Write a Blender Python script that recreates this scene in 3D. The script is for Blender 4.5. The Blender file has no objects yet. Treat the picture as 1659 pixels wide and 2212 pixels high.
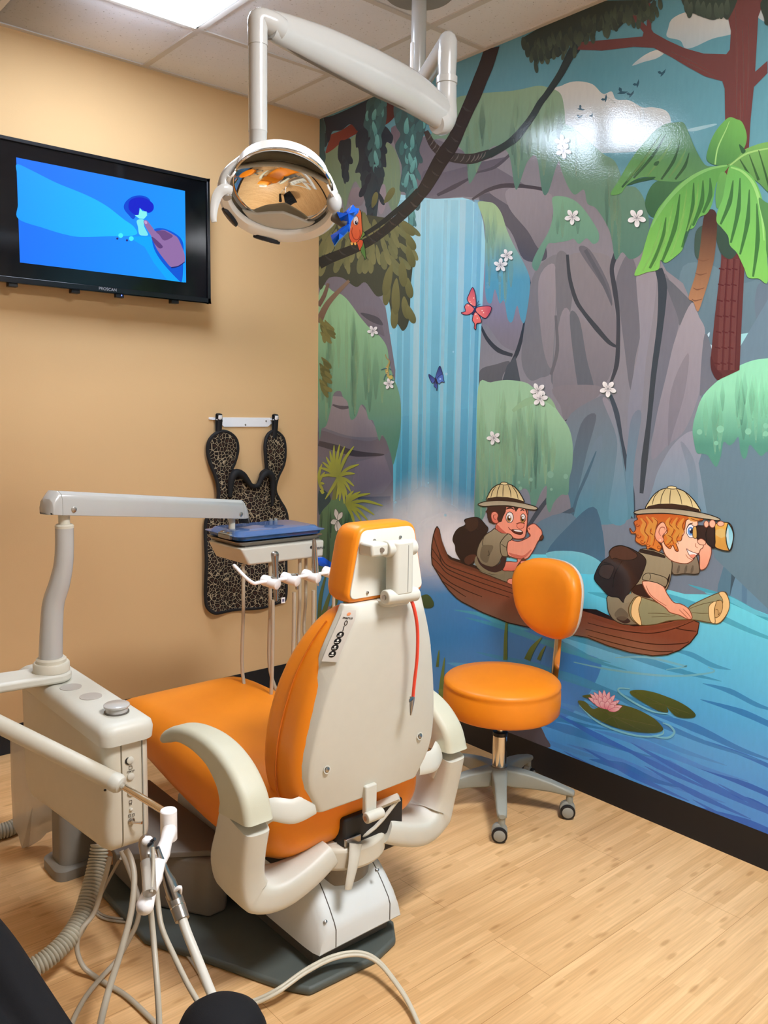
import bpy, math, random
from mathutils import Vector, Matrix, geometry
random.seed(7)
COL = bpy.context.scene.collection
SC = bpy.context.scene
# ------------------------------------------------------------------ camera
CAM = Vector((-2.5428, -3.4475, 1.4124)); YAW, PITCH, ROLL, FPX = 0.8557, -0.1232, 0.0165, 1813.65
H_CEIL = 2.80
_f = Vector((math.cos(YAW) * math.cos(PITCH), math.sin(YAW) * math.cos(PITCH), math.sin(PITCH)))
_r0 = Vector((math.sin(YAW), -math.cos(YAW), 0)); _u0 = _r0.cross(_f)
_r = _r0 * math.cos(ROLL) + _u0 * math.sin(ROLL); _u = _u0 * math.cos(ROLL) - _r0 * math.sin(ROLL)
_g = Vector((math.cos(YAW), math.sin(YAW), 0))

def ray(px, py):
    return _f + _r * ((px - 829.5) / FPX) - _u * ((py - 1106) / FPX)

def at(px, py, x=None, y=None, z=None, d=None):
    """survey helper: the room point seen at a photo pixel on a known plane (or at a known distance into the room)"""
    v = ray(px, py)
    if x is not None: t = (x - CAM.x) / v.x
    elif y is not None: t = (y - CAM.y) / v.y
    elif z is not None: t = (z - CAM.z) / v.z
    else: t = d / v.dot(_g)
    return CAM + v * t

cam_d = bpy.data.cameras.new('camera'); cam = bpy.data.objects.new('camera', cam_d); COL.objects.link(cam)
M = Matrix((_r, _u, -_f)).transposed().to_4x4(); M.translation = CAM
cam.matrix_world = M
cam_d.sensor_fit = 'VERTICAL'; cam_d.sensor_height = 24; cam_d.lens = FPX / 2212 * 24; cam_d.clip_start = 0.02
SC.camera = cam

# ------------------------------------------------------------------ materials
def lin(c):
    if isinstance(c, str):
        c = c.lstrip('#'); c = [int(c[i:i + 2], 16) for i in (0, 2, 4)]
    o = []
    for v in c[:3]:
        v = v / 255.0
        o.append(v / 12.92 if v <= 0.04045 else ((v + 0.055) / 1.055) ** 2.4)
    return (o[0], o[1], o[2], 1.0)

def mat(name, col, rough=0.5, metal=0.0, vary=0.06, scale=30, bump=0.0, bscale=200, trans=0.0, alpha=1.0, coat=0.0, spec=0.5, emit=None, estr=0.0, ior=1.45, sheen=0.0):
    m = bpy.data.materials.new(name); m.use_nodes = True
    nt = m.node_tree; b = nt.nodes['Principled BSDF']
    c = lin(col)
    b.inputs['Roughness'].default_value = rough; b.inputs['Metallic'].default_value = metal
    b.inputs['Specular IOR Level'].default_value = spec; b.inputs['IOR'].default_value = ior
    b.inputs['Transmission Weight'].default_value = trans; b.inputs['Alpha'].default_value = alpha
    b.inputs['Coat Weight'].default_value = coat; b.inputs['Sheen Weight'].default_value = sheen
    tc = nt.nodes.new('ShaderNodeTexCoord')
    if vary:
        n = nt.nodes.new('ShaderNodeTexNoise'); n.inputs['Scale'].default_value = scale; n.inputs['Detail'].default_value = 4
        nt.links.new(tc.outputs['Object'], n.inputs['Vector'])
        r = nt.nodes.new('ShaderNodeMapRange'); r.inputs['To Min'].default_value = 1 - vary; r.inputs['To Max'].default_value = 1 + vary
        nt.links.new(n.outputs['Fac'], r.inputs['Value'])
        mx = nt.nodes.new('ShaderNodeVectorMath'); mx.operation = 'SCALE'; mx.inputs[0].default_value = c[:3]
        nt.links.new(r.outputs['Result'], mx.inputs['Scale']); nt.links.new(mx.outputs['Vector'], b.inputs['Base Color'])
    else:
        b.inputs['Base Color'].default_value = c
    if bump:
        n2 = nt.nodes.new('ShaderNodeTexNoise'); n2.inputs['Scale'].default_value = bscale; n2.inputs['Detail'].default_value = 3
        nt.links.new(tc.outputs['Object'], n2.inputs['Vector'])
        bp = nt.nodes.new('ShaderNodeBump'); bp.inputs['Strength'].default_value = bump; bp.inputs['Distance'].default_value = 0.002
        nt.links.new(n2.outputs['Fac'], bp.inputs['Height']); nt.links.new(bp.outputs['Normal'], b.inputs['Normal'])
    if emit:
        b.inputs['Emission Color'].default_value = lin(emit); b.inputs['Emission Strength'].default_value = estr
    return m

# ------------------------------------------------------------------ mesh builder
def catmull(pts, k=6, closed=False):
    pts = [Vector(p) for p in pts]; n = len(pts); out = []
    if n < 3 and not closed: closed = False
    rng = range(n) if closed else range(n - 1)
    for i in rng:
        if closed: p0, p1, p2, p3 = pts[(i - 1) % n], pts[i], pts[(i + 1) % n], pts[(i + 2) % n]
        else: p0, p1, p2, p3 = pts[max(i - 1, 0)], pts[i], pts[i + 1], pts[min(i + 2, n - 1)]
        if (p2 - p1).length < 1e-9: continue
        for j in range(k):
            t = j / k
            out.append(0.5 * ((2 * p1) + (p2 - p0) * t + (2 * p0 - 5 * p1 + 4 * p2 - p3) * t * t + (3 * p1 - p0 - 3 * p2 + p3) * t ** 3))
    if not closed: out.append(pts[-1])
    return out

def interp(vals, t):
    f = t * (len(vals) - 1); i = min(int(f), len(vals) - 2)
    return vals[i] + (vals[i + 1] - vals[i]) * (f - i) if len(vals) > 1 else vals[0]

def rr(hw, hd, r, n=4):
    r = min(r, hw * 0.999, hd * 0.999); o = []
    for cx, cy, a0 in ((hw - r, hd - r, 0), (-hw + r, hd - r, 90), (-hw + r, -hd + r, 180), (hw - r, -hd + r, 270)):
        for i in range(n + 1):
            a = math.radians(a0 + 90 * i / n); o.append((cx + r * math.cos(a), cy + r * math.sin(a)))
    return o

class MB:
    def __init__(s): s.v = []; s.f = []
    def ring(s, pts):
        b = len(s.v); s.v += [Vector(p) for p in pts]; return list(range(b, b + len(pts)))
    def bridge(s, a, b, closed=True):
        n = len(a)
        for i in range(n if closed else n - 1):
            j = (i + 1) % n; s.f.append((a[i], a[j], b[j], b[i]))
    def loft(s, rings, cap=True):
        R = [s.ring(r) for r in rings]
        for a, b in zip(R, R[1:]): s.bridge(a, b)
        if cap: s.f.append(tuple(reversed(R[0]))); s.f.append(tuple(R[-1]))
        return s
    def box(s, c, size, rot=None):
        c = Vector(c); h = Vector(size) / 2; P = []
        for sx, sy, sz in ((-1, -1, -1), (1, -1, -1), (1, 1, -1), (-1, 1, -1), (-1, -1, 1), (1, -1, 1), (1, 1, 1), (-1, 1, 1)):
            q = Vector((sx * h.x, sy * h.y, sz * h.z)); P.append(c + (rot @ q if rot else q))
        i = s.ring(P)
        for f in ((0, 3, 2, 1), (4, 5, 6, 7), (0, 1, 5, 4), (1, 2, 6, 5), (2, 3, 7, 6), (3, 0, 4, 7)): s.f.append(tuple(i[k] for k in f))
        return s
    def prism(s, outline, axis, a, b):
        def P(q, t):
            return {'x': (t, q[0], q[1]), 'y': (q[0], t, q[1]), 'z': (q[0], q[1], t)}[axis]
        return s.loft([[P(q, a) for q in outline], [P(q, b) for q in outline]])
    def tube(s, path, r, n=12, ell=None, up=(0, 0, 1), k=0, cap=True):
        """round (or elliptical: ell = list of (side, up) half sizes) tube along a path"""
        path = [Vector(p) for p in path]
        if k: path = catmull(path, k)
        m = len(path); rs = r if isinstance(r, (list, tuple)) else [r]
        up = Vector(up); R = []; t0 = None; side = None
        for i, p in enumerate(path):
            t = (path[min(i + 1, m - 1)] - path[max(i - 1, 0)]).normalized()
            if side is None:
                side = t.cross(up)
                if side.length < 1e-3: side = t.cross(Vector((0, 1, 0)))
                side.normalize()
            else:
                side = (t0.rotation_difference(t) @ side); side = (side - t * side.dot(t)).normalized()
            t0 = t; u = side.cross(t)
            if ell: ax, ay = interp([Vector(e) for e in ell], i / (m - 1))[:2] if len(ell) > 1 else ell[0]
            else: ax = ay = interp(list(rs), i / (m - 1))
            R.append([p + side * (ax * math.cos(2 * math.pi * j / n)) + u * (ay * math.sin(2 * math.pi * j / n)) for j in range(n)])
        return s.loft(R, cap)
    def lathe(s, prof, c=(0, 0, 0), axis=(0, 0, 1), n=24, cap=True):
        c = Vector(c); ax = Vector(axis).normalized(); a = ax.orthogonal().normalized(); b = ax.cross(a)
        return s.loft([[c + ax * h + (a * math.cos(2 * math.pi * j / n) + b * math.sin(2 * math.pi * j / n)) * max(r, 1e-5) for j in range(n)] for r, h in prof], cap)
    def cyl(s, p, q, r, n=16):
        return s.tube([p, q], r, n)
    def ball(s, c, r, n=16, m=8, sc=(1, 1, 1), axis=(0, 0, 1)):
        b = len(s.v)
        s.lathe([(r * math.sin(math.pi * i / m), -r * math.cos(math.pi * i / m)) for i in range(m + 1)], (0, 0, 0), axis, n)
        for i in range(b, len(s.v)): s.v[i] = Vector(c) + Vector((s.v[i].x * sc[0], s.v[i].y * sc[1], s.v[i].z * sc[2]))
        return s
    def rod(s, p, q, w, h, up=(0, 0, 1)):
        return s.tube([p, q], 1, 4, ell=[(w, h)], up=up)
    def build(s, name, m, parent=None, loc=None, bevel=0, seg=3, angle=40, sub=0):
        o0 = root_loc(parent) if parent else Vector(loc or (0, 0, 0))
        me = bpy.data.meshes.new(name)
        me.from_pydata([tuple(v - o0) for v in s.v], [], s.f)
        import bmesh
        bm = bmesh.new(); bm.from_mesh(me); bmesh.ops.remove_doubles(bm, verts=bm.verts, dist=1e-6)
        bmesh.ops.recalc_face_normals(bm, faces=bm.faces); bm.to_mesh(me); bm.free()
        me.materials.append(m)
        me.polygons.foreach_set('use_smooth', [True] * len(me.polygons)); me.set_sharp_from_angle(angle=math.radians(angle))
        o = bpy.data.objects.new(name, me); COL.objects.link(o)
        if parent: o.parent = parent
        else: o.location = o0
        if bevel:
            b = o.modifiers.new('bevel', 'BEVEL'); b.width = bevel; b.segments = seg; b.limit_method = 'ANGLE'; b.angle_limit = math.radians(35); b.harden_normals = False
            me.polygons.foreach_set('use_smooth', [True] * len(me.polygons)); me.set_sharp_from_angle(angle=math.radians(75))
        if sub:
            b = o.modifiers.new('subd', 'SUBSURF'); b.levels = sub; b.render_levels = sub
        return o

def root_loc(o):
    while o.parent: o = o.parent
    return o.location.copy()

def tag(o, label=None, cat=None, group=None, kind=None):
    if label: o['label'] = label
    if cat: o['category'] = cat
    if group: o['group'] = group
    if kind: o['kind'] = kind
    return o

def thing(name, label, cat, loc, group=None):
    o = bpy.data.objects.new(name, None); COL.objects.link(o); o.location = loc; o.empty_display_size = 0.05
    return tag(o, label, cat, group)

def struct(o): o['kind'] = 'structure'; return o

def text_mesh(name, body, m, origin, xdir, ydir, size, parent, extrude=0.0003, shear=0.0, bold=0.0):
    cu = bpy.data.curves.new(name, 'FONT'); cu.body = body; cu.size = size; cu.extrude = extrude; cu.align_x = 'CENTER'; cu.align_y = 'CENTER'; cu.shear = shear; cu.offset = bold; cu.resolution_u = 3
    t = bpy.data.objects.new('tmp_text', cu); COL.objects.link(t)
    me = bpy.data.meshes.new_from_object(t.evaluated_get(bpy.context.evaluated_depsgraph_get())); bpy.data.objects.remove(t)
    xd = Vector(xdir).normalized(); yd = Vector(ydir); yd = (yd - xd * yd.dot(xd)).normalized(); zd = xd.cross(yd)
    MM = Matrix((xd, yd, zd)).transposed().to_4x4(); MM.translation = Vector(origin) - root_loc(parent)
    me.transform(MM); me.materials.clear(); me.materials.append(m); me.name = name
    o = bpy.data.objects.new(name, me); COL.objects.link(o); o.parent = parent
    return o

# shared materials
BEIGE = mat('beige plastic', (206, 204, 190), 0.42, vary=0.03, bump=0.04, bscale=600)
BEIGE_G = mat('beige grey moulded plastic', (205, 199, 180), 0.45, vary=0.03, bump=0.05, bscale=600)
ARM_PAD = mat('soft olive grey armrest', (198, 196, 172), 0.5, vary=0.04, bump=0.06, bscale=500)
COVERW = mat('cool white painted cover', (214, 218, 214), 0.4, vary=0.02)
WHITE = mat('white plastic', (245, 242, 238), 0.35, vary=0.02)
PAINT_G = mat('light grey enamel', (182, 180, 174), 0.22, vary=0.02, coat=0.3)
ORANGE = mat('orange vinyl', (240, 139, 24), 0.42, vary=0.05, scale=12, bump=0.10, bscale=420)
CHROME = mat('chrome', (225, 220, 212), 0.08, 1.0, vary=0.02)
STEEL = mat('brushed steel', (170, 165, 158), 0.28, 1.0, vary=0.06)
DARKM = mat('dark hole', (30, 28, 26), 0.6, vary=0.05)
BLACKP = mat('black plastic', (22, 22, 24), 0.4, vary=0.05)
GREYP = mat('grey moulded nylon', (150, 150, 140), 0.45, vary=0.04, bump=0.04)
GREYD = mat('dark grey paint', (92, 88, 80), 0.5, vary=0.05)
HOSE = mat('warm grey tubing', (176, 166, 146), 0.4, vary=0.05)
# ================================================================== the room
XL, YN = -4.3, -4.9
def slab(name, lo, hi, m):
    lo, hi = Vector(lo), Vector(hi)
    return struct(MB().box((lo + hi) / 2, hi - lo).build(name, m, loc=(lo + hi) / 2))

def floor_mat():
    m = bpy.data.materials.new('bamboo strip floor'); m.use_nodes = True; nt = m.node_tree; b = nt.nodes['Principled BSDF']; L = nt.links
    tc = nt.nodes.new('ShaderNodeTexCoord')
    def brick(w, h, off, mortar, c1, c2, cm):
        n = nt.nodes.new('ShaderNodeTexBrick'); n.offset = off; n.inputs['Scale'].default_value = 1
        n.inputs['Brick Width'].default_value = w; n.inputs['Row Height'].default_value = h; n.inputs['Mortar Size'].default_value = mortar
        n.inputs['Mortar Smooth'].default_value = 0.2; n.inputs['Bias'].default_value = 0
        n.inputs['Color1'].default_value = lin(c1); n.inputs['Color2'].default_value = lin(c2); n.inputs['Mortar'].default_value = lin(cm)
        L.new(tc.outputs['Object'], n.inputs['Vector']); return n
    strips = brick(0.31, 0.021, 0.37, 0.0, (236, 194, 140), (218, 174, 120), (208, 165, 110))
    planks = brick(1.22, 0.19, 0.5, 0.0009, (255, 255, 255), (247, 243, 238), (196, 176, 150))
    mx = nt.nodes.new('ShaderNodeMix'); mx.data_type = 'RGBA'; mx.blend_type = 'MULTIPLY'; mx.inputs[0].default_value = 0.8
    L.new(strips.outputs['Color'], mx.inputs[6]); L.new(planks.outputs['Color'], mx.inputs[7])
    mp = nt.nodes.new('ShaderNodeMapping'); mp.inputs['Scale'].default_value = (2.2, 60, 1); L.new(tc.outputs['Object'], mp.inputs['Vector'])
    g = nt.nodes.new('ShaderNodeTexNoise'); g.inputs['Scale'].default_value = 3; g.inputs['Detail'].default_value = 6; L.new(mp.outputs['Vector'], g.inputs['Vector'])
    rp = nt.nodes.new('ShaderNodeValToRGB'); rp.color_ramp.elements[0].position = 0.3; rp.color_ramp.elements[0].color = (0.80, 0.76, 0.70, 1)
    rp.color_ramp.elements[1].position = 0.7; rp.color_ramp.elements[1].color = (1.04, 1.03, 1.0, 1); L.new(g.outputs['Fac'], rp.inputs['Fac'])
    m2 = nt.nodes.new('ShaderNodeMix'); m2.data_type = 'RGBA'; m2.blend_type = 'MULTIPLY'; m2.inputs[0].default_value = 0.75
    L.new(mx.outputs[2], m2.inputs[6]); L.new(rp.outputs['Color'], m2.inputs[7])
    mp2 = nt.nodes.new('ShaderNodeMapping'); mp2.inputs['Scale'].default_value = (7.5, 26, 1); L.new(tc.outputs['Object'], mp2.inputs['Vector'])
    vo = nt.nodes.new('ShaderNodeTexVoronoi'); vo.inputs['Scale'].default_value = 1.0; vo.inputs['Randomness'].default_value = 1.0; L.new(mp2.outputs['Vector'], vo.inputs['Vector'])
    vr = nt.nodes.new('ShaderNodeValToRGB'); vr.color_ramp.elements[0].position = 0.10; vr.color_ramp.elements[0].color = (0.72, 0.65, 0.56, 1)
    vr.color_ramp.elements[1].position = 0.22; vr.color_ramp.elements[1].color = (1, 1, 1, 1); L.new(vo.outputs['Distance'], vr.inputs['Fac'])
    m3 = nt.nodes.new('ShaderNodeMix'); m3.data_type = 'RGBA'; m3.blend_type = 'MULTIPLY'; m3.inputs[0].default_value = 0.8
    L.new(m2.outputs[2], m3.inputs[6]); L.new(vr.outputs['Color'], m3.inputs[7])
    L.new(m3.outputs[2], b.inputs['Base Color']); b.inputs['Roughness'].default_value = 0.42; b.inputs['Specular IOR Level'].default_value = 0.35
    return m

def ceil_mat():
    m = mat('pitted ceiling tile', (240, 240, 243), 0.85, vary=0.04, scale=8); nt = m.node_tree; b = nt.nodes['Principled BSDF']; L = nt.links
    tc = nt.nodes.new('ShaderNodeTexCoord'); v = nt.nodes.new('ShaderNodeTexNoise'); v.inputs['Scale'].default_value = 95; v.inputs['Detail'].default_value = 2; L.new(tc.outputs['Object'], v.inputs['Vector'])
    rp = nt.nodes.new('ShaderNodeValToRGB'); rp.color_ramp.elements[0].position = 0.27; rp.color_ramp.elements[0].color = (0.62, 0.60, 0.57, 1); rp.color_ramp.elements[1].position = 0.36; rp.color_ramp.elements[1].color = (1, 1, 1, 1)
    L.new(v.outputs['Fac'], rp.inputs['Fac'])
    old = b.inputs['Base Color'].links[0].from_socket
    mx = nt.nodes.new('ShaderNodeMix'); mx.data_type = 'RGBA'; mx.blend_type = 'MULTIPLY'; mx.inputs[0].default_value = 1
    L.new(old, mx.inputs[6]); L.new(rp.outputs['Color'], mx.inputs[7]); L.new(mx.outputs[2], b.inputs['Base Color'])
    bp = nt.nodes.new('ShaderNodeBump'); bp.inputs['Strength'].default_value = 0.5; bp.inputs['Distance'].default_value = 0.004; L.new(rp.outputs['Color'], bp.inputs['Height']); L.new(bp.outputs['Normal'], b.inputs['Normal'])
    return m

TAN = mat('tan wall paint', (220, 182, 132), 0.75, vary=0.02, scale=3, bump=0.12, bscale=260, spec=0.12)
slab('floor', (XL, YN, -0.1), (0, 0, 0), floor_mat())
slab('wall_left', (XL - 0.1, 0, -0.1), (0.1, 0.1, H_CEIL + 0.1), TAN)
slab('wall_right', (0, YN, -0.1), (0.1, 0, H_CEIL + 0.1), mat('wall behind the mural', (150, 165, 165), 0.7))
slab('wall_back', (XL - 0.1, YN - 0.1, -0.1), (0.1, YN, H_CEIL + 0.1), mat('plain rear wall paint', (228, 222, 212), 0.7))
slab('wall_side', (XL - 0.1, YN, -0.1), (XL, 0, H_CEIL + 0.1), mat('plain side wall paint', (205, 196, 184), 0.7))

# ceiling: one slab with a square opening for each light fitting
GX, GY = [-0.299 - 0.61 * i for i in range(7)], [-0.4695 - 0.61 * i for i in range(8)]
FIX = [(GX[2], GX[1], GY[1], GY[0]), (GX[2], GX[1], GY[5], GY[4])]
xs = sorted({XL, 0.0} | {v for f in FIX for v in f[:2]}); ys = sorted({YN, 0.0} | {v for f in FIX for v in f[2:]})
cm = MB()
for x0, x1 in zip(xs, xs[1:]):
    for y0, y1 in zip(ys, ys[1:]):
        if not any(abs(f[0] - x0) < 1e-6 and abs(f[2] - y0) < 1e-6 for f in FIX):
            cm.box(((x0 + x1) / 2, (y0 + y1) / 2, H_CEIL + 0.05), (x1 - x0, y1 - y0, 0.1))
struct(cm.build('ceiling', ceil_mat(), loc=(0, 0, H_CEIL)))
TBAR = mat('ceiling grid metal', (214, 208, 200), 0.5, vary=0.02)
g = MB()
def inhole(x, y): return any(f[0] < x < f[1] and f[2] < y < f[3] for f in FIX)
for x in GX:
    g.box((x, YN / 2, H_CEIL - 0.002), (0.024, -YN, 0.006))
for y in GY:
    g.box((XL / 2, y, H_CEIL - 0.0021), (-XL, 0.024, 0.006))
struct(g.build('trim_1', TBAR, loc=(0, 0, H_CEIL)))
g = MB(); g.box((XL / 2, -0.011, H_CEIL - 0.002), (-XL, 0.022, 0.005)); g.box((-0.011, YN / 2, H_CEIL - 0.0022), (0.022, -YN, 0.005))
struct(g.build('trim_2', TBAR, loc=(0, 0, H_CEIL)))

# baseboards: cove profile with a small toe
BB = mat('black vinyl cove base', (24, 22, 22), 0.45, vary=0.04)
prof = [(0, 0), (0.013, 0), (0.013, 0.006), (0.007, 0.018), (0.005, 0.104), (0.003, 0.1135), (0, 0.1137)]
struct(MB().prism([(-q[0], q[1]) for q in prof], 'x', XL, -0.0005).build('baseboard_left', BB, loc=(0, 0, 0)))
struct(MB().prism([(-q[0], q[1]) for q in prof], 'y', YN, -0.0005).build('baseboard_right', BB, loc=(0, 0, 0)))

# ceiling lights
LIGHT_LAB = ['bright square ceiling light by the tan wall above the screen', 'square ceiling light behind the viewer']
LE = [(216, 232, 255, 25.0), (246, 248, 255, 82.0)]
for i, f in enumerate(FIX):
    cx, cy = (f[0] + f[1]) / 2, (f[2] + f[3]) / 2
    t = thing('ceiling_light', LIGHT_LAB[i], 'ceiling light', (cx, cy, H_CEIL), 'recessed ceiling lights')
    s = 0.305; fm = MB()
    for a, b_ in ((-1, 0), (1, 0), (0, -1), (0, 1)):
        fm.box((cx + a * (s - 0.022), cy + b_ * (s - 0.022), H_CEIL + 0.012), (0.02 if a else 2 * s - 0.024, 0.02 if b_ else 2 * s - 0.024, 0.034))
    fm.build('frame', PAINT_G, t, bevel=0.003)
    fm = MB().box((cx, cy, H_CEIL + 0.06), (2 * s - 0.02, 2 * s - 0.02, 0.05)); fm.build('housing', PAINT_G, t)
    em = mat('lit diffuser %d' % i, (255, 255, 255), 0.5, vary=0, emit=LE[i][:3], estr=LE[i][3])
    MB().box((cx, cy, H_CEIL - 0.005), (2 * s - 0.066, 2 * s - 0.066, 0.024)).build('diffuser', em, t)  # lens shape made to hang below the ceiling so its sides brighten the tiles

w = bpy.data.worlds.new('world'); SC.world = w; w.use_nodes = True
w.node_tree.nodes['Background'].inputs[0].default_value = (1.0, 0.92, 0.82, 1); w.node_tree.nodes['Background'].inputs[1].default_value = 0.05
SC.view_settings.view_transform = 'Standard'; SC.view_settings.look = 'None'; SC.view_settings.gamma = 1.0; SC.view_settings.use_curve_mapping = False
SC.view_settings.exposure = 0.20
SC.cycles.transparent_max_bounces = 48
# ================================================================== television
T0, T1, TB, TT, TY = -1.575, -0.655, 1.856, 2.381, -0.085
tv = thing('television', 'black wall-mounted television showing a blue picture', 'television', ((T0 + T1) / 2, -0.05, TB))
BEZ = mat('glossy black bezel', (17, 18, 22), 0.18, vary=0.03)
GLASS = mat('black screen border', (9, 10, 14), 0.08, vary=0.0)
fr = MB()
for lo, hi in (((T0, TT - 0.014), (T1, TT)), ((T0, TB), (T1, TB + 0.022)), ((T0, TB), (T0 + 0.014, TT)), ((T1 - 0.014, TB), (T1, TT))):
    fr.box(((lo[0] + hi[0]) / 2, TY + 0.006, (lo[1] + hi[1]) / 2), (hi[0] - lo[0], 0.024, hi[1] - lo[1]))
fr.build('bezel', BEZ, tv, bevel=0.002)
MB().box(((T0 + T1) / 2, TY + 0.022, (TB + TT) / 2), (T1 - T0 - 0.006, 0.034, TT - TB - 0.006)).build('rear_case', BLACKP, tv, bevel=0.004)
MB().box(((T0 + T1) / 2, TY + 0.0032, (TB + TT) / 2 + 0.004), (T1 - T0 - 0.027, 0.003, TT - TB - 0.035)).build('screen_glass', GLASS, tv)
MB().box(((T0 + T1) / 2, -0.022, 2.12), (0.4, 0.042, 0.3)).build('wall_bracket', BLACKP, tv, bevel=0.004)
for k, px in enumerate((30, 165, 380)):
    p = at(px, 632 if k == 1 else 622 + k * 14, y=TY)
    MB().box((p.x, TY + 0.02, TB - 0.006), (0.034, 0.03, 0.016)).build('foot_slot', BLACKP, tv, bevel=0.002)
p = at(259, 641, y=TY)
MB().box((p.x, TY + 0.008, TB - 0.006), (0.036, 0.02, 0.018)).build('sensor_bump', BLACKP, tv, bevel=0.003)
MB().ball((p.x + 0.006, TY - 0.003, TB - 0.005), 0.0022).build('power_light', mat('blue power led', (60, 80, 255), 0.3, vary=0, emit=(70, 90, 255), estr=6.0), tv)
p = at(233, 625, y=TY - 0.007)
text_mesh('brand_lettering', 'PROSCAN', mat('silver print', (150, 150, 155), 0.4, vary=0), (p.x, TY - 0.0065, p.z), (1, 0, 0), (0, 0, 1), 0.0165, tv)

# picture on the screen: flat emissive artwork built from shapes
PY = TY + 0.0012
def emis(name, c, s=1.0):
    return mat(name, (4, 4, 6), 0.5, vary=0, emit=c, estr=s, spec=0.08)
def tvp(px, py, dy): return at(px, py, y=PY - dy)
SX0, SX1, SZ0, SZ1 = -1.458, -0.770, 1.934, 2.313
def gradient_emit(name, c1, c2, ax=(1, 0, 0)):
    m = bpy.data.materials.new(name); m.use_nodes = True; nt = m.node_tree; b = nt.nodes['Principled BSDF']
    tc = nt.nodes.new('ShaderNodeTexCoord'); mp = nt.nodes.new('ShaderNodeVectorMath'); mp.operation = 'DOT_PRODUCT'; mp.inputs[1].default_value = ax
    nt.links.new(tc.outputs['Generated'], mp.inputs[0]); rp = nt.nodes.new('ShaderNodeValToRGB')
    rp.color_ramp.elements[0].color = lin(c1); rp.color_ramp.elements[1].color = lin(c2)
    nt.links.new(mp.outputs['Value'], rp.inputs['Fac']); nt.links.new(rp.outputs['Color'], b.inputs['Emission Color'])
    b.inputs['Base Color'].default_value = (0.01, 0.01, 0.012, 1); b.inputs['Emission Strength'].default_value = 0.95; b.inputs['Roughness'].default_value = 0.5; b.inputs['Specular IOR Level'].default_value = 0.08
    return m
def panel(name, m, pts, dy, smooth=True, parent=None):
    P = catmull(pts, 6, True) if smooth else [Vector(q) for q in pts]
    tri = geometry.tessellate_polygon([[Vector((q[0], q[2], 0)) for q in P]])
    b = MB(); b.v = [Vector(q) for q in P]; b.f = [tuple(t) for t in tri]
    return b.build(name, m, parent or tv)
pic = MB(); pic.v = [Vector((SX0, PY, SZ0)), Vector((SX1, PY, SZ0)), Vector((SX1, PY, SZ1)), Vector((SX0, PY, SZ1))]; pic.f = [(0, 1, 2, 3)]
screen = pic.build('screen', gradient_emit('screen blue', (0, 112, 255), (6, 158, 252), (0.8, 0, -0.1)), tv)
def TZ(l): return [(X / 3.456, 250 + Y / 3.456) for X, Y in l]
beam = [tvp(*q, 0.0002) for q in TZ([(126, 362), (230, 405), (420, 500), (640, 590), (790, 670), (920, 770), (1000, 830), (1010, 890), (800, 900), (600, 905), (480, 885), (330, 840), (137, 770), (134, 660), (130, 520), (126, 430)])]
panel('lighter_swoosh', gradient_emit('swoosh', (0, 152, 255), (6, 190, 255)), beam, 0, parent=screen)
low = [tvp(*q, 0.0002) for q in TZ([(960, 905), (1040, 900), (1200, 905), (1376, 915), (1376, 1245), (1250, 1228), (1150, 1100), (1080, 980)])]
panel('pale_corner', emis('pale corner', (16, 160, 250)), low, 0, False, parent=screen)
def pan2(name, c, l, dy, smooth=True):
    return panel(name, emis(name, c), [tvp(*q, dy) for q in TZ(l)], 0, smooth, screen)
pan2('soft_shadow', (14, 70, 205), [(925, 690), (940, 640), (1000, 600), (1080, 600), (1120, 640), (1040, 690), (1000, 770), (960, 740)], 0.0003)
pan2('blue_hair', (22, 34, 196), [(960, 690), (965, 640), (1010, 612), (1080, 615), (1140, 655), (1145, 700), (1110, 725), (1060, 700), (1040, 690), (1035, 740), (1000, 735), (975, 715)], 0.0005)
pan2('pale_face', (130, 232, 232), [(1045, 690), (1062, 712), (1095, 715), (1098, 745), (1075, 770), (1040, 768), (1005, 742), (1035, 740)], 0.0006, False)
pan2('pale_body', (120, 222, 230), [(1022, 782), (1070, 775), (1075, 820), (1085, 845), (1105, 890), (1070, 895), (1040, 885), (1030, 830)], 0.0006)
for cx, cy, r, c in ((901, 894, 18, (70, 225, 235)), (980, 917, 18, (70, 225, 235)), (876, 917, 8, (40, 22, 110)), (948, 930, 8, (40, 22, 110))):
    pan2('dot', c, [(cx + r * math.cos(a * math.pi / 5), cy + r * math.sin(a * math.pi / 5)) for a in range(10)], 0.0006)
pan2('hand_shadow', (16, 84, 205), [(1150, 850), (1250, 850), (1360, 930), (1368, 1080), (1360, 1225), (1330, 1225), (1200, 1080), (1140, 960)], 0.0004)
hand = pan2('hand', (140, 106, 160), [(1072, 790), (1080, 780), (1100, 785), (1135, 830), (1160, 862), (1185, 858), (1215, 852), (1245, 860), (1290, 885), (1325, 910), (1350, 960), (1376, 1030), (1377, 1090), (1330, 1120), (1280, 1130), (1240, 1090), (1180, 1010), (1150, 950), (1130, 900), (1105, 860), (1082, 820)], 0.0007)
pan2('curled_fingers', (104, 72, 124), [(1165, 864), (1215, 856), (1250, 870), (1290, 900), (1240, 930), (1215, 925), (1190, 890)], 0.0008)
pan2('finger_crease', (92, 62, 116), [(1130, 905), (1160, 920), (1215, 975), (1190, 990), (1150, 950)], 0.0008)
pan2('fingernail', (190, 150, 200), [(1077, 793), (1082, 783), (1097, 790), (1098, 805), (1086, 808)], 0.0009)
pan2('cuff_line', (30, 40, 110), [(1280, 1130), (1330, 1120), (1377, 1090), (1377, 1097), (1332, 1128), (1285, 1138)], 0.0009)

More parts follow.
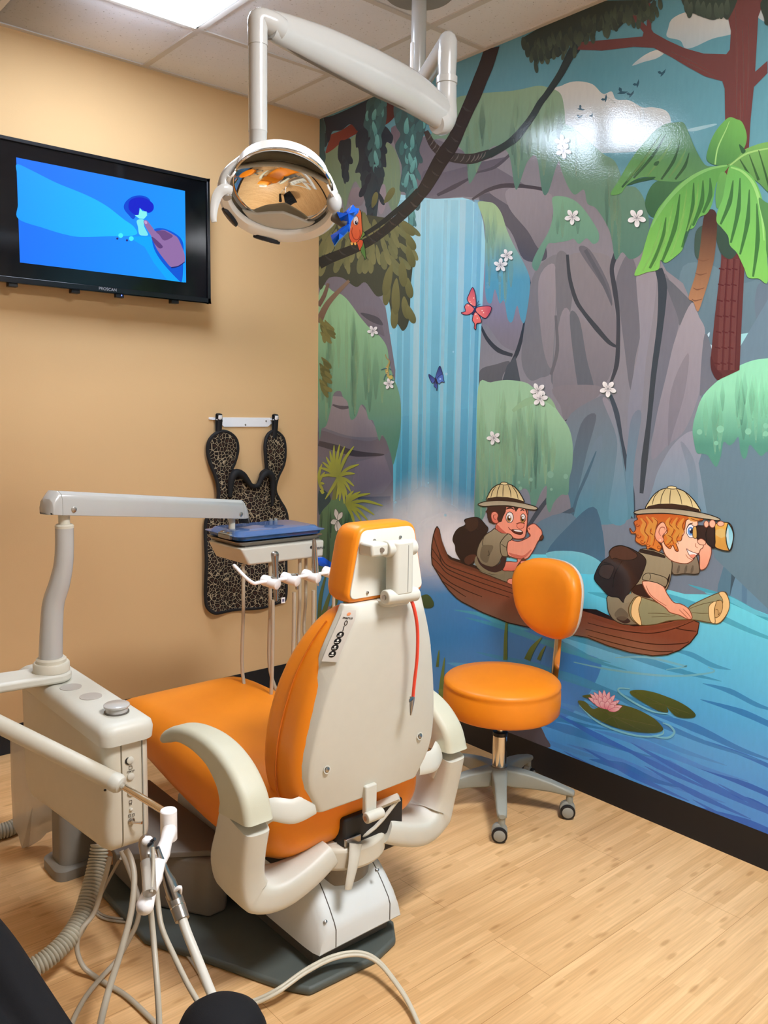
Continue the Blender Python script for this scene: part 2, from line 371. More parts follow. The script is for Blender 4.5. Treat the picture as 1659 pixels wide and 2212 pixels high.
# ================================================================== apron rail and lead apron
rail = thing('wall_hook_rail', 'white metal rail with two hooks screwed to tan wall', 'hook rail', (-0.43, 0, 1.345))
RAILW = mat('white enamelled steel', (240, 240, 240), 0.3, vary=0.02)
zr = 1.335
bar = MB().prism([(-0.545, zr - 0.022), (-0.305, zr - 0.022), (-0.262, zr + 0.008), (-0.240, zr + 0.016), (-0.240, zr + 0.022), (-0.622, zr + 0.022), (-0.622, zr + 0.012), (-0.575, zr + 0.008)], 'y', -0.006, -0.0005)
bar.build('back_plate', RAILW, rail, bevel=0.0012)
for xx in (-0.588, -0.282):
    MB().tube([(xx, -0.004, zr + 0.012), (xx, -0.03, zr + 0.012), (xx, -0.045, zr + 0.014), (xx, -0.05, zr + 0.032)], 1, 8, ell=[(0.010, 0.0035)], up=(0, 0, 1), k=4).build('hook', RAILW, rail)
for xx, dz in ((-0.555, 0.006), (-0.43, -0.012), (-0.315, 0.006)):
    MB().lathe([(0.0045, -0.0005), (0.0045, 0.001), (0.002, 0.002)], (xx, -0.006, zr + dz), (0, -1, 0), 10).build('screw', STEEL, rail)

def leopard():
    m = bpy.data.materials.new('leopard print fabric'); m.use_nodes = True; nt = m.node_tree; b = nt.nodes['Principled BSDF']; L = nt.links
    tc = nt.nodes.new('ShaderNodeTexCoord')
    mp = nt.nodes.new('ShaderNodeMapping'); mp.inputs['Scale'].default_value = (1, 0.02, 1); L.new(tc.outputs['Object'], mp.inputs['Vector'])
    v = nt.nodes.new('ShaderNodeTexVoronoi'); v.feature = 'DISTANCE_TO_EDGE'; v.inputs['Scale'].default_value = 52; L.new(mp.outputs['Vector'], v.inputs['Vector'])
    v2 = nt.nodes.new('ShaderNodeTexVoronoi'); v2.inputs['Scale'].default_value = 62; L.new(mp.outputs['Vector'], v2.inputs['Vector'])
    rp = nt.nodes.new('ShaderNodeValToRGB'); e = rp.color_ramp.elements
    e[0].position = 0.0; e[0].color = lin((186, 170, 140)); e[1].position = 0.028; e[1].color = lin((150, 132, 104))
    for pos, c in ((0.062, (30, 24, 21)), (0.20, (18, 15, 14)), (0.30, (62, 40, 30))):
        q = e.new(pos); q.color = lin(c)
    L.new(v.outputs['Distance'], rp.inputs['Fac']); L.new(rp.outputs['Color'], b.inputs['Base Color'])
    b.inputs['Roughness'].default_value = 0.7; b.inputs['Specular IOR Level'].default_value = 0.2
    return m
LEO = leopard(); TRIM = mat('black bias binding', (20, 19, 20), 0.7, vary=0.05)
apron = thing('lead_apron', 'leopard print X-ray apron with black edging hanging from white rail', 'apron', (-0.44, -0.02, 1.34))
def AZ(l): return [at(420 + X / 3.568, 880 + Y / 3.568, y=-0.035) for X, Y in l]
outl = [(155, 210), (215, 185), (280, 205), (325, 255), (338, 340), (320, 430), (300, 480), (330, 495), (390, 515), (412, 560), (440, 600), (490, 600), (515, 570), (520, 510), (545, 490), (560, 470), (550, 400), (542, 300), (560, 225), (600, 190), (640, 190), (690, 240), (700, 330), (690, 440), (655, 540), (638, 640), (670, 720), (705, 790), (718, 880), (718, 1100), (712, 1300), (705, 1470), (680, 1500), (560, 1535), (400, 1555), (220, 1578), (150, 1582), (105, 1545), (92, 1480), (88, 1300), (88, 1000), (95, 870), (130, 810), (170, 740), (180, 640), (165, 540), (130, 440), (108, 340), (118, 260)]
AO = [Vector((q.x, 0, q.z)) for q in catmull(AZ(outl), 4, True)]
def ay(x, z): return -0.030 - 0.012 * math.sin((x + 0.44) * 26) * min(1, (1.35 - z) * 2) - 0.006 * math.sin(z * 19 + x * 8)
def grid_fill(outline, step, y_of, name, m, parent, thick):
    import bmesh
    tri = geometry.tessellate_polygon([[Vector((q.x, q.z, 0)) for q in outline]])
    bm = bmesh.new(); vs = [bm.verts.new((q.x, 0, q.z)) for q in outline]
    for t in tri:
        try: bm.faces.new([vs[i] for i in t])
        except ValueError: pass
    x0 = min(q.x for q in outline); x1 = max(q.x for q in outline); z0 = min(q.z for q in outline); z1 = max(q.z for q in outline)
    for i in range(1, int((x1 - x0) / step) + 1):
        bmesh.ops.bisect_plane(bm, geom=bm.verts[:] + bm.edges[:] + bm.faces[:], plane_co=(x0 + i * step, 0, 0), plane_no=(1, 0, 0))
    for i in range(1, int((z1 - z0) / step) + 1):
        bmesh.ops.bisect_plane(bm, geom=bm.verts[:] + bm.edges[:] + bm.faces[:], plane_co=(0, 0, z0 + i * step), plane_no=(0, 0, 1))
    for v in bm.verts: v.co.y = y_of(v.co.x, v.co.z)
    b = MB(); b.v = [v.co.copy() for v in bm.verts]; bm.verts.index_update(); b.f = [tuple(v.index for v in f.verts) for f in bm.faces]; bm.free()
    o = b.build(name, m, parent)
    s = o.modifiers.new('thick', 'SOLIDIFY'); s.thickness = thick; s.offset = 0
    return o
grid_fill(AO, 0.03, ay, 'apron_panel', LEO, apron, 0.012)
MB().tube([Vector((q.x, ay(q.x, q.z), q.z)) for q in AO + AO[:2]], 0.009, 8).build('binding', TRIM, apron)
for (xx, zt) in ((-0.588, 1.268), (-0.282, 1.28)):
    MB().tube([(xx - 0.004, -0.036, zt - 0.02), (xx, -0.040, zt + 0.03), (xx, -0.046, zr + 0.03), (xx, -0.036, zr + 0.036), (xx, -0.026, zr + 0.03), (xx, -0.024, zt + 0.01), (xx - 0.004, -0.030, zt - 0.03)], 1, 8, ell=[(0.0125, 0.003)], up=(0, 1, 0), k=4).build('hanging_loop', TRIM, apron)
col = [at(420 + X / 3.568, 880 + Y / 3.568, y=-0.055) for X, Y in ((275, 690), (285, 560), (320, 505), (370, 520), (405, 560), (440, 605), (490, 600), (520, 540), (560, 505), (600, 540), (605, 640), (600, 760))]
MB().tube(col, [0.010, 0.017, 0.019, 0.016, 0.013, 0.011, 0.013, 0.017, 0.017, 0.013, 0.006], 10, k=5).build('neck_collar', TRIM, apron)

# ================================================================== dental light on its ceiling mount
lamp = thing('dental_light', 'pale grey ceiling-mounted dental light with mirrored oval reflector', 'dental light', (-0.527, -1.262, H_CEIL))
MB().lathe([(0.125, 0), (0.125, -0.012), (0.112, -0.024), (0.03, -0.026)], (-0.527, -1.262, H_CEIL - 0.004), (0, 0, 1), 40).build('ceiling_plate', mat('grey ceiling plate', (150, 146, 138), 0.5, vary=0.03), lamp)
P0 = Vector((-0.527, -1.262, 0))
MB().lathe([(0.025, 2.78), (0.025, 2.47), (0.020, 2.452)], P0, (0, 0, 1), 24).build('post', PAINT_G, lamp)
sd = Vector((-0.87, 0.10, 0)).normalized() * 0.024
MB().lathe([(0.004, 2.62), (0.0075, 2.615), (0.0075, 2.535), (0.005, 2.53)], P0 + sd, (0, 0, 1), 12).build('cable_sleeve', WHITE, lamp)
K = Vector((-0.736, -1.613, 0))
MB().tube([P0 + Vector((0, 0, 2.475)), K + Vector((0, 0, 2.462))], 0.027, 20).build('swivel_arm', PAINT_G, lamp)
MB().lathe([(0.001, 2.492), (0.012, 2.489), (0.022, 2.480), (0.028, 2.464), (0.0285, 2.425), (0.027, 2.395), (0.0262, 2.368)], K, (0, 0, 1), 28).build('swivel_cap', PAINT_G, lamp)
MB().lathe([(0.0268, 2.368), (0.031, 2.366), (0.031, 2.348), (0.0285, 2.346)], K, (0, 0, 1), 28).build('swivel_ring', PAINT_G, lamp)
MB().tube([K + Vector((0, 0, 2.347)), K + Vector((0, 0, 2.30)), K + Vector((-0.004, 0, 2.262)), K + Vector((-0.02, -0.003, 2.236)), K + Vector((-0.045, -0.008, 2.225))], [0.0285, 0.030, 0.036, 0.036, 0.026], 24, k=5).build('elbow', PAINT_G, lamp)
ap = [at(965, 255, d=2.57), at(897, 203, d=2.47), at(812, 158, d=2.33), at(711, 109, d=2.19), at(630, 74, d=2.08), at(582, 54, d=2.015)]
ap = [ap[0]] + ap[1:]
MB().tube(ap, 1, 20, ell=[(0.030, 0.046), (0.031, 0.058), (0.031, 0.058), (0.029, 0.050), (0.026, 0.040), (0.023, 0.031)], up=(0, 0, 1), k=6).build('balance_arm', PAINT_G, lamp)
MB().tube([ap[0] + Vector((0.0, 0, -0.045)), ap[1] + Vector((0, 0, -0.054)), ap[2] + Vector((0, 0, -0.057)), ap[3] + Vector((0, 0, -0.050)), ap[4] + Vector((0, 0, -0.038)), ap[5] + Vector((0, 0, -0.029))], 1, 8, ell=[(0.006, 0.0016)], k=5).build('arm_underside_strip', mat('strip grey', (120, 112, 102), 0.5), lamp)
TP = at(557, 200, d=2.0); TP.z = 0
MB().tube([ap[5] + Vector((0.03, 0.004, 0.0)), ap[5] + Vector((0.008, 0, 0.004)), Vector((TP.x + 0.004, TP.y, 2.272)), Vector((TP.x, TP.y, 2.25)), Vector((TP.x, TP.y, 2.215))], [0.027, 0.026, 0.0235, 0.0225, 0.0225], 24, k=6).build('arm_elbow', PAINT_G, lamp)
MB().lathe([(0.0213, 2.216), (0.0213, 2.03)], TP, (0, 0, 1), 24).build('drop_tube', PAINT_G, lamp)
MB().lathe([(0.0216, 2.031), (0.0205, 2.029), (0.0205, 2.003), (0.018, 1.996)], TP, (0, 0, 1), 24).build('drop_collar', PAINT_G, lamp)
# head frame
HO = at(606, 424, d=2.0)
rt = Vector((0.755, -0.656, 0)); tc_ = Vector((-0.656, -0.755, 0))
nrm = (tc_ * math.cos(math.radians(56)) + Vector((0, 0, -1)) * math.sin(math.radians(56))).normalized()
uu = rt - nrm * rt.dot(nrm); uu.normalize(); vv = nrm.cross(uu)
if vv.z < 0: vv = -vv
a_ = math.radians(-11); uu, vv = uu * math.cos(a_) + vv * math.sin(a_), vv * math.cos(a_) - uu * math.sin(a_)
def HP(u, v, w): return HO + uu * u + vv * v + nrm * w
def hring(ru, rv, w, cu=0, cv=0, n=48): return [HP(cu + ru * math.cos(2 * math.pi * i / n), cv + rv * math.sin(2 * math.pi * i / n), w) for i in range(n)]
HOUSE = mat('pearl grey lamp housing', (236, 236, 230), 0.3, vary=0.02, coat=0.2)
sh = MB()
prof = [(0.116, 0.102, 0.004, 0.004), (0.121, 0.106, 0.012, -0.002), (0.132, 0.116, 0.012, -0.014), (0.140, 0.122, 0.0, -0.020), (0.137, 0.119, -0.018, -0.016), (0.124, 0.110, -0.034, -0.002), (0.108, 0.096, -0.050, 0.006)]
def harc(ru, rv, w, cv, a0=152, a1=392, n=44): return [HP(ru * math.cos(math.radians(a0 + (a1 - a0) * i / n)), cv + rv * math.sin(math.radians(a0 + (a1 - a0) * i / n)), w) for i in range(n + 1)]
hr_ = [sh.ring(harc(a, b, w, cv)) for a, b, w, cv in prof]
for q0, q1 in zip(hr_, hr_[1:]): sh.bridge(q0, q1, False)
so = sh.build('housing_ring', HOUSE, lamp); sm = so.modifiers.new('thick', 'SOLIDIFY'); sm.thickness = 0.004
wall = MB(); wall.loft([hring(0.1165, 0.1075, -0.006, 0, 0.012), hring(0.1135, 0.106, -0.010, 0, 0.013), hring(0.111, 0.104, -0.016, 0.002, 0.015)], cap=False)
wall.build('inner_wall', mat('satin grey inner wall', (150, 150, 146), 0.4, vary=0.03, bump=0.1, bscale=900), lamp)
MIRR = mat('mirror reflector', (235, 228, 215), 0.03, 1.0, vary=0.0)
refl = MB(); rg = []
for i in range(19):
    t = i / 18; rg.append(hring(0.110 * math.sin(t * math.pi / 2) + 0.0005, 0.103 * math.sin(t * math.pi / 2) + 0.0005, -0.050 + 0.038 * math.sin(t * math.pi / 2) ** 2, 0.002, 0.015, 56))
refl.loft(rg[::-1], cap=False); refl.build('reflector', MIRR, lamp, angle=80)
MB().tube(hring(0.1115, 0.1045, -0.012, 0.002, 0.015, 48) + [hring(0.1115, 0.1045, -0.012, 0.002, 0.015, 48)[0]], 0.003, 8).build('reflector_rim', CHROME, lamp)
bk = MB(); bk.loft([hring(0.112, 0.105, -0.018, 0.002, 0.015), hring(0.108, 0.100, -0.052, 0, 0.012), hring(0.074, 0.066, -0.078, 0, 0.008), hring(0.03, 0.03, -0.098), hring(0.0005, 0.0005, -0.099)], cap=False); bk.build('rear_shell', HOUSE, lamp)
# grey bulb cover rising from the lower lip
MB().loft([[HP(u, v - 0.004, w) for u, v, w in ((-0.085, -0.056, d), (-0.05, -0.060, d), (-0.022, -0.050, d), (0.01, -0.042, d), (0.04, -0.050, d), (0.072, -0.060, d), (0.088, -0.056, d), (0.07, -0.084, d), (0.03, -0.098, d), (-0.02, -0.100, d), (-0.06, -0.090, d))] for d in (-0.006, 0.002)]).build('bulb_shield', mat('grey bulb shield', (196, 198, 192), 0.5, vary=0.04), lamp, bevel=0.003)
# control ovals on the lower lip
for ang, s in ((214, 0.030), (261, 0.033)):
    a = math.radians(ang); c = HP(0.134 * math.cos(a), 0.124 * math.sin(a) - 0.008, 0.010); out = (uu * math.cos(a) + vv * math.sin(a)); nn = (nrm * 0.75 + out * 0.65).normalized(); tg = (uu * -math.sin(a) + vv * math.cos(a)); bb = nn.cross(tg)
    pad = MB(); pad.loft([[c + tg * (s * q * math.cos(2 * math.pi * i / 24)) + bb * (0.0115 * q * math.sin(2 * math.pi * i / 24)) + nn * h for i in range(24)] for q, h in ((1, -0.004), (1, 0.0035), (0.85, 0.0048))])
    po = pad.build('control_oval', BLACKP, lamp)
    for k in (-1, 1):
        MB().lathe([(0.0045, 0.004), (0.004, 0.0056)], c + tg * (0.011 * k), nn, 14).build('button', mat('grey lamp button', (90, 92, 92), 0.4), po)
# yoke: an arch from the neck to both ends of the head
N0 = Vector((TP.x, TP.y, 2.0))
yl = [N0, at(545, 330, d=1.995), at(520, 348, d=1.985), at(492, 372, d=1.97), at(482, 400, d=1.96), at(492, 428, d=1.95)]
MB().tube(yl, 1, 12, ell=[(0.018, 0.019), (0.022, 0.013), (0.022, 0.011), (0.020, 0.011), (0.016, 0.012), (0.010, 0.010)], k=6).build('yoke', PAINT_G, lamp)
yr = [N0 + Vector((0, 0, 0.01)), at(585, 330, d=2.06), at(618, 352, d=2.13), at(662, 378, d=2.17), at(704, 408, d=2.14), at(722, 442, d=2.08), at(716, 462, d=2.04)]
MB().tube(yr, 1, 12, ell=[(0.018, 0.019), (0.018, 0.015), (0.016, 0.011), (0.015, 0.010), (0.015, 0.011), (0.015, 0.012)], k=6).build('yoke', PAINT_G, lamp)
MB().tube([at(500, 412, d=1.93), at(486, 408, d=1.92), at(472, 418, d=1.915), at(464, 440, d=1.91), at(461, 468, d=1.905), at(463, 480, d=1.905)], 1, 10, ell=[(0.006, 0.010), (0.006, 0.012), (0.006, 0.011), (0.005, 0.008), (0.004, 0.006)], k=5).build('positioning_handle', PAINT_G, lamp)
MB().ball(at(722, 438, d=2.0), 0.02, sc=(0.9, 0.9, 1.25)).build('side_knob', PAINT_G, lamp)
MB().cyl(at(722, 468, d=1.97), at(752, 486, d=1.955), 0.012).build('positioning_handle', GREYD, lamp)

# blue film wrapped around the right handle
film = thing('barrier_film', 'crumpled blue plastic film wrapped around lamp handle beside the painted parrot', 'plastic film', at(745, 486, d=1.955))
FILM = mat('blue cling film', (20, 92, 215), 0.12, vary=0.1, scale=60, trans=0.25, bump=0.5, bscale=60)
fc = at(748, 484, d=1.952)
def crumple(pts2, d, name):
    P = [at(*q, d=d) for q in pts2]; c = sum(P, Vector()) / len(P); b = MB(); n = len(P)
    fr_, bk_ = [], []
    for i, q in enumerate(P):
        k = random.uniform(-0.010, 0.010); fr_.append(q + tc_ * (0.006 + k)); bk_.append(q - tc_ * (0.006 - k))
    A = b.ring(fr_); B = b.ring(bk_); b.bridge(A, B)
    m1 = b.ring([c + tc_ * 0.020])[0]; m2 = b.ring([c - tc_ * 0.012])[0]
    for i in range(n): b.f.append((A[i], A[(i + 1) % n], m1)); b.f.append((B[(i + 1) % n], B[i], m2))
    o = b.build(name, FILM, film, angle=20); return o
crumple([(727, 458), (738, 462), (748, 458), (756, 446), (763, 443), (768, 450), (776, 450), (774, 458), (765, 466), (758, 480), (755, 500), (742, 497), (738, 480), (734, 474)], 1.955, 'film_top')
crumple([(714, 508), (728, 500), (740, 492), (756, 486), (752, 500), (742, 510), (733, 520), (722, 530), (718, 522)], 1.95, 'film_tail')
# ================================================================== patient chair
X0 = -1.258
chair = thing('dental_chair', 'orange and beige dental patient chair seen from behind, with padded headrest', 'dental chair', (X0, -1.6, 0))
BASEG = mat('dark green grey base plate', (84, 90, 84), 0.55, vary=0.05)
pl = [(-1.44, -1.935), (-1.24, -1.945), (-1.15, -1.92), (-1.105, -1.86), (-1.095, -1.75), (-1.095, -1.1), (-1.66, -1.1), (-1.66, -1.5), (-1.574, -1.673), (-1.48, -1.88)]
MB().prism(pl, 'z', 0.0, 0.022).build('base_plate', BASEG, chair, bevel=0.008)
# motor cover with a sloping end
HB = 0.138
def cover_sec(y, z0, z1, hw0, hw1, r=0.035, n=6):
    P = [(X0 - hw0, y, z0), (X0 - hw1 - 0.004, y, z1 - r)]
    for i in range(1, n): a = math.pi - math.pi / 2 * i / n; P.append((X0 - hw1 + r + r * math.cos(a), y, z1 - r + r * math.sin(a)))
    P.append((X0 - hw1 + r, y, z1)); P.append((X0 + hw1 - r, y, z1))
    for i in range(1, n): a = math.pi / 2 - math.pi / 2 * i / n; P.append((X0 + hw1 - r + r * math.cos(a), y, z1 - r + r * math.sin(a)))
    P += [(X0 + hw1 + 0.004, y, z1 - r), (X0 + hw0, y, z0)]
    return P
secs = []
for y, z0, z1 in ((-1.915, 0.078, 0.125), (-1.908, 0.07, 0.140), (-1.885, 0.068, 0.170), (-1.86, 0.066, 0.198), (-1.84, 0.065, 0.216), (-1.82, 0.065, 0.226), (-1.78, 0.065, 0.232), (-1.4, 0.065, 0.236), (-1.15, 0.065, 0.236)):
    cc_ = 0.014 if y < -1.91 else (0.004 if y < -1.90 else 0.0)
    secs.append(cover_sec(y, z0, z1, HB - cc_, HB - 0.012 - cc_ - (z1 - 0.12) * 0.06))
MB().loft(secs).build('motor_cover', COVERW, chair)
MB().box((X0, -1.5, 0.044), (2 * HB - 0.03, 0.74, 0.05)).build('lower_frame', GREYD, chair, bevel=0.006)
# end panel seams and screws
for sx in (-1, 1):
    MB().tube([(X0 + sx * 0.089, -1.9152, 0.079), (X0 + sx * 0.089, -1.9152, 0.125), (X0 + sx * 0.089, -1.908, 0.14), (X0 + sx * 0.088, -1.885, 0.17), (X0 + sx * 0.087, -1.86, 0.198), (X0 + sx * 0.086, -1.84, 0.216), (X0 + sx * 0.085, -1.82, 0.226), (X0 + sx * 0.085, -1.80, 0.229)], 0.0015, 6).build('panel_seam', GREYD, chair)
for px, py in ((703, 1991), (841, 1931), (815, 1879)):
    p = at(px, py, y=-1.90); MB().lathe([(0.004, -0.006), (0.004, 0.003), (0.002, 0.004)], (p.x, -1.9, p.z), (0, -0.75, 0.66), 10).build('screw', STEEL, chair)
# neck in the cut-out
MB().lathe([(0.088, 0.20), (0.088, 0.262)], (X0 + 0.005, -1.79, 0), (0, 0, 1), 36).build('pivot_neck', mat('worn grey casting', (122, 118, 110), 0.42, 0.3, vary=0.15), chair)
hubo = MB().prism([(X0 + 0.005 + 0.124 * math.cos(math.radians(a)), -1.80 + 0.124 * math.sin(math.radians(a))) for a in range(180, 361, 10)] + [(X0 + 0.12, -1.70), (X0 - 0.11, -1.70)], 'z', 0.262, 0.322)
hubo.build('pivot_bracket', BEIGE_G, chair, bevel=0.01)
lev = [at(768, 1822, y=-1.915), at(764, 1860, y=-1.925), at(756, 1900, y=-1.93), at(752, 1920, y=-1.93)]
MB().tube(lev, 1, 12, ell=[(0.020, 0.010), (0.017, 0.008), (0.013, 0.007), (0.011, 0.006)], up=(0, 1, 0), k=5).build('recline_lever', BEIGE, chair)
# yoke with the two arms
def arm(sx):
    P = [(X0 + sx * 0.318, -1.865, 0.478), (X0 + sx * 0.320, -1.845, 0.40), (X0 + sx * 0.314, -1.825, 0.33), (X0 + sx * 0.292, -1.825, 0.278), (X0 + sx * 0.235, -1.850, 0.262), (X0 + sx * 0.16, -1.872, 0.285), (X0 + sx * 0.085, -1.875, 0.318)]
    P = [Vector(p) for p in P]
    R = []
    W = [(0.036, 0.068), (0.036, 0.070), (0.038, 0.078), (0.044, 0.078), (0.038, 0.058), (0.035, 0.044), (0.033, 0.036)]
    path = catmull(P, 6); m = len(path)
    # sections: rounded rectangles whose depth axis stays along the chair
    for i, p in enumerate(path):
        t = (path[min(i + 1, m - 1)] - path[max(i - 1, 0)]).normalized(); dep = Vector((0, 1, 0)); dep = (dep - t * dep.dot(t)).normalized(); sd_ = t.cross(dep)
        w_ = interp([Vector(q) for q in W], i / (m - 1))
        R.append([p + sd_ * a + dep * b for a, b in rr(w_[0], w_[1], 0.020, 4)])
    fo = MB().loft(R).build('arm_frame', BEIGE, chair, angle=70); q = fo.modifiers.new('smooth', 'SMOOTH'); q.iterations = 6; q.factor = 0.5
    A = [(-1.490, 0.545, 0.026, 0.010), (-1.515, 0.561, 0.030, 0.017), (-1.58, 0.588, 0.032, 0.021), (-1.67, 0.600, 0.034, 0.027), (-1.755, 0.592, 0.036, 0.034), (-1.82, 0.562, 0.037, 0.046), (-1.856, 0.520, 0.037, 0.060), (-1.866, 0.4805, 0.037, 0.070)]
    path = catmull([Vector((X0 + sx * 0.318, a[0], a[1])) for a in A], 6); m = len(path); R = []
    for i, p in enumerate(path):
        t = (path[min(i + 1, m - 1)] - path[max(i - 1, 0)]).normalized()
        if i > m - 4: t = Vector((0, -0.1, -1)).normalized()
        up = Vector((1, 0, 0)).cross(t).normalized(); w_ = interp([Vector(a[2:]) for a in A], i / (m - 1))
        R.append([p + Vector((1, 0, 0)) * a + up * b for a, b in rr(w_[0], w_[1], 0.017, 4)])
    MB().loft(R).build('armrest', ARM_PAD, chair)
    # strap from the arm to the back
    S = [Vector((X0 + sx * 0.285, -1.86, 0.40)), Vector((X0 + sx * 0.288, -1.875, 0.455)), Vector((X0 + sx * 0.27, -1.90, 0.490)), Vector((X0 + sx * 0.225, -1.925, 0.482)), Vector((X0 + sx * 0.17, -1.925, 0.487))]
    MB().tube(S, 1, 12, ell=[(0.007, 0.014), (0.007, 0.021), (0.007, 0.026), (0.007, 0.028), (0.007, 0.028)], up=(0.3 * sx, 0.9, 0.2), k=6).build('back_strap', BEIGE, chair)
arm(-1); arm(1)
# seat and leg rest cushion
def cush_sec(y, hw, z0, z1, r):
    return [(X0 + a, y, (z0 + z1) / 2 + b) for a, b in rr(hw, (z1 - z0) / 2, r, 6)]
S = [(-1.885, 0.19, 0.365, 0.46, 0.045), (-1.87, 0.225, 0.335, 0.495, 0.07), (-1.82, 0.242, 0.292, 0.508, 0.085), (-1.70, 0.250, 0.256, 0.510, 0.10), (-1.50, 0.250, 0.262, 0.505, 0.10), (-1.30, 0.244, 0.285, 0.500, 0.095), (-1.15, 0.236, 0.310, 0.500, 0.085), (-1.03, 0.228, 0.33, 0.497, 0.07), (-0.93, 0.222, 0.33, 0.470, 0.06), (-0.80, 0.214, 0.28, 0.405, 0.055), (-0.68, 0.205, 0.235, 0.345, 0.05), (-0.64, 0.19, 0.235, 0.315, 0.035)]
MB().loft([cush_sec(*s) for s in S]).build('seat_cushion', ORANGE, chair, sub=1, angle=80)
# under-seat linkage (dark) and folds
MB().box((X0 + 0.02, -1.665, 0.272), (0.34, 0.37, 0.09)).build('seat_frame', DARKM, chair, bevel=0.01)
MB().box((X0 + 0.045, -1.862, 0.352), (0.20, 0.075, 0.085)).build('recline_mechanism', DARKM, chair, bevel=0.008)
MB().box((X0 - 0.03, -1.903, 0.335), (0.05, 0.008, 0.02)).build('mechanism_bracket', STEEL, chair, bevel=0.002)
MB().rod((X0 - 0.05, -1.80, 0.33), (X0 + 0.10, -1.93, 0.42), 0.012, 0.012).build('link_rod', BEIGE, chair)
MB().tube([(X0 - 0.10, -1.85, 0.315), (X0 + 0.02, -1.9, 0.335), (X0 + 0.10, -1.925, 0.41)], 0.005, 8, k=5).build('link_cable', BEIGE, chair)
# back cushion
B = [(0.445, 0.150, -1.79, -1.92, 0.04), (0.462, 0.200, -1.772, -1.93, 0.05), (0.50, 0.217, -1.765, -1.936, 0.05), (0.56, 0.226, -1.765, -1.942, 0.05), (0.64, 0.222, -1.768, -1.95, 0.05), (0.72, 0.207, -1.778, -1.96, 0.05), (0.80, 0.187, -1.80, -1.968, 0.05), (0.87, 0.160, -1.835, -1.976, 0.045), (0.92, 0.134, -1.868, -1.981, 0.04), (0.948, 0.108, -1.90, -1.985, 0.03), (0.958, 0.085, -1.93, -1.985, 0.02)]
MB().loft([[(X0 + a, (s[2] + s[3]) / 2 + b, s[0]) for a, b in rr(s[1], abs(s[2] - s[3]) / 2, s[4], 6)] for s in B]).build('back_cushion', ORANGE, chair, angle=80, sub=1)
MB().tube([(X0 - 0.204, -1.846, 0.47), (X0 - 0.2195, -1.851, 0.50), (X0 - 0.2275, -1.853, 0.56), (X0 - 0.2235, -1.859, 0.64), (X0 - 0.2085, -1.869, 0.72), (X0 - 0.188, -1.884, 0.80), (X0 - 0.160, -1.905, 0.87), (X0 - 0.134, -1.925, 0.92)], 0.0022, 6, k=4).build('cushion_seam', mat('dark orange stitching', (206, 108, 18), 0.6), chair)
# back shell: flange towards the cushion, recessed face behind
def hwz(z): # half width of the rear face
    T = [0.150, 0.197, 0.203, 0.198, 0.188, 0.175, 0.160, 0.142, 0.116, 0.09]
    return sum(interp(T, min(1, max(0, (z + d - 0.455) / 0.52))) for d in (-0.036, -0.018, 0, 0.018, 0.036)) / 5
def yrz(z): return -1.937 - (z - 0.475) * 0.145
R = []
zs = [0.458, 0.464, 0.48, 0.50, 0.53, 0.56, 0.59, 0.62, 0.66, 0.70, 0.74, 0.78, 0.82, 0.855, 0.88, 0.90, 0.92, 0.935, 0.955, 0.966]
for z in zs:
    h = hwz(z); yb = yrz(z); k = 1.0 if z < 0.8 else 1.0 + (z - 0.8) * 1.2
    fl = 0.014 + 0.010 * max(0, min(1, (z - 0.81) / 0.03))
    lift = 0.0 if z < 0.935 else (z - 0.935) * 0.55
    top = 0.012
    R.append([(X0 - h - fl, yb + 0.052, z), (X0 - h - fl, yb + 0.036, z), (X0 - h + 0.004, yb + 0.004 + lift, z), (X0 - h + 0.016, yb + lift, z), (X0, yb + lift - 0.004, z), (X0 + h - 0.016, yb + lift, z), (X0 + h - 0.004, yb + 0.004 + lift, z), (X0 + h + fl, yb + 0.036, z), (X0 + h + fl, yb + 0.052, z), (X0, yb + 0.048, z)])
MB().loft(R).build('back_shell', BEIGE, chair, bevel=0.004)
for px, py in ((707, 1663), (907, 1590)):
    p = at(px, py, y=-1.955)
    MB().lathe([(0.010, -0.002), (0.010, 0.0015), (0.0075, 0.0015), (0.0075, -0.001)], (p.x, yrz(p.z) - 0.002, p.z), (0, -1, 0.1), 18).build('screw_cup', BEIGE, chair)
    MB().lathe([(0.006, -0.002), (0.006, 0.003), (0.003, 0.004)], (p.x, yrz(p.z) - 0.002, p.z), (0, -1, 0.1), 12).build('screw', STEEL, chair)
p = at(813, 1309, y=-1.985)
MB().lathe([(0.006, -0.004), (0.006, 0.003), (0.004, 0.005)], (p.x, -1.985, p.z), (0, -0.5, 0.86), 12).build('screw', STEEL, chair)
# touch pad on the left flange: strip following the flange face
pad = MB(); ra, rb = [], []
for z in (0.838, 0.85, 0.862, 0.874, 0.886, 0.898, 0.910, 0.922, 0.932, 0.940, 0.947, 0.953):
    h = hwz(z); yb = yrz(z); lift = 0.0 if z < 0.935 else (z - 0.935) * 0.55
    A_ = Vector((X0 - h - 0.024, yb + 0.034, z)); B_ = Vector((X0 - h + 0.003, yb + 0.003 + lift, z)); nn = Vector((-0.75, -0.62, 0.2)).normalized()
    ra.append(A_.lerp(B_, 0.06) + nn * 0.0035); rb.append(A_.lerp(B_, 0.94) + nn * 0.0035)
a = pad.ring(ra); b = pad.ring(rb); pad.bridge(a, b, False)
padm = mat('grey membrane pad', (205, 198, 186), 0.4, vary=0.02)
po = pad.build('touch_pad', padm, chair)
INK = mat('black ink', (20, 18, 18), 0.5, vary=0); PEACH = mat('peach logo ink', (240, 150, 95), 0.5, vary=0); WINK = mat('white ink', (240, 238, 230), 0.5, vary=0)
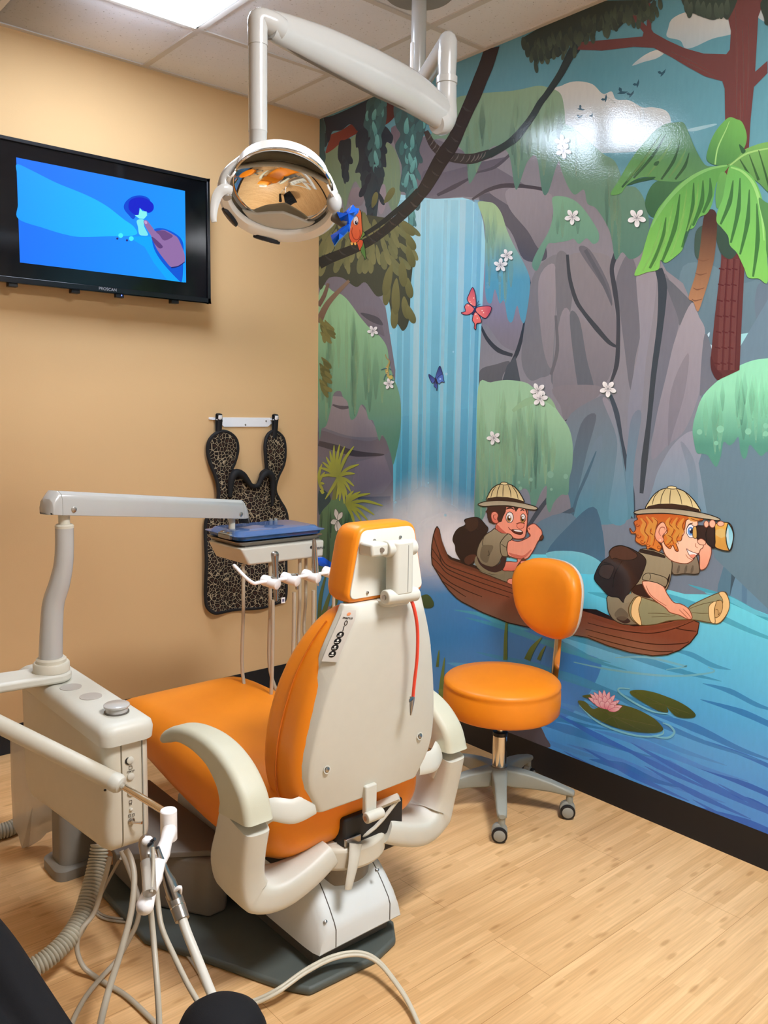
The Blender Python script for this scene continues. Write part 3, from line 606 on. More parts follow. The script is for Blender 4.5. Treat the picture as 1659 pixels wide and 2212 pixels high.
def padpt(t, s):
    Ls = [(q - p_).length for p_, q in zip(ra, ra[1:])]; tot = sum(Ls) * t; i = 0
    while i < len(Ls) - 1 and tot > Ls[i]: tot -= Ls[i]; i += 1
    f = tot / Ls[i]
    A_ = ra[i].lerp(ra[i + 1], f); B_ = rb[i].lerp(rb[i + 1], f); return A_.lerp(B_, s), (B_ - A_).normalized(), (ra[i + 1] - ra[i]).normalized()
def disc(c, xd, yd, r, m, name, parent, h=0.0006, n=20, r2=None):
    zd = Vector(xd).cross(Vector(yd)).normalized()
    if zd.y > 0: zd = -zd
    b = MB(); b.loft([[Vector(c) + Vector(xd) * (r * math.cos(2 * math.pi * i / n)) + Vector(yd) * ((r2 or r) * math.sin(2 * math.pi * i / n)) + zd * q for i in range(n)] for q in (-0.0005, h)])
    return b.build(name, m, parent)
for t in (0.15, 0.275, 0.40, 0.525):
    c, xd, yd = padpt(t, 0.5); zd = xd.cross(yd)
    k = disc(c, xd, yd, 0.0082, INK, 'button', po)
    n_ = -xd.cross(yd).normalized(); n_ = n_ if n_.y < 0 else -n_
    disc(c + yd * 0.002 + n_ * 0.0006, xd, yd, 0.0024, WINK, 'icon_head', k, n=10)
    MB().rod(c - xd * 0.005 - yd * 0.0035 + n_ * 0.001, c + xd * 0.004 - yd * 0.0025 + n_ * 0.001, 0.0007, 0.0007).build('icon_line', WINK, k)
for t, s in ((0.645, '1'), (0.755, '0')):
    c, xd, yd = padpt(t, 0.5); n_ = xd.cross(yd).normalized(); n_ = n_ if n_.y < 0 else -n_
    text_mesh('pad_numeral', s, INK, c + n_ * 0.0008, xd, yd, 0.017, po, shear=0.2)
c, xd, yd = padpt(0.86, 0.5); n_ = xd.cross(yd).normalized(); n_ = n_ if n_.y < 0 else -n_
text_mesh('brand_lettering', 'marus', INK, c + n_ * 0.0008, xd, yd, 0.0095, po, shear=0.2)
c2, _, _ = padpt(0.93, 0.52); disc(c2 + n_ * 0.0004, xd, yd, 0.0042, PEACH, 'logo_mark', po)
# headrest
def trap(hb, ht, zb, zt, y0, y1, grow=0.0): pass
def trap_ring(y, hb, ht, zb, zt, r=0.022, n=5):
    Q = [(-hb, zb), (hb, zb), (ht, zt), (-ht, zt)]; P = []
    for i in range(4):
        a_, b_, c_ = Vector(Q[i - 1] + (0,)), Vector(Q[i] + (0,)), Vector(Q[(i + 1) % 4] + (0,))
        d1 = (a_ - b_).normalized(); d2 = (c_ - b_).normalized()
        p1, p2 = b_ + d1 * r, b_ + d2 * r
        for k in range(n + 1):
            t = k / n; q = (1 - t) ** 2 * p1 + 2 * t * (1 - t) * b_ + t * t * p2; P.append((X0 + 0.001 + q.x, y, q.y))
    return P
H = [(-1.886, 0.098, 0.068, 0.988, 1.118, 0.03), (-1.892, 0.112, 0.080, 0.975, 1.132, 0.034), (-1.905, 0.120, 0.087, 0.968, 1.142, 0.034), (-1.93, 0.1245, 0.090, 0.9645, 1.1455, 0.032), (-1.965, 0.1245, 0.090, 0.9645, 1.1445, 0.030), (-1.977, 0.122, 0.087, 0.968, 1.141, 0.026), (-1.981, 0.118, 0.083, 0.973, 1.136, 0.024)]
MB().loft([trap_ring(*h) for h in H]).build('headrest_cushion', ORANGE, chair, angle=80)
MB().loft([trap_ring(-1.978, 0.1155, 0.0805, 0.976, 1.1335, 0.020), trap_ring(-1.9845, 0.115, 0.080, 0.9765, 1.133, 0.020)]).build('headrest_panel', mat('pale beige panel', (226, 225, 212), 0.4, vary=0.02), chair, bevel=0.0015)
for px, py in ((809, 1167), (865, 1160), (794, 1280)):
    p = at(px, py, y=-1.986); MB().lathe([(0.0035, -0.002), (0.0035, 0.0015), (0.0018, 0.0024)], (p.x, -1.986, p.z), (0, -1, 0), 10).build('screw', STEEL, chair)
# headrest articulation
XB = -1.256
MB().cyl((-1.300, -2.022, 1.093), (-1.212, -2.022, 1.090), 0.0195, 20).build('upper_knuckle', BEIGE, chair, bevel=0.003)
MB().box((-1.322, -2.008, 1.094), (0.050, 0.048, 0.030)).build('panel_bracket', BEIGE, chair, bevel=0.006)
MB().lathe([(0.006, 0), (0.006, 0.002), (0.003, 0.002)], at(825, 1188, y=-2.033), (-0.5, -0.8, 0), 12).build('screw', STEEL, chair)
MB().loft([[(XB + a, -2.024 + b, z) for a, b in rr(0.030, 0.021, 0.013, 5)] for z in (0.985, 1.0, 1.09, 1.108)]).build('link_arm', BEIGE, chair, bevel=0.004)
MB().tube([(XB + 0.008, -2.0452, 0.99), (XB + 0.008, -2.0452, 1.10)], 0.0009, 6).build('link_seam', GREYP, chair)
MB().cyl((-1.304, -2.028, 0.982), (-1.206, -2.028, 0.978), 0.0175, 20).build('lower_knuckle', BEIGE, chair, bevel=0.003)
MB().lathe([(0.006, 0), (0.006, 0.003), (0.003, 0.003)], (-1.3045, -2.028, 0.982), (-1, -0.02, 0), 12).build('screw', STEEL, chair)
MB().loft([[(XB + 0.002 + a, -2.0 + b, z) for a, b in rr(0.040, 0.026, 0.02, 5)] for z in (0.955, 0.968)]).build('headrest_socket', BEIGE, chair, bevel=0.003)
MB().box((XB, -2.012, 0.972), (0.05, 0.014, 0.02)).build('release_tab', BEIGE, chair, bevel=0.004)
# back hinge below the shell
pc = at(802, 1755, y=-1.95)
MB().box((pc.x - 0.002, -1.945, pc.z + 0.035), (0.036, 0.016, 0.075)).build('hinge_plate', BEIGE, chair, bevel=0.004)
MB().cyl((pc.x - 0.024, -1.958, pc.z - 0.005), (pc.x + 0.028, -1.958, pc.z - 0.005), 0.0135, 18).build('hinge_barrel', BEIGE, chair, bevel=0.002)
MB().lathe([(0.006, 0), (0.006, 0.002), (0.003, 0.002)], (pc.x - 0.0245, -1.958, pc.z - 0.005), (-1, 0, 0), 12).build('screw', STEEL, chair)

# red napkin cord hanging down the back
cord = thing('napkin_cord', 'red cord with metal clip hanging down the back of the dental chair', 'cord', at(885, 1290, y=-2.03))
cp = [at(878, 1286, y=-2.012), at(888, 1296, y=-2.03), at(897, 1325, y=-2.035), at(902, 1365, y=-2.028), at(901, 1420, y=-2.02), at(895, 1475, y=-2.008), at(892, 1508, y=-2.0)]
MB().tube(cp, 0.0042, 10, k=8).build('cord', mat('coral red tubing', (242, 78, 56), 0.35, vary=0.03), cord)
e = cp[-1]
MB().tube([e + Vector((-0.002, 0, 0.004)), at(889, 1523, y=-2.003), at(887, 1545, y=-2.003)], 1, 8, ell=[(0.0065, 0.006), (0.0055, 0.005), (0.0015, 0.002)], up=(0, 1, 0)).build('clip_jaw', STEEL, cord)
MB().tube([e + Vector((-0.002, -0.004, 0.002)), at(884, 1514, y=-2.012)], 1, 8, ell=[(0.005, 0.0012)], up=(0, 1, 0)).build('clip_lever', STEEL, cord)

# ================================================================== operator stool
SX, SY = -0.335, -1.557
stool = thing('operator_stool', 'orange round operator stool with curved backrest on grey five-star base', 'stool', (SX, SY, 0))
MB().lathe([(0.150, 0.352), (0.196, 0.356), (0.205, 0.366), (0.207, 0.40), (0.206, 0.440), (0.203, 0.450), (0.206, 0.455), (0.205, 0.463), (0.196, 0.472), (0.14, 0.479), (0.001, 0.481)], (SX, SY, 0), (0, 0, 1), 64).build('seat', ORANGE, stool, angle=60)
MB().lathe([(0.12, 0.340), (0.16, 0.345), (0.16, 0.353)], (SX, SY, 0), (0, 0, 1), 40).build('seat_plate', BLACKP, stool)
MB().cyl((SX, SY, 0.16), (SX, SY, 0.345), 0.0125, 20).build('gas_piston', CHROME, stool)
MB().lathe([(0.0255, 0.150), (0.0255, 0.268)], (SX, SY, 0), (0, 0, 1), 32).build('gas_cylinder', CHROME, stool)
MB().lathe([(0.0262, 0.262), (0.0262, 0.275), (0.014, 0.277)], (SX, SY, 0), (0, 0, 1), 32).build('cylinder_cap', BLACKP, stool)
MB().lathe([(0.029, 0.142), (0.029, 0.152)], (SX, SY, 0), (0, 0, 1), 32).build('cylinder_collar', STEEL, stool)
MB().lathe([(0.021, 0.045), (0.021, 0.10)], (SX, SY, 0), (0, 0, 1), 24).build('cylinder_foot', CHROME, stool)
SB = mat('grey green cast base', (148, 150, 138), 0.42, vary=0.04, bump=0.05)
MB().lathe([(0.036, 0.085), (0.042, 0.10), (0.046, 0.135), (0.040, 0.146), (0.028, 0.148)], (SX, SY, 0), (0, 0, 1), 36).build('base_hub', SB, stool)
ends = [(-0.525, -1.74), (-0.212, -1.772), (-0.585, -1.45), (-0.118, -1.50), (-0.305, -1.285)]
cang = [-0.30, -0.30, 0.25, 0.9, 1.2]
for (ex, ey), ca in zip(ends, cang):
    dv = Vector((ex - SX, ey - SY, 0)); Ld = 0.255; dv.normalize(); s_ = Vector((-dv.y, dv.x, 0)); c0 = Vector((SX, SY, 0))
    R = []
    for d_, zt, zb, w_ in ((0.02, 0.146, 0.088, 0.030), (0.06, 0.145, 0.083, 0.026), (0.12, 0.138, 0.086, 0.0215), (0.19, 0.122, 0.086, 0.019), (0.235, 0.108, 0.082, 0.018), (0.262, 0.100, 0.08, 0.016), (0.268, 0.096, 0.082, 0.010)):
        p = c0 + dv * d_; R.append([p + s_ * a + Vector((0, 0, (zt + zb) / 2 + b)) for a, b in rr(w_, (zt - zb) / 2, 0.008, 3)])
    MB().loft(R).build('base_leg', SB, stool)
    e_ = c0 + dv * 0.252
    MB().cyl(e_ + Vector((0, 0, 0.05)), e_ + Vector((0, 0, 0.09)), 0.012, 14).build('leg_socket', SB, stool)
    ax = Vector((math.cos(ca - math.pi / 2 - 0.55), math.sin(ca - math.pi / 2 - 0.55), 0)); fw = Vector((-ax.y, ax.x, 0)); cc = e_ + fw * -0.006
    cas = MB().lathe([(0.020, -0.012), (0.0265, -0.009), (0.0265, 0.009), (0.020, 0.012)], cc + Vector((0, 0, 0.0335)), ax, 24).build('caster_hood', GREYP, stool)
    for sg in (-1, 1):
        wc = cc + ax * (sg * 0.019) + Vector((0, 0, 0.0265))
        wh = MB().lathe([(0.020, -0.0065), (0.0258, -0.005), (0.0265, 0), (0.0258, 0.005), (0.022, 0.0065)], wc, ax, 28).build('caster_wheel', BLACKP, stool)
        MB().lathe([(0.0195, -0.002), (0.0195, 0.001), (0.017, 0.0025)], wc + ax * (sg * 0.0062), ax * sg, 24).build('wheel_disc', GREYP, wh)
# backrest: a thick bowed pad on a bent steel strap
bn = Vector((-0.989, 0.150, 0)).normalized()       # the way the pad faces
bs = Vector((bn.y, -bn.x, 0))
if bs.y > 0: bs = -bs                               # sideways, towards the viewer
bc = Vector((SX, SY, 0)) - bn * 0.235
BZ = 0.735
def pad_ring(off, k, zk=1.0):
    P = []
    for i in range(40):
        a_ = 2 * math.pi * i / 40; cu, su = math.cos(a_), math.sin(a_)
        # rounded outline, wider at the top
        sx_ = 0.158 * math.copysign(abs(cu) ** 0.8, cu); sz_ = 0.142 * math.copysign(abs(su) ** 0.75, su)
        sx_ *= 1.0 + 0.14 * (sz_ / 0.142)
        s2 = sx_ * k; z2 = sz_ * (1 - (1 - k) * 0.95)
        bow = (s2 / 0.158) ** 2 * 0.034
        P.append(bc + bs * s2 + bn * (off + bow) + Vector((0, 0, BZ + z2)))
    return P
MB().loft([pad_ring(-0.012, 0.97), pad_ring(-0.004, 1.0), pad_ring(0.012, 1.02), pad_ring(0.028, 1.0), pad_ring(0.040, 0.92), pad_ring(0.048, 0.78), pad_ring(0.053, 0.5), pad_ring(0.054, 0.15)]).build('backrest', ORANGE, stool, angle=80)
MB().loft([pad_ring(-0.030, 0.80), pad_ring(-0.026, 0.94), pad_ring(-0.016, 1.0), pad_ring(-0.008, 1.005)]).build('backrest_shell', mat('off white shell', (226, 222, 212), 0.4), stool, angle=80)
st = [bc + bn * -0.030 + Vector((0, 0, 0.70)), bc + bn * -0.028 + Vector((0, 0, 0.58)), bc + bn * -0.020 + Vector((0, 0, 0.47)), bc + bn * -0.010 + Vector((0, 0, 0.40)), bc + bn * 0.015 + Vector((0, 0, 0.355)), bc + bn * 0.06 + Vector((0, 0, 0.345)), bc + bn * 0.16 + Vector((0, 0, 0.345))]
MB().tube(st, 1, 12, ell=[(0.019, 0.004)], up=tuple(bn), k=8).build('backrest_strut', CHROME, stool)
# ================================================================== delivery unit (console, column, post, beam, head, assistant arm)
unit = thing('dental_delivery_unit', 'beige dental delivery console with curved post, long beam arm and tray head', 'dental delivery unit', (-1.75, -1.35, 0))
def console_ring(x, inset=0.0):
    Q = [(-1.640 + inset, 0.362 + inset), (-1.640 + inset, 0.642), (-1.050 - inset, 0.642), (-1.050 - inset, 0.300 + inset)]
    rs = [0.035, 0.004, 0.004, 0.06]; P = []
    for i in range(4):
        a_, b_, c_ = Vector(Q[i - 1]), Vector(Q[i]), Vector(Q[(i + 1) % 4]); r = rs[i]
        p1, p2 = b_ + (a_ - b_).normalized() * r, b_ + (c_ - b_).normalized() * r
        for k in range(6):
            t = k / 5; q = (1 - t) ** 2 * p1 + 2 * t * (1 - t) * b_ + t * t * p2; P.append((x, q.x, q.y))
    return P
CX0, CX1 = -1.812, -1.700
MB().loft([console_ring(CX0, 0.022), console_ring(CX0 + 0.006, 0.008), console_ring(CX0 + 0.02, 0.0), console_ring(-1.7735, 0.0)]).build('side_cover', BEIGE_G, unit)
MB().loft([console_ring(-1.7715, 0.004), console_ring(-1.7695, 0.0), console_ring(CX1 - 0.014, 0.0), console_ring(CX1 - 0.004, 0.008), console_ring(CX1, 0.022)]).build('body', BEIGE_G, unit)
MB().loft([console_ring(-1.7745, 0.006), console_ring(-1.7705, 0.006)]).build('dark_seam', GREYD, unit)
MB().box((-1.7205, -1.641, 0.505), (0.0022, 0.004, 0.265)).build('panel_edge', GREYP, unit)
lid = MB(); Lr = []
lc = ((CX0 + CX1) / 2, -1.352)
for z, g_ in ((0.628, -0.004), (0.630, 0.004), (0.655, 0.006), (0.668, 0.003), (0.676, -0.006), (0.680, -0.018)):
    Lr.append([(lc[0] + a, lc[1] + b, z) for a, b in rr(0.061 + g_, 0.300 + g_, 0.03, 6)])
lid.loft(Lr).build('lid', BEIGE, unit)
for px, py, up in ((153, 1484, 0), (196, 1504, 0), (252, 1527, 1)):
    p = at(px, py, z=0.681 + 0.012 * up)
    if up:
        MB().lathe([(0.029, -0.012), (0.029, 0.0), (0.001, 0.0005)], (p.x, p.y, 0.683), (0, 0, 1), 36).build('cup_recess', GREYD, unit)
        MB().lathe([(0.026, -0.002), (0.026, 0.010), (0.030, 0.012), (0.0305, 0.016), (0.028, 0.018), (0.001, 0.0185)], (p.x, p.y, 0.683), (0, 0, 1), 36).build('raised_cap', PAINT_G, unit)
    else:
        MB().lathe([(0.027, -0.003), (0.027, 0.0006), (0.001, 0.0012)], (p.x, p.y, 0.681), (0, 0, 1), 36).build('cap_disc', mat('light grey cap', (176, 170, 160), 0.4, vary=0.02), unit)
# front controls
def ff(px, py): return at(px, py, y=-1.641)
for px, py, r in ((281, 1642, 0.0085), (282, 1677, 0.0085), (284, 1710, 0.0095), (283, 1748, 0.004)):
    p = ff(px, py)
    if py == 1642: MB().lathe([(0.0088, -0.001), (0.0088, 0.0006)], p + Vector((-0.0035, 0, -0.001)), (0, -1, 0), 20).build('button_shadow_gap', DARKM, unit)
    MB().lathe([(r, -0.002), (r, 0.003), (r * 0.7, 0.0042), (0.0005, 0.0046)], p, (0, -1, 0), 20).build('button', BEIGE, unit)
def small_text(s, px, py, size):
    p = ff(px, py); text_mesh('panel_lettering', s, INK, (p.x, -1.6425, p.z), (1, 0, 0), (0, 0, 1), size, unit)
small_text('marus', 282, 1665, 0.0075); small_text('HI', 282, 1737, 0.006)
p = ff(281, 1658)
def sq_icon(px, py, s):
    p = ff(px, py)
    for dx, dz, w_, h_ in ((0, s, 2 * s, 0.0006), (0, -s, 2 * s, 0.0006), (-s, 0, 0.0006, 2 * s), (s, 0, 0.0006, 2 * s)):
        MB().box((p.x + dx, -1.6412, p.z + dz), (w_, 0.001, h_)).build('panel_icon', GREYD, unit)
sq_icon(282, 1658, 0.0038); sq_icon(282, 1732, 0.0034); sq_icon(280, 1762, 0.0028); sq_icon(288, 1760, 0.0028)
p = ff(284, 1773)
MB().lathe([(0.0085, -0.001), (0.0085, 0.003), (0.006, 0.004), (0.006, 0.007)], p, (0, -1, 0), 6).build('toggle_base', STEEL, unit)
MB().tube([p + Vector((0, -0.005, 0)), p + Vector((0.001, -0.012, 0.0)), p + Vector((0.014, -0.026, 0.001))], [0.003, 0.0028, 0.0036], 10).build('toggle_lever', CHROME, unit)
# column and foot under the console
FT = Vector((-1.655, -1.005, 0))
MB().loft([[(FT.x + a, FT.y + b, z) for a, b in rr(w_, d_, 0.03, 5)] for z, w_, d_ in ((0, 0.078, 0.07), (0.03, 0.078, 0.07), (0.036, 0.072, 0.064), (0.037, 0.058, 0.052), (0.30, 0.055, 0.05))]).build('column_foot', mat('grey column foot', (132, 126, 114), 0.5, vary=0.04), unit)
MB().box((-1.70, -1.08, 0.44), (0.07, 0.06, 0.32)).build('column', GREYP, unit, bevel=0.01)
# dark utility plate between column and chair base, and the pedestal box below it
sl = [at(270, 1848, z=0.2), at(474, 1845, z=0.2)]
pl2 = [(sl[0].x - 0.02, sl[0].y + 0.01), (sl[1].x + 0.05, sl[1].y - 0.02), (-1.405, -1.0), (-1.62, -0.92)]
MB().prism(pl2, 'z', 0.188, 0.205).build('link_plate', mat('grey link plate', (112, 106, 96), 0.55, vary=0.05), unit, bevel=0.003)
MB().prism([(-1.60, -1.36), (-1.49, -1.535), (-1.437, -1.535), (-1.412, -1.50), (-1.412, -1.15), (-1.60, -1.15)], 'z', 0.023, 0.187).build('junction_box', mat('grey junction box', (120, 113, 102), 0.55, vary=0.04), unit, bevel=0.012)
# bracket plate over the lid that carries post and assistant arm
PB = at(112, 1462, z=0.69)
br = [(PB.x + 0.050 * math.cos(math.radians(a)), PB.y + 0.050 * math.sin(math.radians(a))) for a in range(-80, 91, 12)]
q0, q1 = at(-180, 1484, z=0.70), at(-180, 1540, z=0.67)
br += [(q0.x, q0.y), (q1.x, q1.y)]
MB().prism(br, 'z', 0.682, 0.708).build('swing_plate', BEIGE, unit, bevel=0.008)
MB().lathe([(0.046, 0.708), (0.046, 0.728), (0.043, 0.732), (0.038, 0.732), (0.038, 0.740), (0.034, 0.744)], (PB.x, PB.y, 0), (0, 0, 1), 36).build('post_collar', BEIGE_G, unit)
def on_post(px, py): # points on the post's upright plane, facing the viewer
    v = ray(px, py); n = _g; t = (Vector((PB.x, PB.y, 0)) - CAM).dot(n) / v.dot(n); return CAM + v * t
pp = [on_post(109, 1440), on_post(110, 1400), on_post(112, 1340), on_post(116, 1300), on_post(128, 1262), on_post(136, 1225), on_post(139, 1190), on_post(139, 1137)]
MB().tube(pp, [0.0305, 0.030, 0.0285, 0.0275, 0.0265, 0.0245, 0.0235, 0.0230], 24, k=6).build('post', PAINT_G, unit)
TPp = pp[-1]
MB().lathe([(0.0235, -0.004), (0.0235, 0.002), (0.020, 0.006)], TPp, (0, 0, 1), 24).build('post_rim', BEIGE_G, unit)
MB().cyl(TPp, TPp + Vector((0, 0, 0.035)), 0.0145, 18).build('post_pin', BEIGE_G, unit)
# beam: box section from post to the tray head
z_beam = TPp.z + 0.030
BL = Vector((TPp.x, TPp.y, 0)); BR = Vector((-1.115, -1.035, 0)); bd = (BR - BL).normalized(); bsd = Vector((bd.y, -bd.x, 0))
def beam_sec(s, zt, zb, w_):
    c = BL + bd * s; dz_ = -0.072 * s / 0.6
    return [c + bsd * a + Vector((0, 0, z + dz_)) for a, z in ((-w_, zb), (w_, zb), (w_, zt - 0.022), (w_ - 0.004, zt - 0.008), (w_ - 0.014, zt), (-w_ + 0.014, zt), (-w_ + 0.004, zt - 0.008), (-w_, zt - 0.022))]
Lb = (BR - BL).length
zt = z_beam + 0.062
MB().loft([beam_sec(-0.058, zt - 0.040, z_beam + 0.004, 0.02), beam_sec(-0.054, zt - 0.022, z_beam + 0.001, 0.026), beam_sec(-0.034, zt, z_beam, 0.029), beam_sec(Lb + 0.035, zt, z_beam, 0.029), beam_sec(Lb + 0.055, zt - 0.020, z_beam + 0.002, 0.026), beam_sec(Lb + 0.066, z_beam + 0.015, z_beam + 0.004, 0.02)]).build('beam_arm', PAINT_G, unit, bevel=0.003)
for s in (-0.028, Lb + 0.028):
    MB().loft([beam_sec(s - 0.0006, zt + 0.0004, z_beam - 0.0004, 0.0294), beam_sec(s + 0.0006, zt + 0.0004, z_beam - 0.0004, 0.0294)]).build('beam_seam', GREYP, unit)
for s in (0.006, Lb + 0.010):
    c = BL + bd * s + bsd * 0.0295 + Vector((0, 0, z_beam + 0.016 - 0.12 * s))
    if bsd.y > 0: c = BL + bd * s - bsd * 0.0295 + Vector((0, 0, z_beam + 0.016 - 0.12 * s))
    MB().lathe([(0.0075, -0.002), (0.0075, 0.002), (0.005, 0.003)], c, (0, -1, 0), 14).build('screw', STEEL, unit)
MB().cyl(BR + Vector((0, 0, 0.95)), BR + Vector((0, 0, z_beam - 0.055)), 0.011, 16).build('head_pin', BEIGE_G, unit)
# tray head
hz0, hz1 = 0.899, 0.957
hx0, hx1, hy0, hy1 = -1.148, -0.818, -1.150, -0.930
def head_ring(z, g_, x_in): return [(hx0 + x_in - g_, hy0 - g_, z), (hx1 + g_, hy0 - g_, z), (hx1 + g_, hy1 + g_, z), (hx0 - g_, hy1 + g_, z)]
MB().loft([[(-1.117, hy0 + 0.006, hz0), (hx1 - 0.004, hy0, hz0), (hx1 - 0.004, hy1, hz0), (-1.117, hy1, hz0)], [(hx0, hy0 + 0.006, hz1), (hx1, hy0, hz1), (hx1, hy1, hz1), (hx0, hy1, hz1)]]).build('tray_head', BEIGE, unit, bevel=0.007)
MB().box(((hx0 + hx1) / 2 + 0.01, (hy0 + hy1) / 2 + 0.005, hz1 + 0.002), (0.30, 0.19, 0.008)).build('tray_mat', GREYD, unit, bevel=0.003)
p = at(691, 1183, y=hy0 - 0.001)
text_mesh('brand_lettering', 'marus', INK, (p.x, hy0 - 0.0012, p.z), (1, 0, 0), (0, 0, 1), 0.017, unit)
p = at(673, 1182, y=hy0 - 0.001)
disc((p.x, hy0 - 0.0008, p.z), Vector((1, 0, 0)), Vector((0, 0, 1)), 0.005, INK, 'logo_mark', unit)
# instrument bar with four holders
hp = [at(506, 1222, y=-1.165), at(512, 1228, y=-1.20), at(530, 1247, y=-1.25), at(548, 1260, y=-1.262), at(560, 1263, y=-1.262), at(600, 1262, y=-1.262), at(640, 1258, y=-1.262), at(690, 1247, y=-1.262), at(725, 1240, y=-1.262)]
for q in hp[4:]: q.z = hp[3].z
MB().tube(hp, 0.0058, 12, k=4).build('instrument_bar', WHITE, unit)
HOLD = []
hzb = hp[3].z
for k, px in enumerate((584, 627, 672, 716)):
    c = at(px, 1250, y=-1.262); c.z = hzb; HOLD.append(c)
    dv = Vector((0.35, -0.92, -0.16)).normalized()
    h = MB().lathe([(0.012, -0.032), (0.0165, -0.029), (0.0175, -0.02), (0.0175, 0.02), (0.0165, 0.029), (0.012, 0.032)], c + Vector((0, 0, -0.004)), dv, 24).build('instrument_holder', WHITE, unit)
    MB().lathe([(0.010, -0.001), (0.010, 0.0008)], c + Vector((0.006, -0.012, 0.0135)), (0, 0, 1), 18).build('holder_socket', GREYP, h)

# assistant arm: bar, rod, block, holder bar with rounded ends
A0, A1 = at(-160, 1486, d=1.985), at(246, 1688, d=1.815)
MB().tube([A0, A0.lerp(A1, 0.5), A1], 0.021, 24).build('assistant_arm', BEIGE_G, unit)
ad = (A1 - A0).normalized()
MB().lathe([(0.0205, -0.006), (0.022, 0.0), (0.022, 0.012), (0.018, 0.020), (0.011, 0.023), (0.001, 0.0232)], A1, ad, 24).build('arm_end_cap', BEIGE, unit)
MB().lathe([(0.003, 0), (0.003, 0.002)], at(227, 1706, d=1.80), (-0.4, -0.7, -0.4), 10).build('set_screw', DARKM, unit)
MB().cyl(A0 - ad * 0.0 + Vector((0, 0, -0.024)), Vector((A0.x, A0.y, 0.708)), 0.024, 24).build('arm_pivot', BEIGE_G, unit)
R1 = at(362, 1757, d=1.665)
MB().tube([A1 + ad * 0.018, R1], 0.0075, 16).build('steel_rod', CHROME, unit)
BK = at(364, 1752, d=1.66)
MB().lathe([(0.0160, -0.066), (0.0172, -0.064), (0.0172, -0.002), (0.0155, 0.0)], (BK.x, BK.y, BK.z + 0.003), (0, 0, 1), 28).build('swivel_block', WHITE, unit)
HB1, HB2 = at(366, 1800, d=1.645), at(313, 1952, d=1.385)
HB1.z = HB2.z = (HB1.z + HB2.z) / 2
MB().cyl(Vector((BK.x, BK.y, BK.z - 0.05)), HB1 + Vector((0, 0, 0.0)), 0.006, 12).build('block_pin', STEEL, unit)
hd = (HB2 - HB1).normalized(); Lh = (HB2 - HB1).length
for k in range(3):
    a_, b_ = HB1 + hd * (Lh * k / 3), HB1 + hd * (Lh * (k + 1) / 3)
    pr = [(0.001, -0.016), (0.009, -0.0135), (0.0145, -0.007), (0.0158, 0.0), (0.0145, 0.012), (0.0125, (b_ - a_).length * 0.5), (0.0145, (b_ - a_).length - 0.012), (0.0158, (b_ - a_).length), (0.0145, (b_ - a_).length + 0.007), (0.009, (b_ - a_).length + 0.0135), (0.001, (b_ - a_).length + 0.016)]
    MB().lathe(pr, a_, hd, 24).build('holder_knuckle', WHITE, unit)

# ---- instruments held by the assistant arm
CLEAR = mat('frosted clear sleeve', (205, 198, 185), 0.15, vary=0.03, trans=0.55)
syr = thing('air_water_syringe', 'silver air and water syringe with two push buttons in white holder', 'dental syringe', at(318, 1860, d=1.445))
sp = [at(316, 1822, d=1.460), at(318, 1850, d=1.445), at(321, 1880, d=1.420), at(322, 1925, d=1.385)]
MB().tube([at(312, 1812, d=1.470), sp[0], sp[1], at(320, 1868, d=1.430)], [0.010, 0.0145, 0.0125, 0.0105], 18, k=5).build('handle', STEEL, syr)
MB().tube([at(319, 1862, d=1.432), at(321, 1885, d=1.415), at(323, 1930, d=1.380)], [0.0135, 0.0125, 0.012], 18, k=4).build('sleeve', CLEAR, syr)
hc = at(318, 1816, d=1.451)
MB().ball(hc, 0.010, sc=(1.1, 0.7, 0.85)).build('white_cap', WHITE, syr)
for px, py in ((331, 1815), (326, 1822)):
    q = at(px, py, d=1.442); MB().lathe([(0.0035, -0.006), (0.0035, 0.004), (0.003, 0.005)], q, (0.35, -0.6, 0.6), 14).build('button', mat('gunmetal button', (95, 100, 110), 0.25, 0.8), syr)
MB().tube([at(330, 1830, d=1.435), at(331, 1868, d=1.415), at(327, 1928, d=1.375)], [0.0032, 0.003, 0.003], 8, k=4).build('side_tube', HOSE, syr)
hb_ = at(328, 1975, d=1.40)
t1 = [at(325, 1960, d=1.40), at(328, 1990, d=1.395), at(333, 2045, d=1.37), at(340, 2135, d=1.32), at(344, 2212, d=1.29), at(346, 2300, d=1.26)]
MB().tube(t1, 0.0052, 10, k=6).build('tubing', HOSE, syr)

hve = thing('suction_handpiece', 'grey suction wand with wide white hose hanging from the assistant arm', 'suction handpiece', at(380, 1930, d=1.53))
MB().tube([at(340, 1832, d=1.525), at(346, 1850, d=1.525), at(358, 1885, d=1.525), at(366, 1905, d=1.525), at(374, 1928, d=1.522), at(380, 1945, d=1.52)], [0.0048, 0.0055, 0.0085, 0.0125, 0.0135, 0.0135], 18, k=5).build('wand_tip', STEEL, hve)
MB().lathe([(0.0045, 0), (0.003, 0.0012)], at(340, 1831, d=1.524), at(340, 1831, d=1.525) - at(346, 1850, d=1.525), 12).build('tip_opening', DARKM, hve)
MB().tube([at(374, 1930, d=1.53), at(384, 1958, d=1.512), at(394, 1987, d=1.495)], [0.0155, 0.0148, 0.0140], 20).build('valve_body', mat('pewter valve', (140, 134, 124), 0.3, 0.7, vary=0.04), hve)
MB().lathe([(0.0152, -0.001), (0.0152, 0.001)], at(385, 1960, d=1.511), at(394, 1987, d=1.495) - at(374, 1930, d=1.53), 20).build('valve_ring', CHROME, hve)
MB().tube([at(370, 1932, d=1.517), at(380, 1922, d=1.515), at(389, 1917, d=1.515), at(391, 1930, d=1.52)], [0.0032, 0.004, 0.004, 0.002], 10, k=4).build('valve_lever', WHITE, hve)
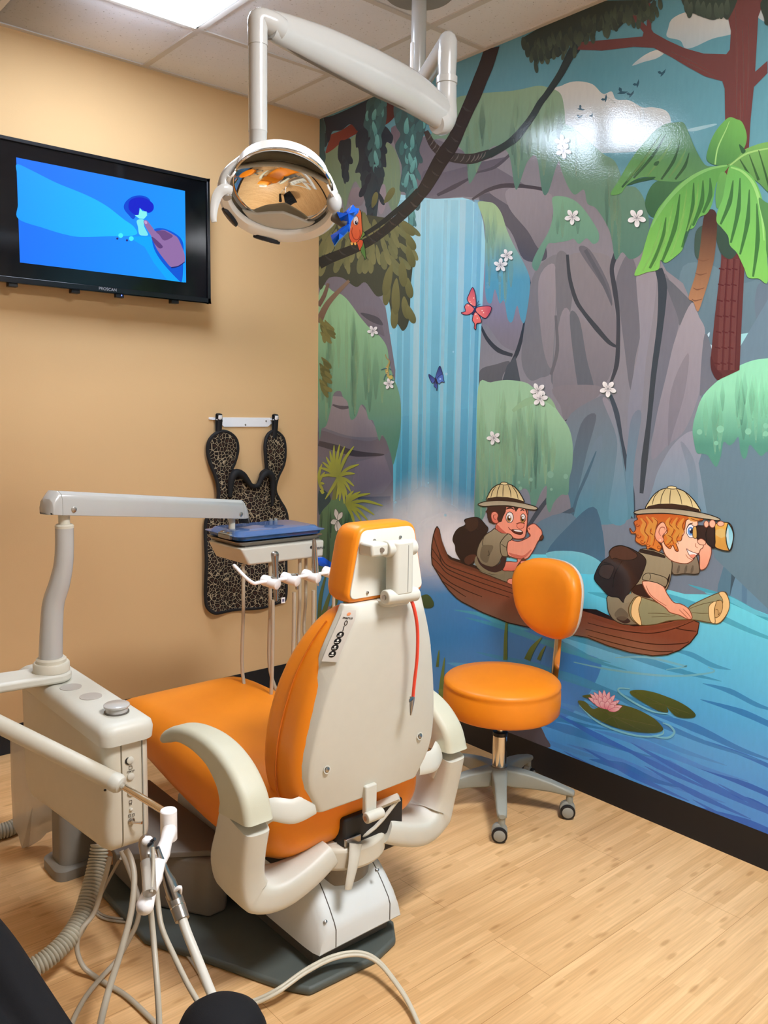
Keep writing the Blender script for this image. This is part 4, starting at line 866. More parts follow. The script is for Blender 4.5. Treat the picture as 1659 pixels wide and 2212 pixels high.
MB().tube([at(393, 1983, d=1.497), at(405, 2018, d=1.475), at(428, 2075, d=1.44), at(450, 2130, d=1.40), at(470, 2180, d=1.36), at(492, 2260, d=1.30)], [0.0090, 0.0088, 0.0088, 0.0088, 0.0085, 0.0085], 16, k=6).build('hose', mat('white suction hose', (205, 200, 186), 0.42, vary=0.04), hve)

sej = thing('saliva_ejector', 'slim grey saliva ejector valve with tubing between white holder knuckles', 'saliva ejector', at(336, 1880, d=1.53))
MB().tube([at(333, 1838, d=1.56), at(335, 1862, d=1.545), at(338, 1895, d=1.525), at(338, 1915, d=1.515)], [0.0075, 0.0085, 0.0075, 0.006], 14, k=4).build('valve_body', CLEAR, sej)
MB().tube([at(331, 1853, d=1.535), at(337, 1846, d=1.535), at(342, 1845, d=1.54)], [0.0012, 0.002, 0.002], 8).build('valve_lever', WHITE, sej)
MB().tube([at(338, 1912, d=1.515), at(341, 1950, d=1.50), at(350, 2005, d=1.47), at(376, 2065, d=1.43), at(405, 2125, d=1.39), at(438, 2184, d=1.35), at(470, 2262, d=1.29)], 0.0051, 10, k=6).build('tubing', HOSE, sej)

# ---- tubes that drop from under the console
def cable(name, label, pts, r, m=HOSE, group=None, n=10, k=6, twin=0):
    base = min(pts, key=lambda q: q.z)
    t = None
    if twin:
        t = thing(name, label, 'cable', (base.x, base.y, max(0, base.z - r)), group)
        path = catmull(pts, k)
        for s in (-1, 1):
            MB().tube([q + Vector((0.003 * s, 0.0045 * s, 0.0005 * s)) for q in path], r, n).build('cable_strand', m, t)
        return t
    o = MB().tube(pts, r, n, k=k).build(name, m, loc=(base.x, base.y, base.z - r)); tag(o, label, 'cable', group); return o
Q = lambda px, py, **k: at(px, py, **k)
cable('drain_tube', 'thick grey tube crossing in front of the thinner floor tubes below the console', [Q(272, 1835, d=1.98), Q(284, 1860, d=1.97), Q(290, 1900, d=1.94), Q(283, 1972, d=1.87), Q(260, 2059, d=1.76), Q(236, 2135, d=1.66), Q(217, 2212, d=1.58), Q(205, 2290, d=1.52)], 0.0075)
cable('air_tube', 'grey tube running down beside the ribbed hose and curling right on the floor', [Q(238, 1850, d=2.02), Q(226, 1900, d=2.0), Q(204, 1970, d=1.98), Q(176, 2008, z=0.11), Q(166, 2045, z=0.07), Q(178, 2085, z=0.03), Q(206, 2110, z=0.008), Q(231, 2126, z=0.0075), Q(275, 2153, z=0.0075), Q(336, 2211, z=0.0075), Q(390, 2270, z=0.0075)], 0.0062)
cable('water_tube', 'grey tube passing under the others towards the lower left of the floor', [Q(262, 1838, d=2.1), Q(283, 1890, d=2.08), Q(300, 1945, d=2.02), Q(297, 1990, z=0.10), Q(275, 2037, z=0.05), Q(250, 2077, z=0.018), Q(213, 2118, z=0.02), Q(181, 2160, z=0.008), Q(155, 2212, z=0.007), Q(135, 2275, z=0.007)], 0.0062)
cable('power_cord', 'paired thin grey cords looping over the floor behind the ribbed hose', [Q(262, 1852, z=0.20), Q(250, 1872, z=0.12), Q(225, 1920, z=0.05), Q(208, 1962, z=0.006), Q(222, 1980, z=0.006), Q(262, 1988, z=0.006), Q(310, 1992, z=0.006), Q(352, 2012, z=0.006), Q(392, 2046, z=0.006), Q(425, 2090, z=0.006), Q(452, 2138, z=0.006), Q(490, 2172, z=0.006), Q(535, 2166, z=0.008)], 0.0035, twin=1, k=5)
cable('foot_control_cord', 'pale paired cord arching over the floor in front of the dental chair base', [Q(440, 2168, z=0.012), Q(490, 2178, z=0.012), Q(545, 2166, z=0.02), Q(600, 2140, z=0.04), Q(660, 2098, z=0.055), Q(720, 2068, z=0.06), Q(775, 2060, z=0.06), Q(815, 2076, z=0.05), Q(850, 2116, z=0.035), Q(882, 2165, z=0.02), Q(908, 2225, z=0.012), Q(930, 2300, z=0.012)], 0.0046, mat('pale cord', (206, 198, 176), 0.4, vary=0.03), twin=1, k=6)
# plastic sleeve behind the console
SLV = mat('cloudy plastic film', (214, 204, 184), 0.35, vary=0.04, alpha=0.62)
sl_ = MB()
o_px = [(24, 1600), (52, 1600), (80, 1600), (110, 1610), (118, 1700), (117, 1785), (105, 1797), (88, 1808), (70, 1817), (60, 1827), (48, 1826), (40, 1806), (30, 1785), (26, 1700)]
FR = [at(x, y, d=2.50) + Vector((0.008 * math.sin(i * 1.7), -0.012 + 0.01 * math.sin(i * 2.3), 0)) for i, (x, y) in enumerate(o_px)]
BKK = [at(x, y, d=2.54) + Vector((0, 0.01 * math.cos(i), 0)) for i, (x, y) in enumerate(o_px)]
a = sl_.ring(FR); b = sl_.ring(BKK); sl_.bridge(a, b)
ca = sl_.ring([sum(FR, Vector()) / len(FR) + Vector((-0.01, -0.02, 0))])[0]; cb = sl_.ring([sum(BKK, Vector()) / len(BKK)])[0]
for i in range(len(a)): j = (i + 1) % len(a); sl_.f += [(a[i], a[j], ca), (b[j], b[i], cb)]
tag(sl_.build('plastic_sleeve', SLV, loc=(FR[9].x, FR[9].y, FR[9].z), angle=60), 'cloudy plastic sleeve hanging behind the beige console', 'plastic sleeve')

# ribbed hoses
def ribbed(name, label, pts, r, pitch, k=40):
    path = [Vector(p) for p in pts]; path = catmull(path, k); out = [path[0]]; acc = 0
    step = pitch / 4
    for p, q in zip(path, path[1:]):
        Lq = (q - p).length
        while acc + Lq >= step and Lq > 0:
            p = p.lerp(q, (step - acc) / Lq); Lq = (q - p).length; acc = 0; out.append(p)
        acc += Lq
    rad = [r * (1.0, 1.0, 0.97, 0.76)[i % 4] for i in range(len(out))]
    b = MB(); R = []; side = None; t0 = None
    for i, p in enumerate(out):
        t = (out[min(i + 1, len(out) - 1)] - out[max(i - 1, 0)]).normalized()
        side = t.orthogonal().normalized() if side is None else (t0.rotation_difference(t) @ side)
        side = (side - t * side.dot(t)).normalized(); t0 = t; u = t.cross(side)
        R.append([p + (side * math.cos(2 * math.pi * j / 20) + u * math.sin(2 * math.pi * j / 20)) * rad[i] for j in range(20)])
    b.loft(R); base = min(out, key=lambda q: q.z)
    return tag(b.build(name, mat('ribbed grey hose', (176, 170, 150), 0.45, vary=0.04), loc=(base.x, base.y, 0), angle=70), label, 'hose')
ribbed('vacuum_hose', 'ribbed grey vacuum hose curving down from the beige console to the floor', [Q(216, 1825, d=2.12), Q(210, 1862, d=2.10), Q(196, 1920, d=2.05), Q(176, 1980, d=1.99), Q(145, 2030, d=1.93), Q(100, 2072, d=1.88), Q(45, 2105, d=1.84), Q(-20, 2140, d=1.80)], 0.0245, 0.0088)
ribbed('vacuum_hose', 'short stretch of ribbed hose on floor behind the plastic sleeve at far left', [Q(-120, 1835, z=0.026), Q(-40, 1806, z=0.026), Q(20, 1790, z=0.026), Q(60, 1770, z=0.026), Q(110, 1752, z=0.026)], 0.0255, 0.0088)

# ---- instruments in the tray head holders with looping tubes
HPM = mat('satin metal handpiece', (168, 160, 148), 0.25, 0.9, vary=0.05)
def loop(c, back, zlow):
    return [c + Vector((0, 0, -0.03)), c + Vector((0.002, 0.004, -0.16)), Vector((c.x, c.y + 0.01, zlow + 0.10)), Vector(((c.x + back[0]) / 2 + 0.0, c.y + 0.03, zlow)), Vector((back[0], back[1], zlow + 0.10)), Vector((back[0], back[1], 0.75)), Vector((back[0], back[1], hz0 - 0.001))]
TUBE2 = mat('grey handpiece tubing', (184, 172, 148), 0.4, vary=0.04)
h0 = thing('air_water_syringe', 'grey angular syringe in leftmost holder of the tray head', 'dental syringe', HOLD[0])
c = HOLD[0] + Vector((0.010, -0.012, 0))
MB().tube([c + Vector((0.004, 0, -0.062)), c + Vector((0.002, 0, 0.0)), c + Vector((0, 0, 0.05)), c + Vector((-0.001, 0, 0.083))], 1, 14, ell=[(0.0075, 0.0075), (0.0092, 0.009), (0.0098, 0.010), (0.013, 0.011)], up=(0, 1, 0)).build('handle', HPM, h0)
MB().ball(c + Vector((-0.001, 0, 0.086)), 0.0125, 10, 6, sc=(1.05, 0.9, 0.8)).build('head', STEEL, h0, angle=20)
MB().tube(loop(HOLD[0] + Vector((0.004, -0.008, -0.03)), (-1.118, -1.11), 0.40), 0.0058, 10, k=6).build('tubing', TUBE2, h0)
MB().box(c + Vector((0.022, -0.012, -0.062)), (0.014, 0.001, 0.018)).build('paper_tag', WHITE, h0)
MB().box(c + Vector((0.022, -0.0128, -0.062)), (0.008, 0.0006, 0.009)).build('tag_print', mat('tag print', (110, 105, 130), 0.6, vary=0), h0)
h1 = thing('dental_handpiece', 'empty handpiece coupling with tube in second holder of the tray head', 'handpiece', HOLD[1])
c = HOLD[1] + Vector((0.010, -0.012, 0))
MB().tube([c + Vector((0.003, -0.006, -0.035)), c + Vector((0.001, -0.006, 0.016))], [0.0045, 0.006], 12).build('coupling', HPM, h1)
MB().tube(loop(HOLD[1] + Vector((0.008, -0.01, -0.015)), (-1.02, -1.12), 0.42), 0.0062, 10, k=6).build('tubing', TUBE2, h1)
h2 = thing('dental_handpiece', 'tall tapered metal handpiece standing in third holder of the tray head', 'handpiece', HOLD[2])
c = HOLD[2] + Vector((0.004, -0.012, 0))
MB().tube([c + Vector((0.003, 0, 0.0)), c + Vector((0.001, 0, 0.03)), c + Vector((-0.002, 0, 0.09)), c + Vector((-0.003, 0, 0.121))], [0.0105, 0.0098, 0.0068, 0.004], 16, k=3).build('barrel', HPM, h2)
MB().tube([c + Vector((0.010, -0.008, -0.034)), c + Vector((0.006, -0.008, 0.04)), c + Vector((0.001, -0.004, 0.118))], [0.003, 0.0035, 0.002], 10).build('holding_clip', CHROME, h2)
MB().lathe([(0.0118, -0.003), (0.0118, 0.003)], c + Vector((0.002, 0, 0.002)), (0, 0, 1), 18).build('collar', CHROME, h2)
MB().tube(loop(HOLD[2] + Vector((0.004, -0.008, -0.02)), (-0.90, -1.12), 0.45), 0.0062, 10, k=6).build('tubing', TUBE2, h2)
h3 = thing('dental_handpiece', 'grey handpiece with black band half hidden behind orange headrest', 'handpiece', HOLD[3])
c = HOLD[3] + Vector((0.010, -0.010, 0))
MB().tube([c + Vector((0.0, 0, -0.03)), c + Vector((0, 0, 0.035)), c + Vector((0.004, 0, 0.085)), c + Vector((0.006, 0, 0.105))], [0.0085, 0.0085, 0.008, 0.006], 16, k=2).build('barrel', HPM, h3)
MB().lathe([(0.0095, 0), (0.0095, 0.016)], c + Vector((0.001, 0, 0.036)), (0.05, 0, 1), 18).build('black_band', BLACKP, h3)
MB().lathe([(0.0055, 0), (0.0065, 0.006), (0.005, 0.012)], c + Vector((0.0055, 0, 0.104)), (0.05, 0, 1), 14).build('chrome_tip', CHROME, h3)
MB().tube(loop(HOLD[3] + Vector((0.004, -0.008, -0.02)), (-0.86, -1.10), 0.5), 0.0055, 10, k=5).build('tubing', TUBE2, h3)
# blue film on the handle at the far side of the tray head
f2 = thing('barrier_film', 'blue plastic film on grip below the right end of the tray head', 'plastic film', at(705, 1215, y=-1.2))
film = f2
def strip(pts2, y, name):
    P = [at(*q, y=y) for q in pts2]; b = MB(); n = len(P); fr_ = [q + Vector((0, -0.006 + random.uniform(-0.004, 0.004), 0)) for q in P]; bk_ = [q + Vector((0, 0.008 + random.uniform(-0.004, 0.004), 0)) for q in P]
    A = b.ring(fr_); B_ = b.ring(bk_); b.bridge(A, B_); c = sum(P, Vector()) / n; m1 = b.ring([c + Vector((0, -0.016, 0))])[0]; m2 = b.ring([c + Vector((0, 0.014, 0))])[0]
    for i in range(n): b.f.append((A[i], A[(i + 1) % n], m1)); b.f.append((B_[(i + 1) % n], B_[i], m2))
    b.build(name, FILM, f2, angle=20)
strip([(681, 1205), (696, 1203), (712, 1214), (722, 1230), (724, 1238), (714, 1233), (702, 1225), (690, 1222), (684, 1214)], -1.2, 'film_wrap')
MB().tube([at(676, 1208, y=-1.185), at(700, 1215, y=-1.20), at(735, 1232, y=-1.20)], 0.006, 10).build('grip_rod', GREYD, unit)

# ---- instrument cassette on the tray head
tr = thing('instrument_tray', 'metal tray with clear blue lid resting on the beige tray head', 'tray', (-0.985, -1.03, hz1))
tx0, tx1, ty0, ty1 = -1.155, -0.812, -1.145, -0.925
def tray_ring(z, g_): return [((tx0 + tx1) / 2 + a, (ty0 + ty1) / 2 + b, z) for a, b in rr((tx1 - tx0) / 2 + g_, (ty1 - ty0) / 2 + g_, 0.025, 6)]
MB().loft([tray_ring(0.9605, -0.018), tray_ring(0.962, -0.012), tray_ring(0.971, -0.004), tray_ring(0.9745, 0.0), tray_ring(0.976, 0.0), tray_ring(0.9745, -0.006)]).build('metal_tray', mat('stainless tray', (150, 142, 132), 0.3, 0.9, vary=0.05), tr)
BLUE = mat('translucent blue plastic', (46, 104, 172), 0.12, vary=0.03, trans=0.35)
CLB = mat('clear blue lid', (120, 160, 215), 0.08, vary=0.02, trans=0.6, alpha=0.8)
MB().loft([tray_ring(0.9765, -0.014), tray_ring(0.980, -0.006), tray_ring(0.990, -0.003), tray_ring(0.9925, 0.004), tray_ring(0.994, 0.004)]).build('lid_base', BLUE, tr)
MB().loft([tray_ring(0.9942, 0.006), tray_ring(0.9955, 0.006), tray_ring(0.9965, -0.008), tray_ring(1.006, -0.016), tray_ring(1.0075, -0.022)]).build('lid_top', CLB, tr)
for yy, xx in (((ty0 + 0.03), tx0 - 0.002),):
    MB().box((xx + 0.002, -1.06, 0.990), (0.012, 0.075, 0.018)).build('latch', GREYP, tr, bevel=0.003)
    for dy in (-0.02, 0.02): MB().box((xx + 0.006, -1.06 + dy, 1.001), (0.012, 0.02, 0.006)).build('latch_tab', STEEL, tr, bevel=0.002)
for xx in (-0.865, -0.845): MB().cyl((xx - 0.03, ty1 - 0.01, 1.0), (xx - 0.03, ty1 - 0.01, 1.012), 0.006, 10).build('hinge_knob', GREYP, tr)

# ---- black draped seat at the lower left, close to the viewer
BLKF = mat('matte black fabric', (15, 15, 17), 0.8, vary=0.12, scale=40, bump=0.15, bscale=700, spec=0.25)
e0, e1, e2, e3 = at(-70, 1905, d=1.30), at(22, 2010, d=1.20), at(95, 2118, d=1.09), at(190, 2262, d=0.98)
edge = catmull([e0, e1, e2, e3], 8)
seat = thing('draped_seat', 'black fabric-covered seat with soft folds cut off by the lower left corner', 'seat', (-2.28, -2.35, 0))
def cl(u, v):
    f = v * (len(edge) - 1); i = min(int(f), len(edge) - 2); p = edge[i].lerp(edge[i + 1], f - i)
    fold = (0.014 * math.sin(u * 19 + v * 2.6) + 0.006 * math.sin(u * 41 + v * 4)) * min(1, u * 7)
    return p + Vector((-0.80, -0.15, 0)) * (0.42 * u) + Vector((0.2, -0.5, 0.8)) * fold + Vector((0, 0, 0.02 * math.sin(min(u * 6, 1) * math.pi / 2) - 0.10 * u * u))
b = MB(); NU, NV_ = 40, 24
ids = [b.ring([cl(i / NU, j / NV_) for i in range(NU + 1)]) for j in range(NV_ + 1)]
for r0, r1 in zip(ids, ids[1:]): b.bridge(r0, r1, False)
loop_ = ids[0] + [r[-1] for r in ids[1:]] + ids[-1][-2::-1] + [r[0] for r in ids[-2:0:-1]]
low_ = b.ring([Vector((b.v[i].x * 0.97 - 2.30 * 0.03, b.v[i].y * 0.97 - 2.35 * 0.03, 0.012)) for i in loop_]); b.bridge(loop_, low_)
b.build('cloth_cover', BLKF, seat, angle=80)
dc = at(478, 2245, d=1.02)
MB().lathe([(0.045, 0.0), (0.05, 0.02), (0.055, dc.z - 0.12), (0.060, dc.z - 0.03), (0.062, dc.z - 0.008), (0.060, dc.z + 0.012), (0.052, dc.z + 0.030), (0.036, dc.z + 0.043), (0.016, dc.z + 0.048), (0.0005, dc.z + 0.049)], (dc.x, dc.y, 0), (0, 0, 1), 36).build('padded_arm', BLKF, seat, angle=80)
# ================================================================== wall mural (a flat printed wall covering)
def mural_mat():
    m = bpy.data.materials.new('printed mural vinyl'); m.use_nodes = True; nt = m.node_tree; b = nt.nodes['Principled BSDF']; L = nt.links
    a = nt.nodes.new('ShaderNodeAttribute'); a.attribute_name = 'Col'; tc = nt.nodes.new('ShaderNodeTexCoord')
    mp = nt.nodes.new('ShaderNodeMapping'); mp.inputs['Scale'].default_value = (1, 9, 2.2); L.new(tc.outputs['Object'], mp.inputs['Vector'])
    n = nt.nodes.new('ShaderNodeTexNoise'); n.inputs['Scale'].default_value = 9; n.inputs['Detail'].default_value = 5; L.new(mp.outputs['Vector'], n.inputs['Vector'])
    r = nt.nodes.new('ShaderNodeMapRange'); r.inputs['To Min'].default_value = 0.93; r.inputs['To Max'].default_value = 1.07; L.new(n.outputs['Fac'], r.inputs['Value'])
    v = nt.nodes.new('ShaderNodeVectorMath'); v.operation = 'SCALE'; L.new(a.outputs['Color'], v.inputs[0]); L.new(r.outputs['Result'], v.inputs['Scale'])
    L.new(v.outputs['Vector'], b.inputs['Base Color']); L.new(a.outputs['Alpha'], b.inputs['Alpha'])
    b.inputs['Roughness'].default_value = 0.09; b.inputs['Specular IOR Level'].default_value = 0.5
    n2 = nt.nodes.new('ShaderNodeTexNoise'); n2.inputs['Scale'].default_value = 210; n2.inputs['Detail'].default_value = 3; L.new(tc.outputs['Object'], n2.inputs['Vector'])
    bp = nt.nodes.new('ShaderNodeBump'); bp.inputs['Strength'].default_value = 0.10; bp.inputs['Distance'].default_value = 0.0022; L.new(n2.outputs['Fac'], bp.inputs['Height']); L.new(bp.outputs['Normal'], b.inputs['Normal'])
    return m
MUR = mural_mat()
LAYER = [0.0020]
def wall_pt(q):
    p = at(q[0], q[1], x=0.0)
    return p.y, min(max(p.z, 0.1137), H_CEIL)
def hx(c):
    return lin(c)[:3]
def lerp3(a, b, t): return tuple(a[i] + (b[i] - a[i]) * t for i in range(3))
GAIN = 1.0
class Paint:
    def __init__(s, name, parent=None): s.name, s.parent, s.v, s.f, s.c = name, parent, [], [], []
    def _off(s): LAYER[0] += 2.2e-6; return LAYER[0]
    def poly(s, pts, col, col2=None, ax=None, smooth=True, al=1.0, al2=None, k=5):
        """flat printed shape; col to col2 runs along ax = (start, end)"""
        P = [Vector((q[0], q[1], 0)) for q in pts]
        if smooth: P = catmull(P, k, True)
        o = s._off(); W = [wall_pt(q) for q in P]
        tri = geometry.tessellate_polygon([[Vector((a, b, 0)) for a, b in W]])
        b0 = len(s.v); c1 = hx(col); c2 = hx(col2) if col2 else c1; al2 = al if al2 is None else al2
        if ax is None:
            ys = [q.y for q in P]; ax = ((0, min(ys)), (0, max(ys)))
        d = Vector((ax[1][0] - ax[0][0], ax[1][1] - ax[0][1])); dl = max(d.length_squared, 1e-6)
        for q, (y, z) in zip(P, W):
            t = max(0, min(1, ((q.x - ax[0][0]) * d.x + (q.y - ax[0][1]) * d.y) / dl))
            s.v.append((-o, y, z)); c = lerp3(c1, c2, t); s.c.append((*c, al + (al2 - al) * t))
        for t in tri: s.f.append(tuple(b0 + i for i in t))
        return s
    def line(s, pts, w, col, col2=None, k=6, al=1.0, al2=None):
        """brush stroke: w = list of widths along the stroke"""
        P = [Vector((q[0], q[1], 0)) for q in pts]
        if len(P) > 2 and k: P = catmull(P, k)
        w = w if isinstance(w, (list, tuple)) else [w]; m = len(P); o = s._off(); b0 = len(s.v); c1 = hx(col); c2 = hx(col2) if col2 else c1; al2 = al if al2 is None else al2
        for i, p in enumerate(P):
            t = P[min(i + 1, m - 1)] - P[max(i - 1, 0)]; nn = Vector((-t.y, t.x, 0)).normalized(); f = i / (m - 1); h = interp(list(w), f) / 2
            for sg in (1, -1):
                q = p + nn * (h * sg); y, z = wall_pt(q); s.v.append((-o, y, z)); s.c.append((*lerp3(c1, c2, f), al + (al2 - al) * f))
        for i in range(m - 1): a = b0 + 2 * i; s.f.append((a, a + 1, a + 3, a + 2))
        return s
    def glow(s, c, rx, ry, col, al=0.8, n=28, rings=4):
        o = s._off(); b0 = len(s.v); cc = hx(col)
        y, z = wall_pt(c); s.v.append((-o, y, z)); s.c.append((*cc, al))
        for r in range(1, rings + 1):
            f = r / rings; a_ = al * (0.5 + 0.5 * math.cos(math.pi * f))
            for i in range(n):
                q = (c[0] + rx * f * math.cos(2 * math.pi * i / n), c[1] + ry * f * math.sin(2 * math.pi * i / n)); y, z = wall_pt(q)
                s.v.append((-o, y, z)); s.c.append((*cc, a_))
        for i in range(n): s.f.append((b0, b0 + 1 + i, b0 + 1 + (i + 1) % n))
        for r in range(rings - 1):
            for i in range(n):
                a = b0 + 1 + r * n + i; b = b0 + 1 + r * n + (i + 1) % n; s.f.append((a, b, b + n, a + n))
        return s
    def ell(s, c, rx, ry, col, col2=None, rot=0, al=1.0, n=18):
        cr, sr = math.cos(rot), math.sin(rot)
        return s.poly([(c[0] + rx * math.cos(2 * math.pi * i / n) * cr - ry * math.sin(2 * math.pi * i / n) * sr, c[1] + rx * math.cos(2 * math.pi * i / n) * sr + ry * math.sin(2 * math.pi * i / n) * cr) for i in range(n)], col, col2, smooth=False, al=al)
    def out(s, pts, col, w, ink, col2=None, ax=None, smooth=True):
        s.poly(pts, col, col2, ax, smooth); q = list(pts) + [pts[0]]
        P = catmull([Vector((a, b, 0)) for a, b in pts], 5, True) if smooth else [Vector((a, b, 0)) for a, b in pts]
        s.line([(p.x, p.y) for p in P] + [(P[0].x, P[0].y)], w, ink, k=0); return s
    def build(s):
        me = bpy.data.meshes.new(s.name); y0 = root_loc(s.parent) if s.parent else Vector((0, -1.2, 0.1137))
        me.from_pydata([tuple(Vector(v) - y0) for v in s.v], [], s.f)
        at_ = me.attributes.new('Col', 'FLOAT_COLOR', 'POINT')
        at_.data.foreach_set('color', [x for c in s.c for x in c]); me.materials.append(MUR)
        # face the room
        for p in me.polygons:
            if p.normal.x > 0: p.flip()
        o = bpy.data.objects.new(s.name, me); COL.objects.link(o)
        if s.parent: o.parent = s.parent
        else: o.location = y0
        return o
def cv(l, ox, oy, sc): return [(ox + X / sc, oy + Y / sc) for X, Y in l]
def Z3(*l): return cv(l, 680, 0, 3.318)
def Z4(*l): return cv(l, 1100, 0, 2.968)
def Z5(*l): return cv(l, 680, 540, 3.318)
def Z6(*l): return cv(l, 1100, 540, 2.968)
def Z7(*l): return cv(l, 690, 200, 6.143)
def C1(*l): return cv(l, 910, 1020, 2.215)
def C2(*l): return cv(l, 900, 1380, 2.186)
def K1(*l): return cv(l, 910, 1030, 5.72)      # rower
def K2(*l): return cv(l, 1270, 1030, 5.027)    # look-out
def PW(y, z):
    v = Vector((0, y, z)) - CAM; dz = v.dot(_f); return (829.5 + FPX * v.dot(_r) / dz, 1106 - FPX * v.dot(_u) / dz)
rnd = random.Random(5)

bg = Paint('wall_mural')
# sky over the whole wall, far hills, rock mass
bg.poly([PW(-0.001, 2.8), PW(-4.2, 2.8), PW(-4.2, 0.1137), PW(-0.001, 0.1137)], (82, 142, 156), (120, 166, 172), (PW(-1.6, 2.8), PW(-1.6, 1.9)), False)
CLD, CLD2 = (206, 202, 190), (168, 184, 188)
bg.poly([(1195, 205), (1215, 185), (1245, 176), (1280, 182), (1303, 203), (1322, 198), (1332, 215), (1360, 217), (1388, 232), (1410, 232), (1440, 240), (1450, 265), (1440, 320), (1210, 320)], CLD, CLD2)
bg.line([(1303, 203), (1318, 214), (1330, 222), (1318, 222)], [1, 4, 2], (180, 182, 174)); bg.line([(1388, 232), (1392, 256), (1380, 285)], [1, 4, 2], (178, 186, 184))
bg.poly([(1444, 62), (1452, 42), (1478, 28), (1515, 22), (1550, 30), (1590, 40), (1590, 70), (1540, 84), (1500, 102), (1480, 104), (1470, 88), (1442, 80)], CLD, CLD2)
bg.poly([(1366, 142), (1392, 120), (1420, 108), (1438, 112), (1420, 126), (1392, 134)], CLD, CLD2)
bg.poly([(1640, 10), (1659, 0), (1700, 0), (1700, 60), (1640, 40)], CLD, CLD2)
bg.poly([(1485, 280), (1540, 268), (1546, 271), (1500, 284)], (150, 186, 192))
for x, y, s, f in ((1430, 158, 1.0, 0.1), (1376, 182, 0.95, -0.3), (1343, 198, 1.15, 0.9), (1362, 204, 0.95, 0.1), (1307, 214, 0.9, -0.4), (1255, 234, 0.85, 1.2), (1252, 252, 0.7, 0.4), (1278, 250, 0.6, -0.4)):
    B_ = [(-9, -2), (-4, -4), (0, -1), (4, -5), (8, -10), (7, -2), (3, 4), (-2, 9), (-1, 3), (-6, 2)]
    bg.poly([(x + s * (a * math.cos(f) - b * math.sin(f)), y + s * (a * math.sin(f) + b * math.cos(f))) for a, b in B_], (46, 84, 98), smooth=False)
# distant blue grey wood on the right
bg.poly([(1380, 500), (1440, 480), (1500, 430), (1560, 500), (1659, 480), (1800, 430), (1800, 900), (1480, 900)], (88, 116, 124), (104, 126, 138))
bg.poly([(1470, 590), (1530, 570), (1600, 610), (1659, 600), (1800, 600), (1800, 760), (1500, 760)], (104, 130, 138), (96, 118, 130))
bg.poly([(1596, 722), (1634, 717), (1631, 745), (1614, 790), (1596, 800)], (156, 208, 210), (148, 204, 208), smooth=False)
bg.poly([(1535, 745), (1541, 752), (1538, 775), (1534, 768)], (190, 214, 222)); bg.poly([(1529, 722), (1534, 718), (1532, 728)], (190, 214, 222))
bg.poly([(1632, 640), (1660, 600), (1800, 560), (1800, 1000), (1610, 900), (1618, 780), (1634, 718)], (100, 116, 128), (108, 124, 138))
# main cliff
bg.poly([(690, 330), (860, 290), (1000, 300), (1215, 300), (1330, 380), (1440, 585), (1476, 612), (1505, 678), (1524, 725), (1520, 800), (1514, 880), (1600, 880), (1800, 880), (1800, 1400), (690, 1400)], (138, 132, 136), (112, 132, 150), ((0, 640), (0, 1200)), False)
def rock(pts, a, b=None, ax=None, sm=True): bg.poly(pts, a, b, ax, sm)
LT, MD, DK, XD = (142, 136, 140), (114, 112, 118), (86, 92, 100), (58, 66, 74)
rock([(905, 300), (1010, 330), (1120, 390), (1170, 430), (1195, 470), (1160, 540), (1120, 520), (1060, 440), (1000, 425), (905, 425)], (116, 110, 118), (106, 102, 110))
rock(Z3((780, 1230), (900, 1240), (1100, 1190), (1250, 1150), (1390, 1130), (1200, 1230), (1000, 1330), (860, 1400), (770, 1400)), (96, 92, 102), (108, 102, 112))
rock(Z3((1180, 1430), (1300, 1390), (1420, 1490), (1560, 1640), (1640, 1720), (1659, 1858), (1500, 1858), (1400, 1650)), (90, 88, 98), (80, 82, 92))
rock(Z3((1250, 1370), (1400, 1330), (1659, 1400), (1659, 1680), (1560, 1600), (1400, 1480)), (134, 126, 132), (122, 116, 122))
bg.line(Z3((1130, 1430), (1250, 1360), (1400, 1330), (1659, 1365)), [4, 8, 10, 11], (70, 66, 74))
bg.line(Z3((880, 1400), (1000, 1340), (1110, 1280)), [6, 10, 4], (72, 68, 78))
bg.line(Z3((1150, 1240), (1290, 1200), (1400, 1110)), [3, 7, 6], (84, 80, 88))
rock(Z4((0, 1210), (250, 1235), (280, 1330), (260, 1500), (200, 1600), (120, 1480), (0, 1330)), (150, 142, 146), (122, 118, 124))
# bulge right of the waterfall
rock([(1048, 560), (1100, 600), (1135, 640), (1128, 700), (1120, 755), (1085, 745), (1050, 700), (1036, 720), (1040, 640)], (150, 140, 158), (122, 120, 130))
bg.line(Z5((1190, 540), (1240, 640), (1320, 720), (1420, 755)), [4, 8, 10, 7], (56, 64, 74)); bg.line(Z5((1530, 200), (1545, 330), (1500, 560), (1450, 740), (1380, 860)), [8, 9, 7, 9, 4], (52, 62, 72))
rock(Z5((1190, 860), (1300, 820), (1400, 800), (1350, 900), (1330, 960), (1180, 980)), (92, 96, 104), (84, 90, 98))
rock(Z5((1380, 830), (1440, 760), (1480, 960), (1340, 960)), (74, 84, 94), (66, 78, 88), sm=False)
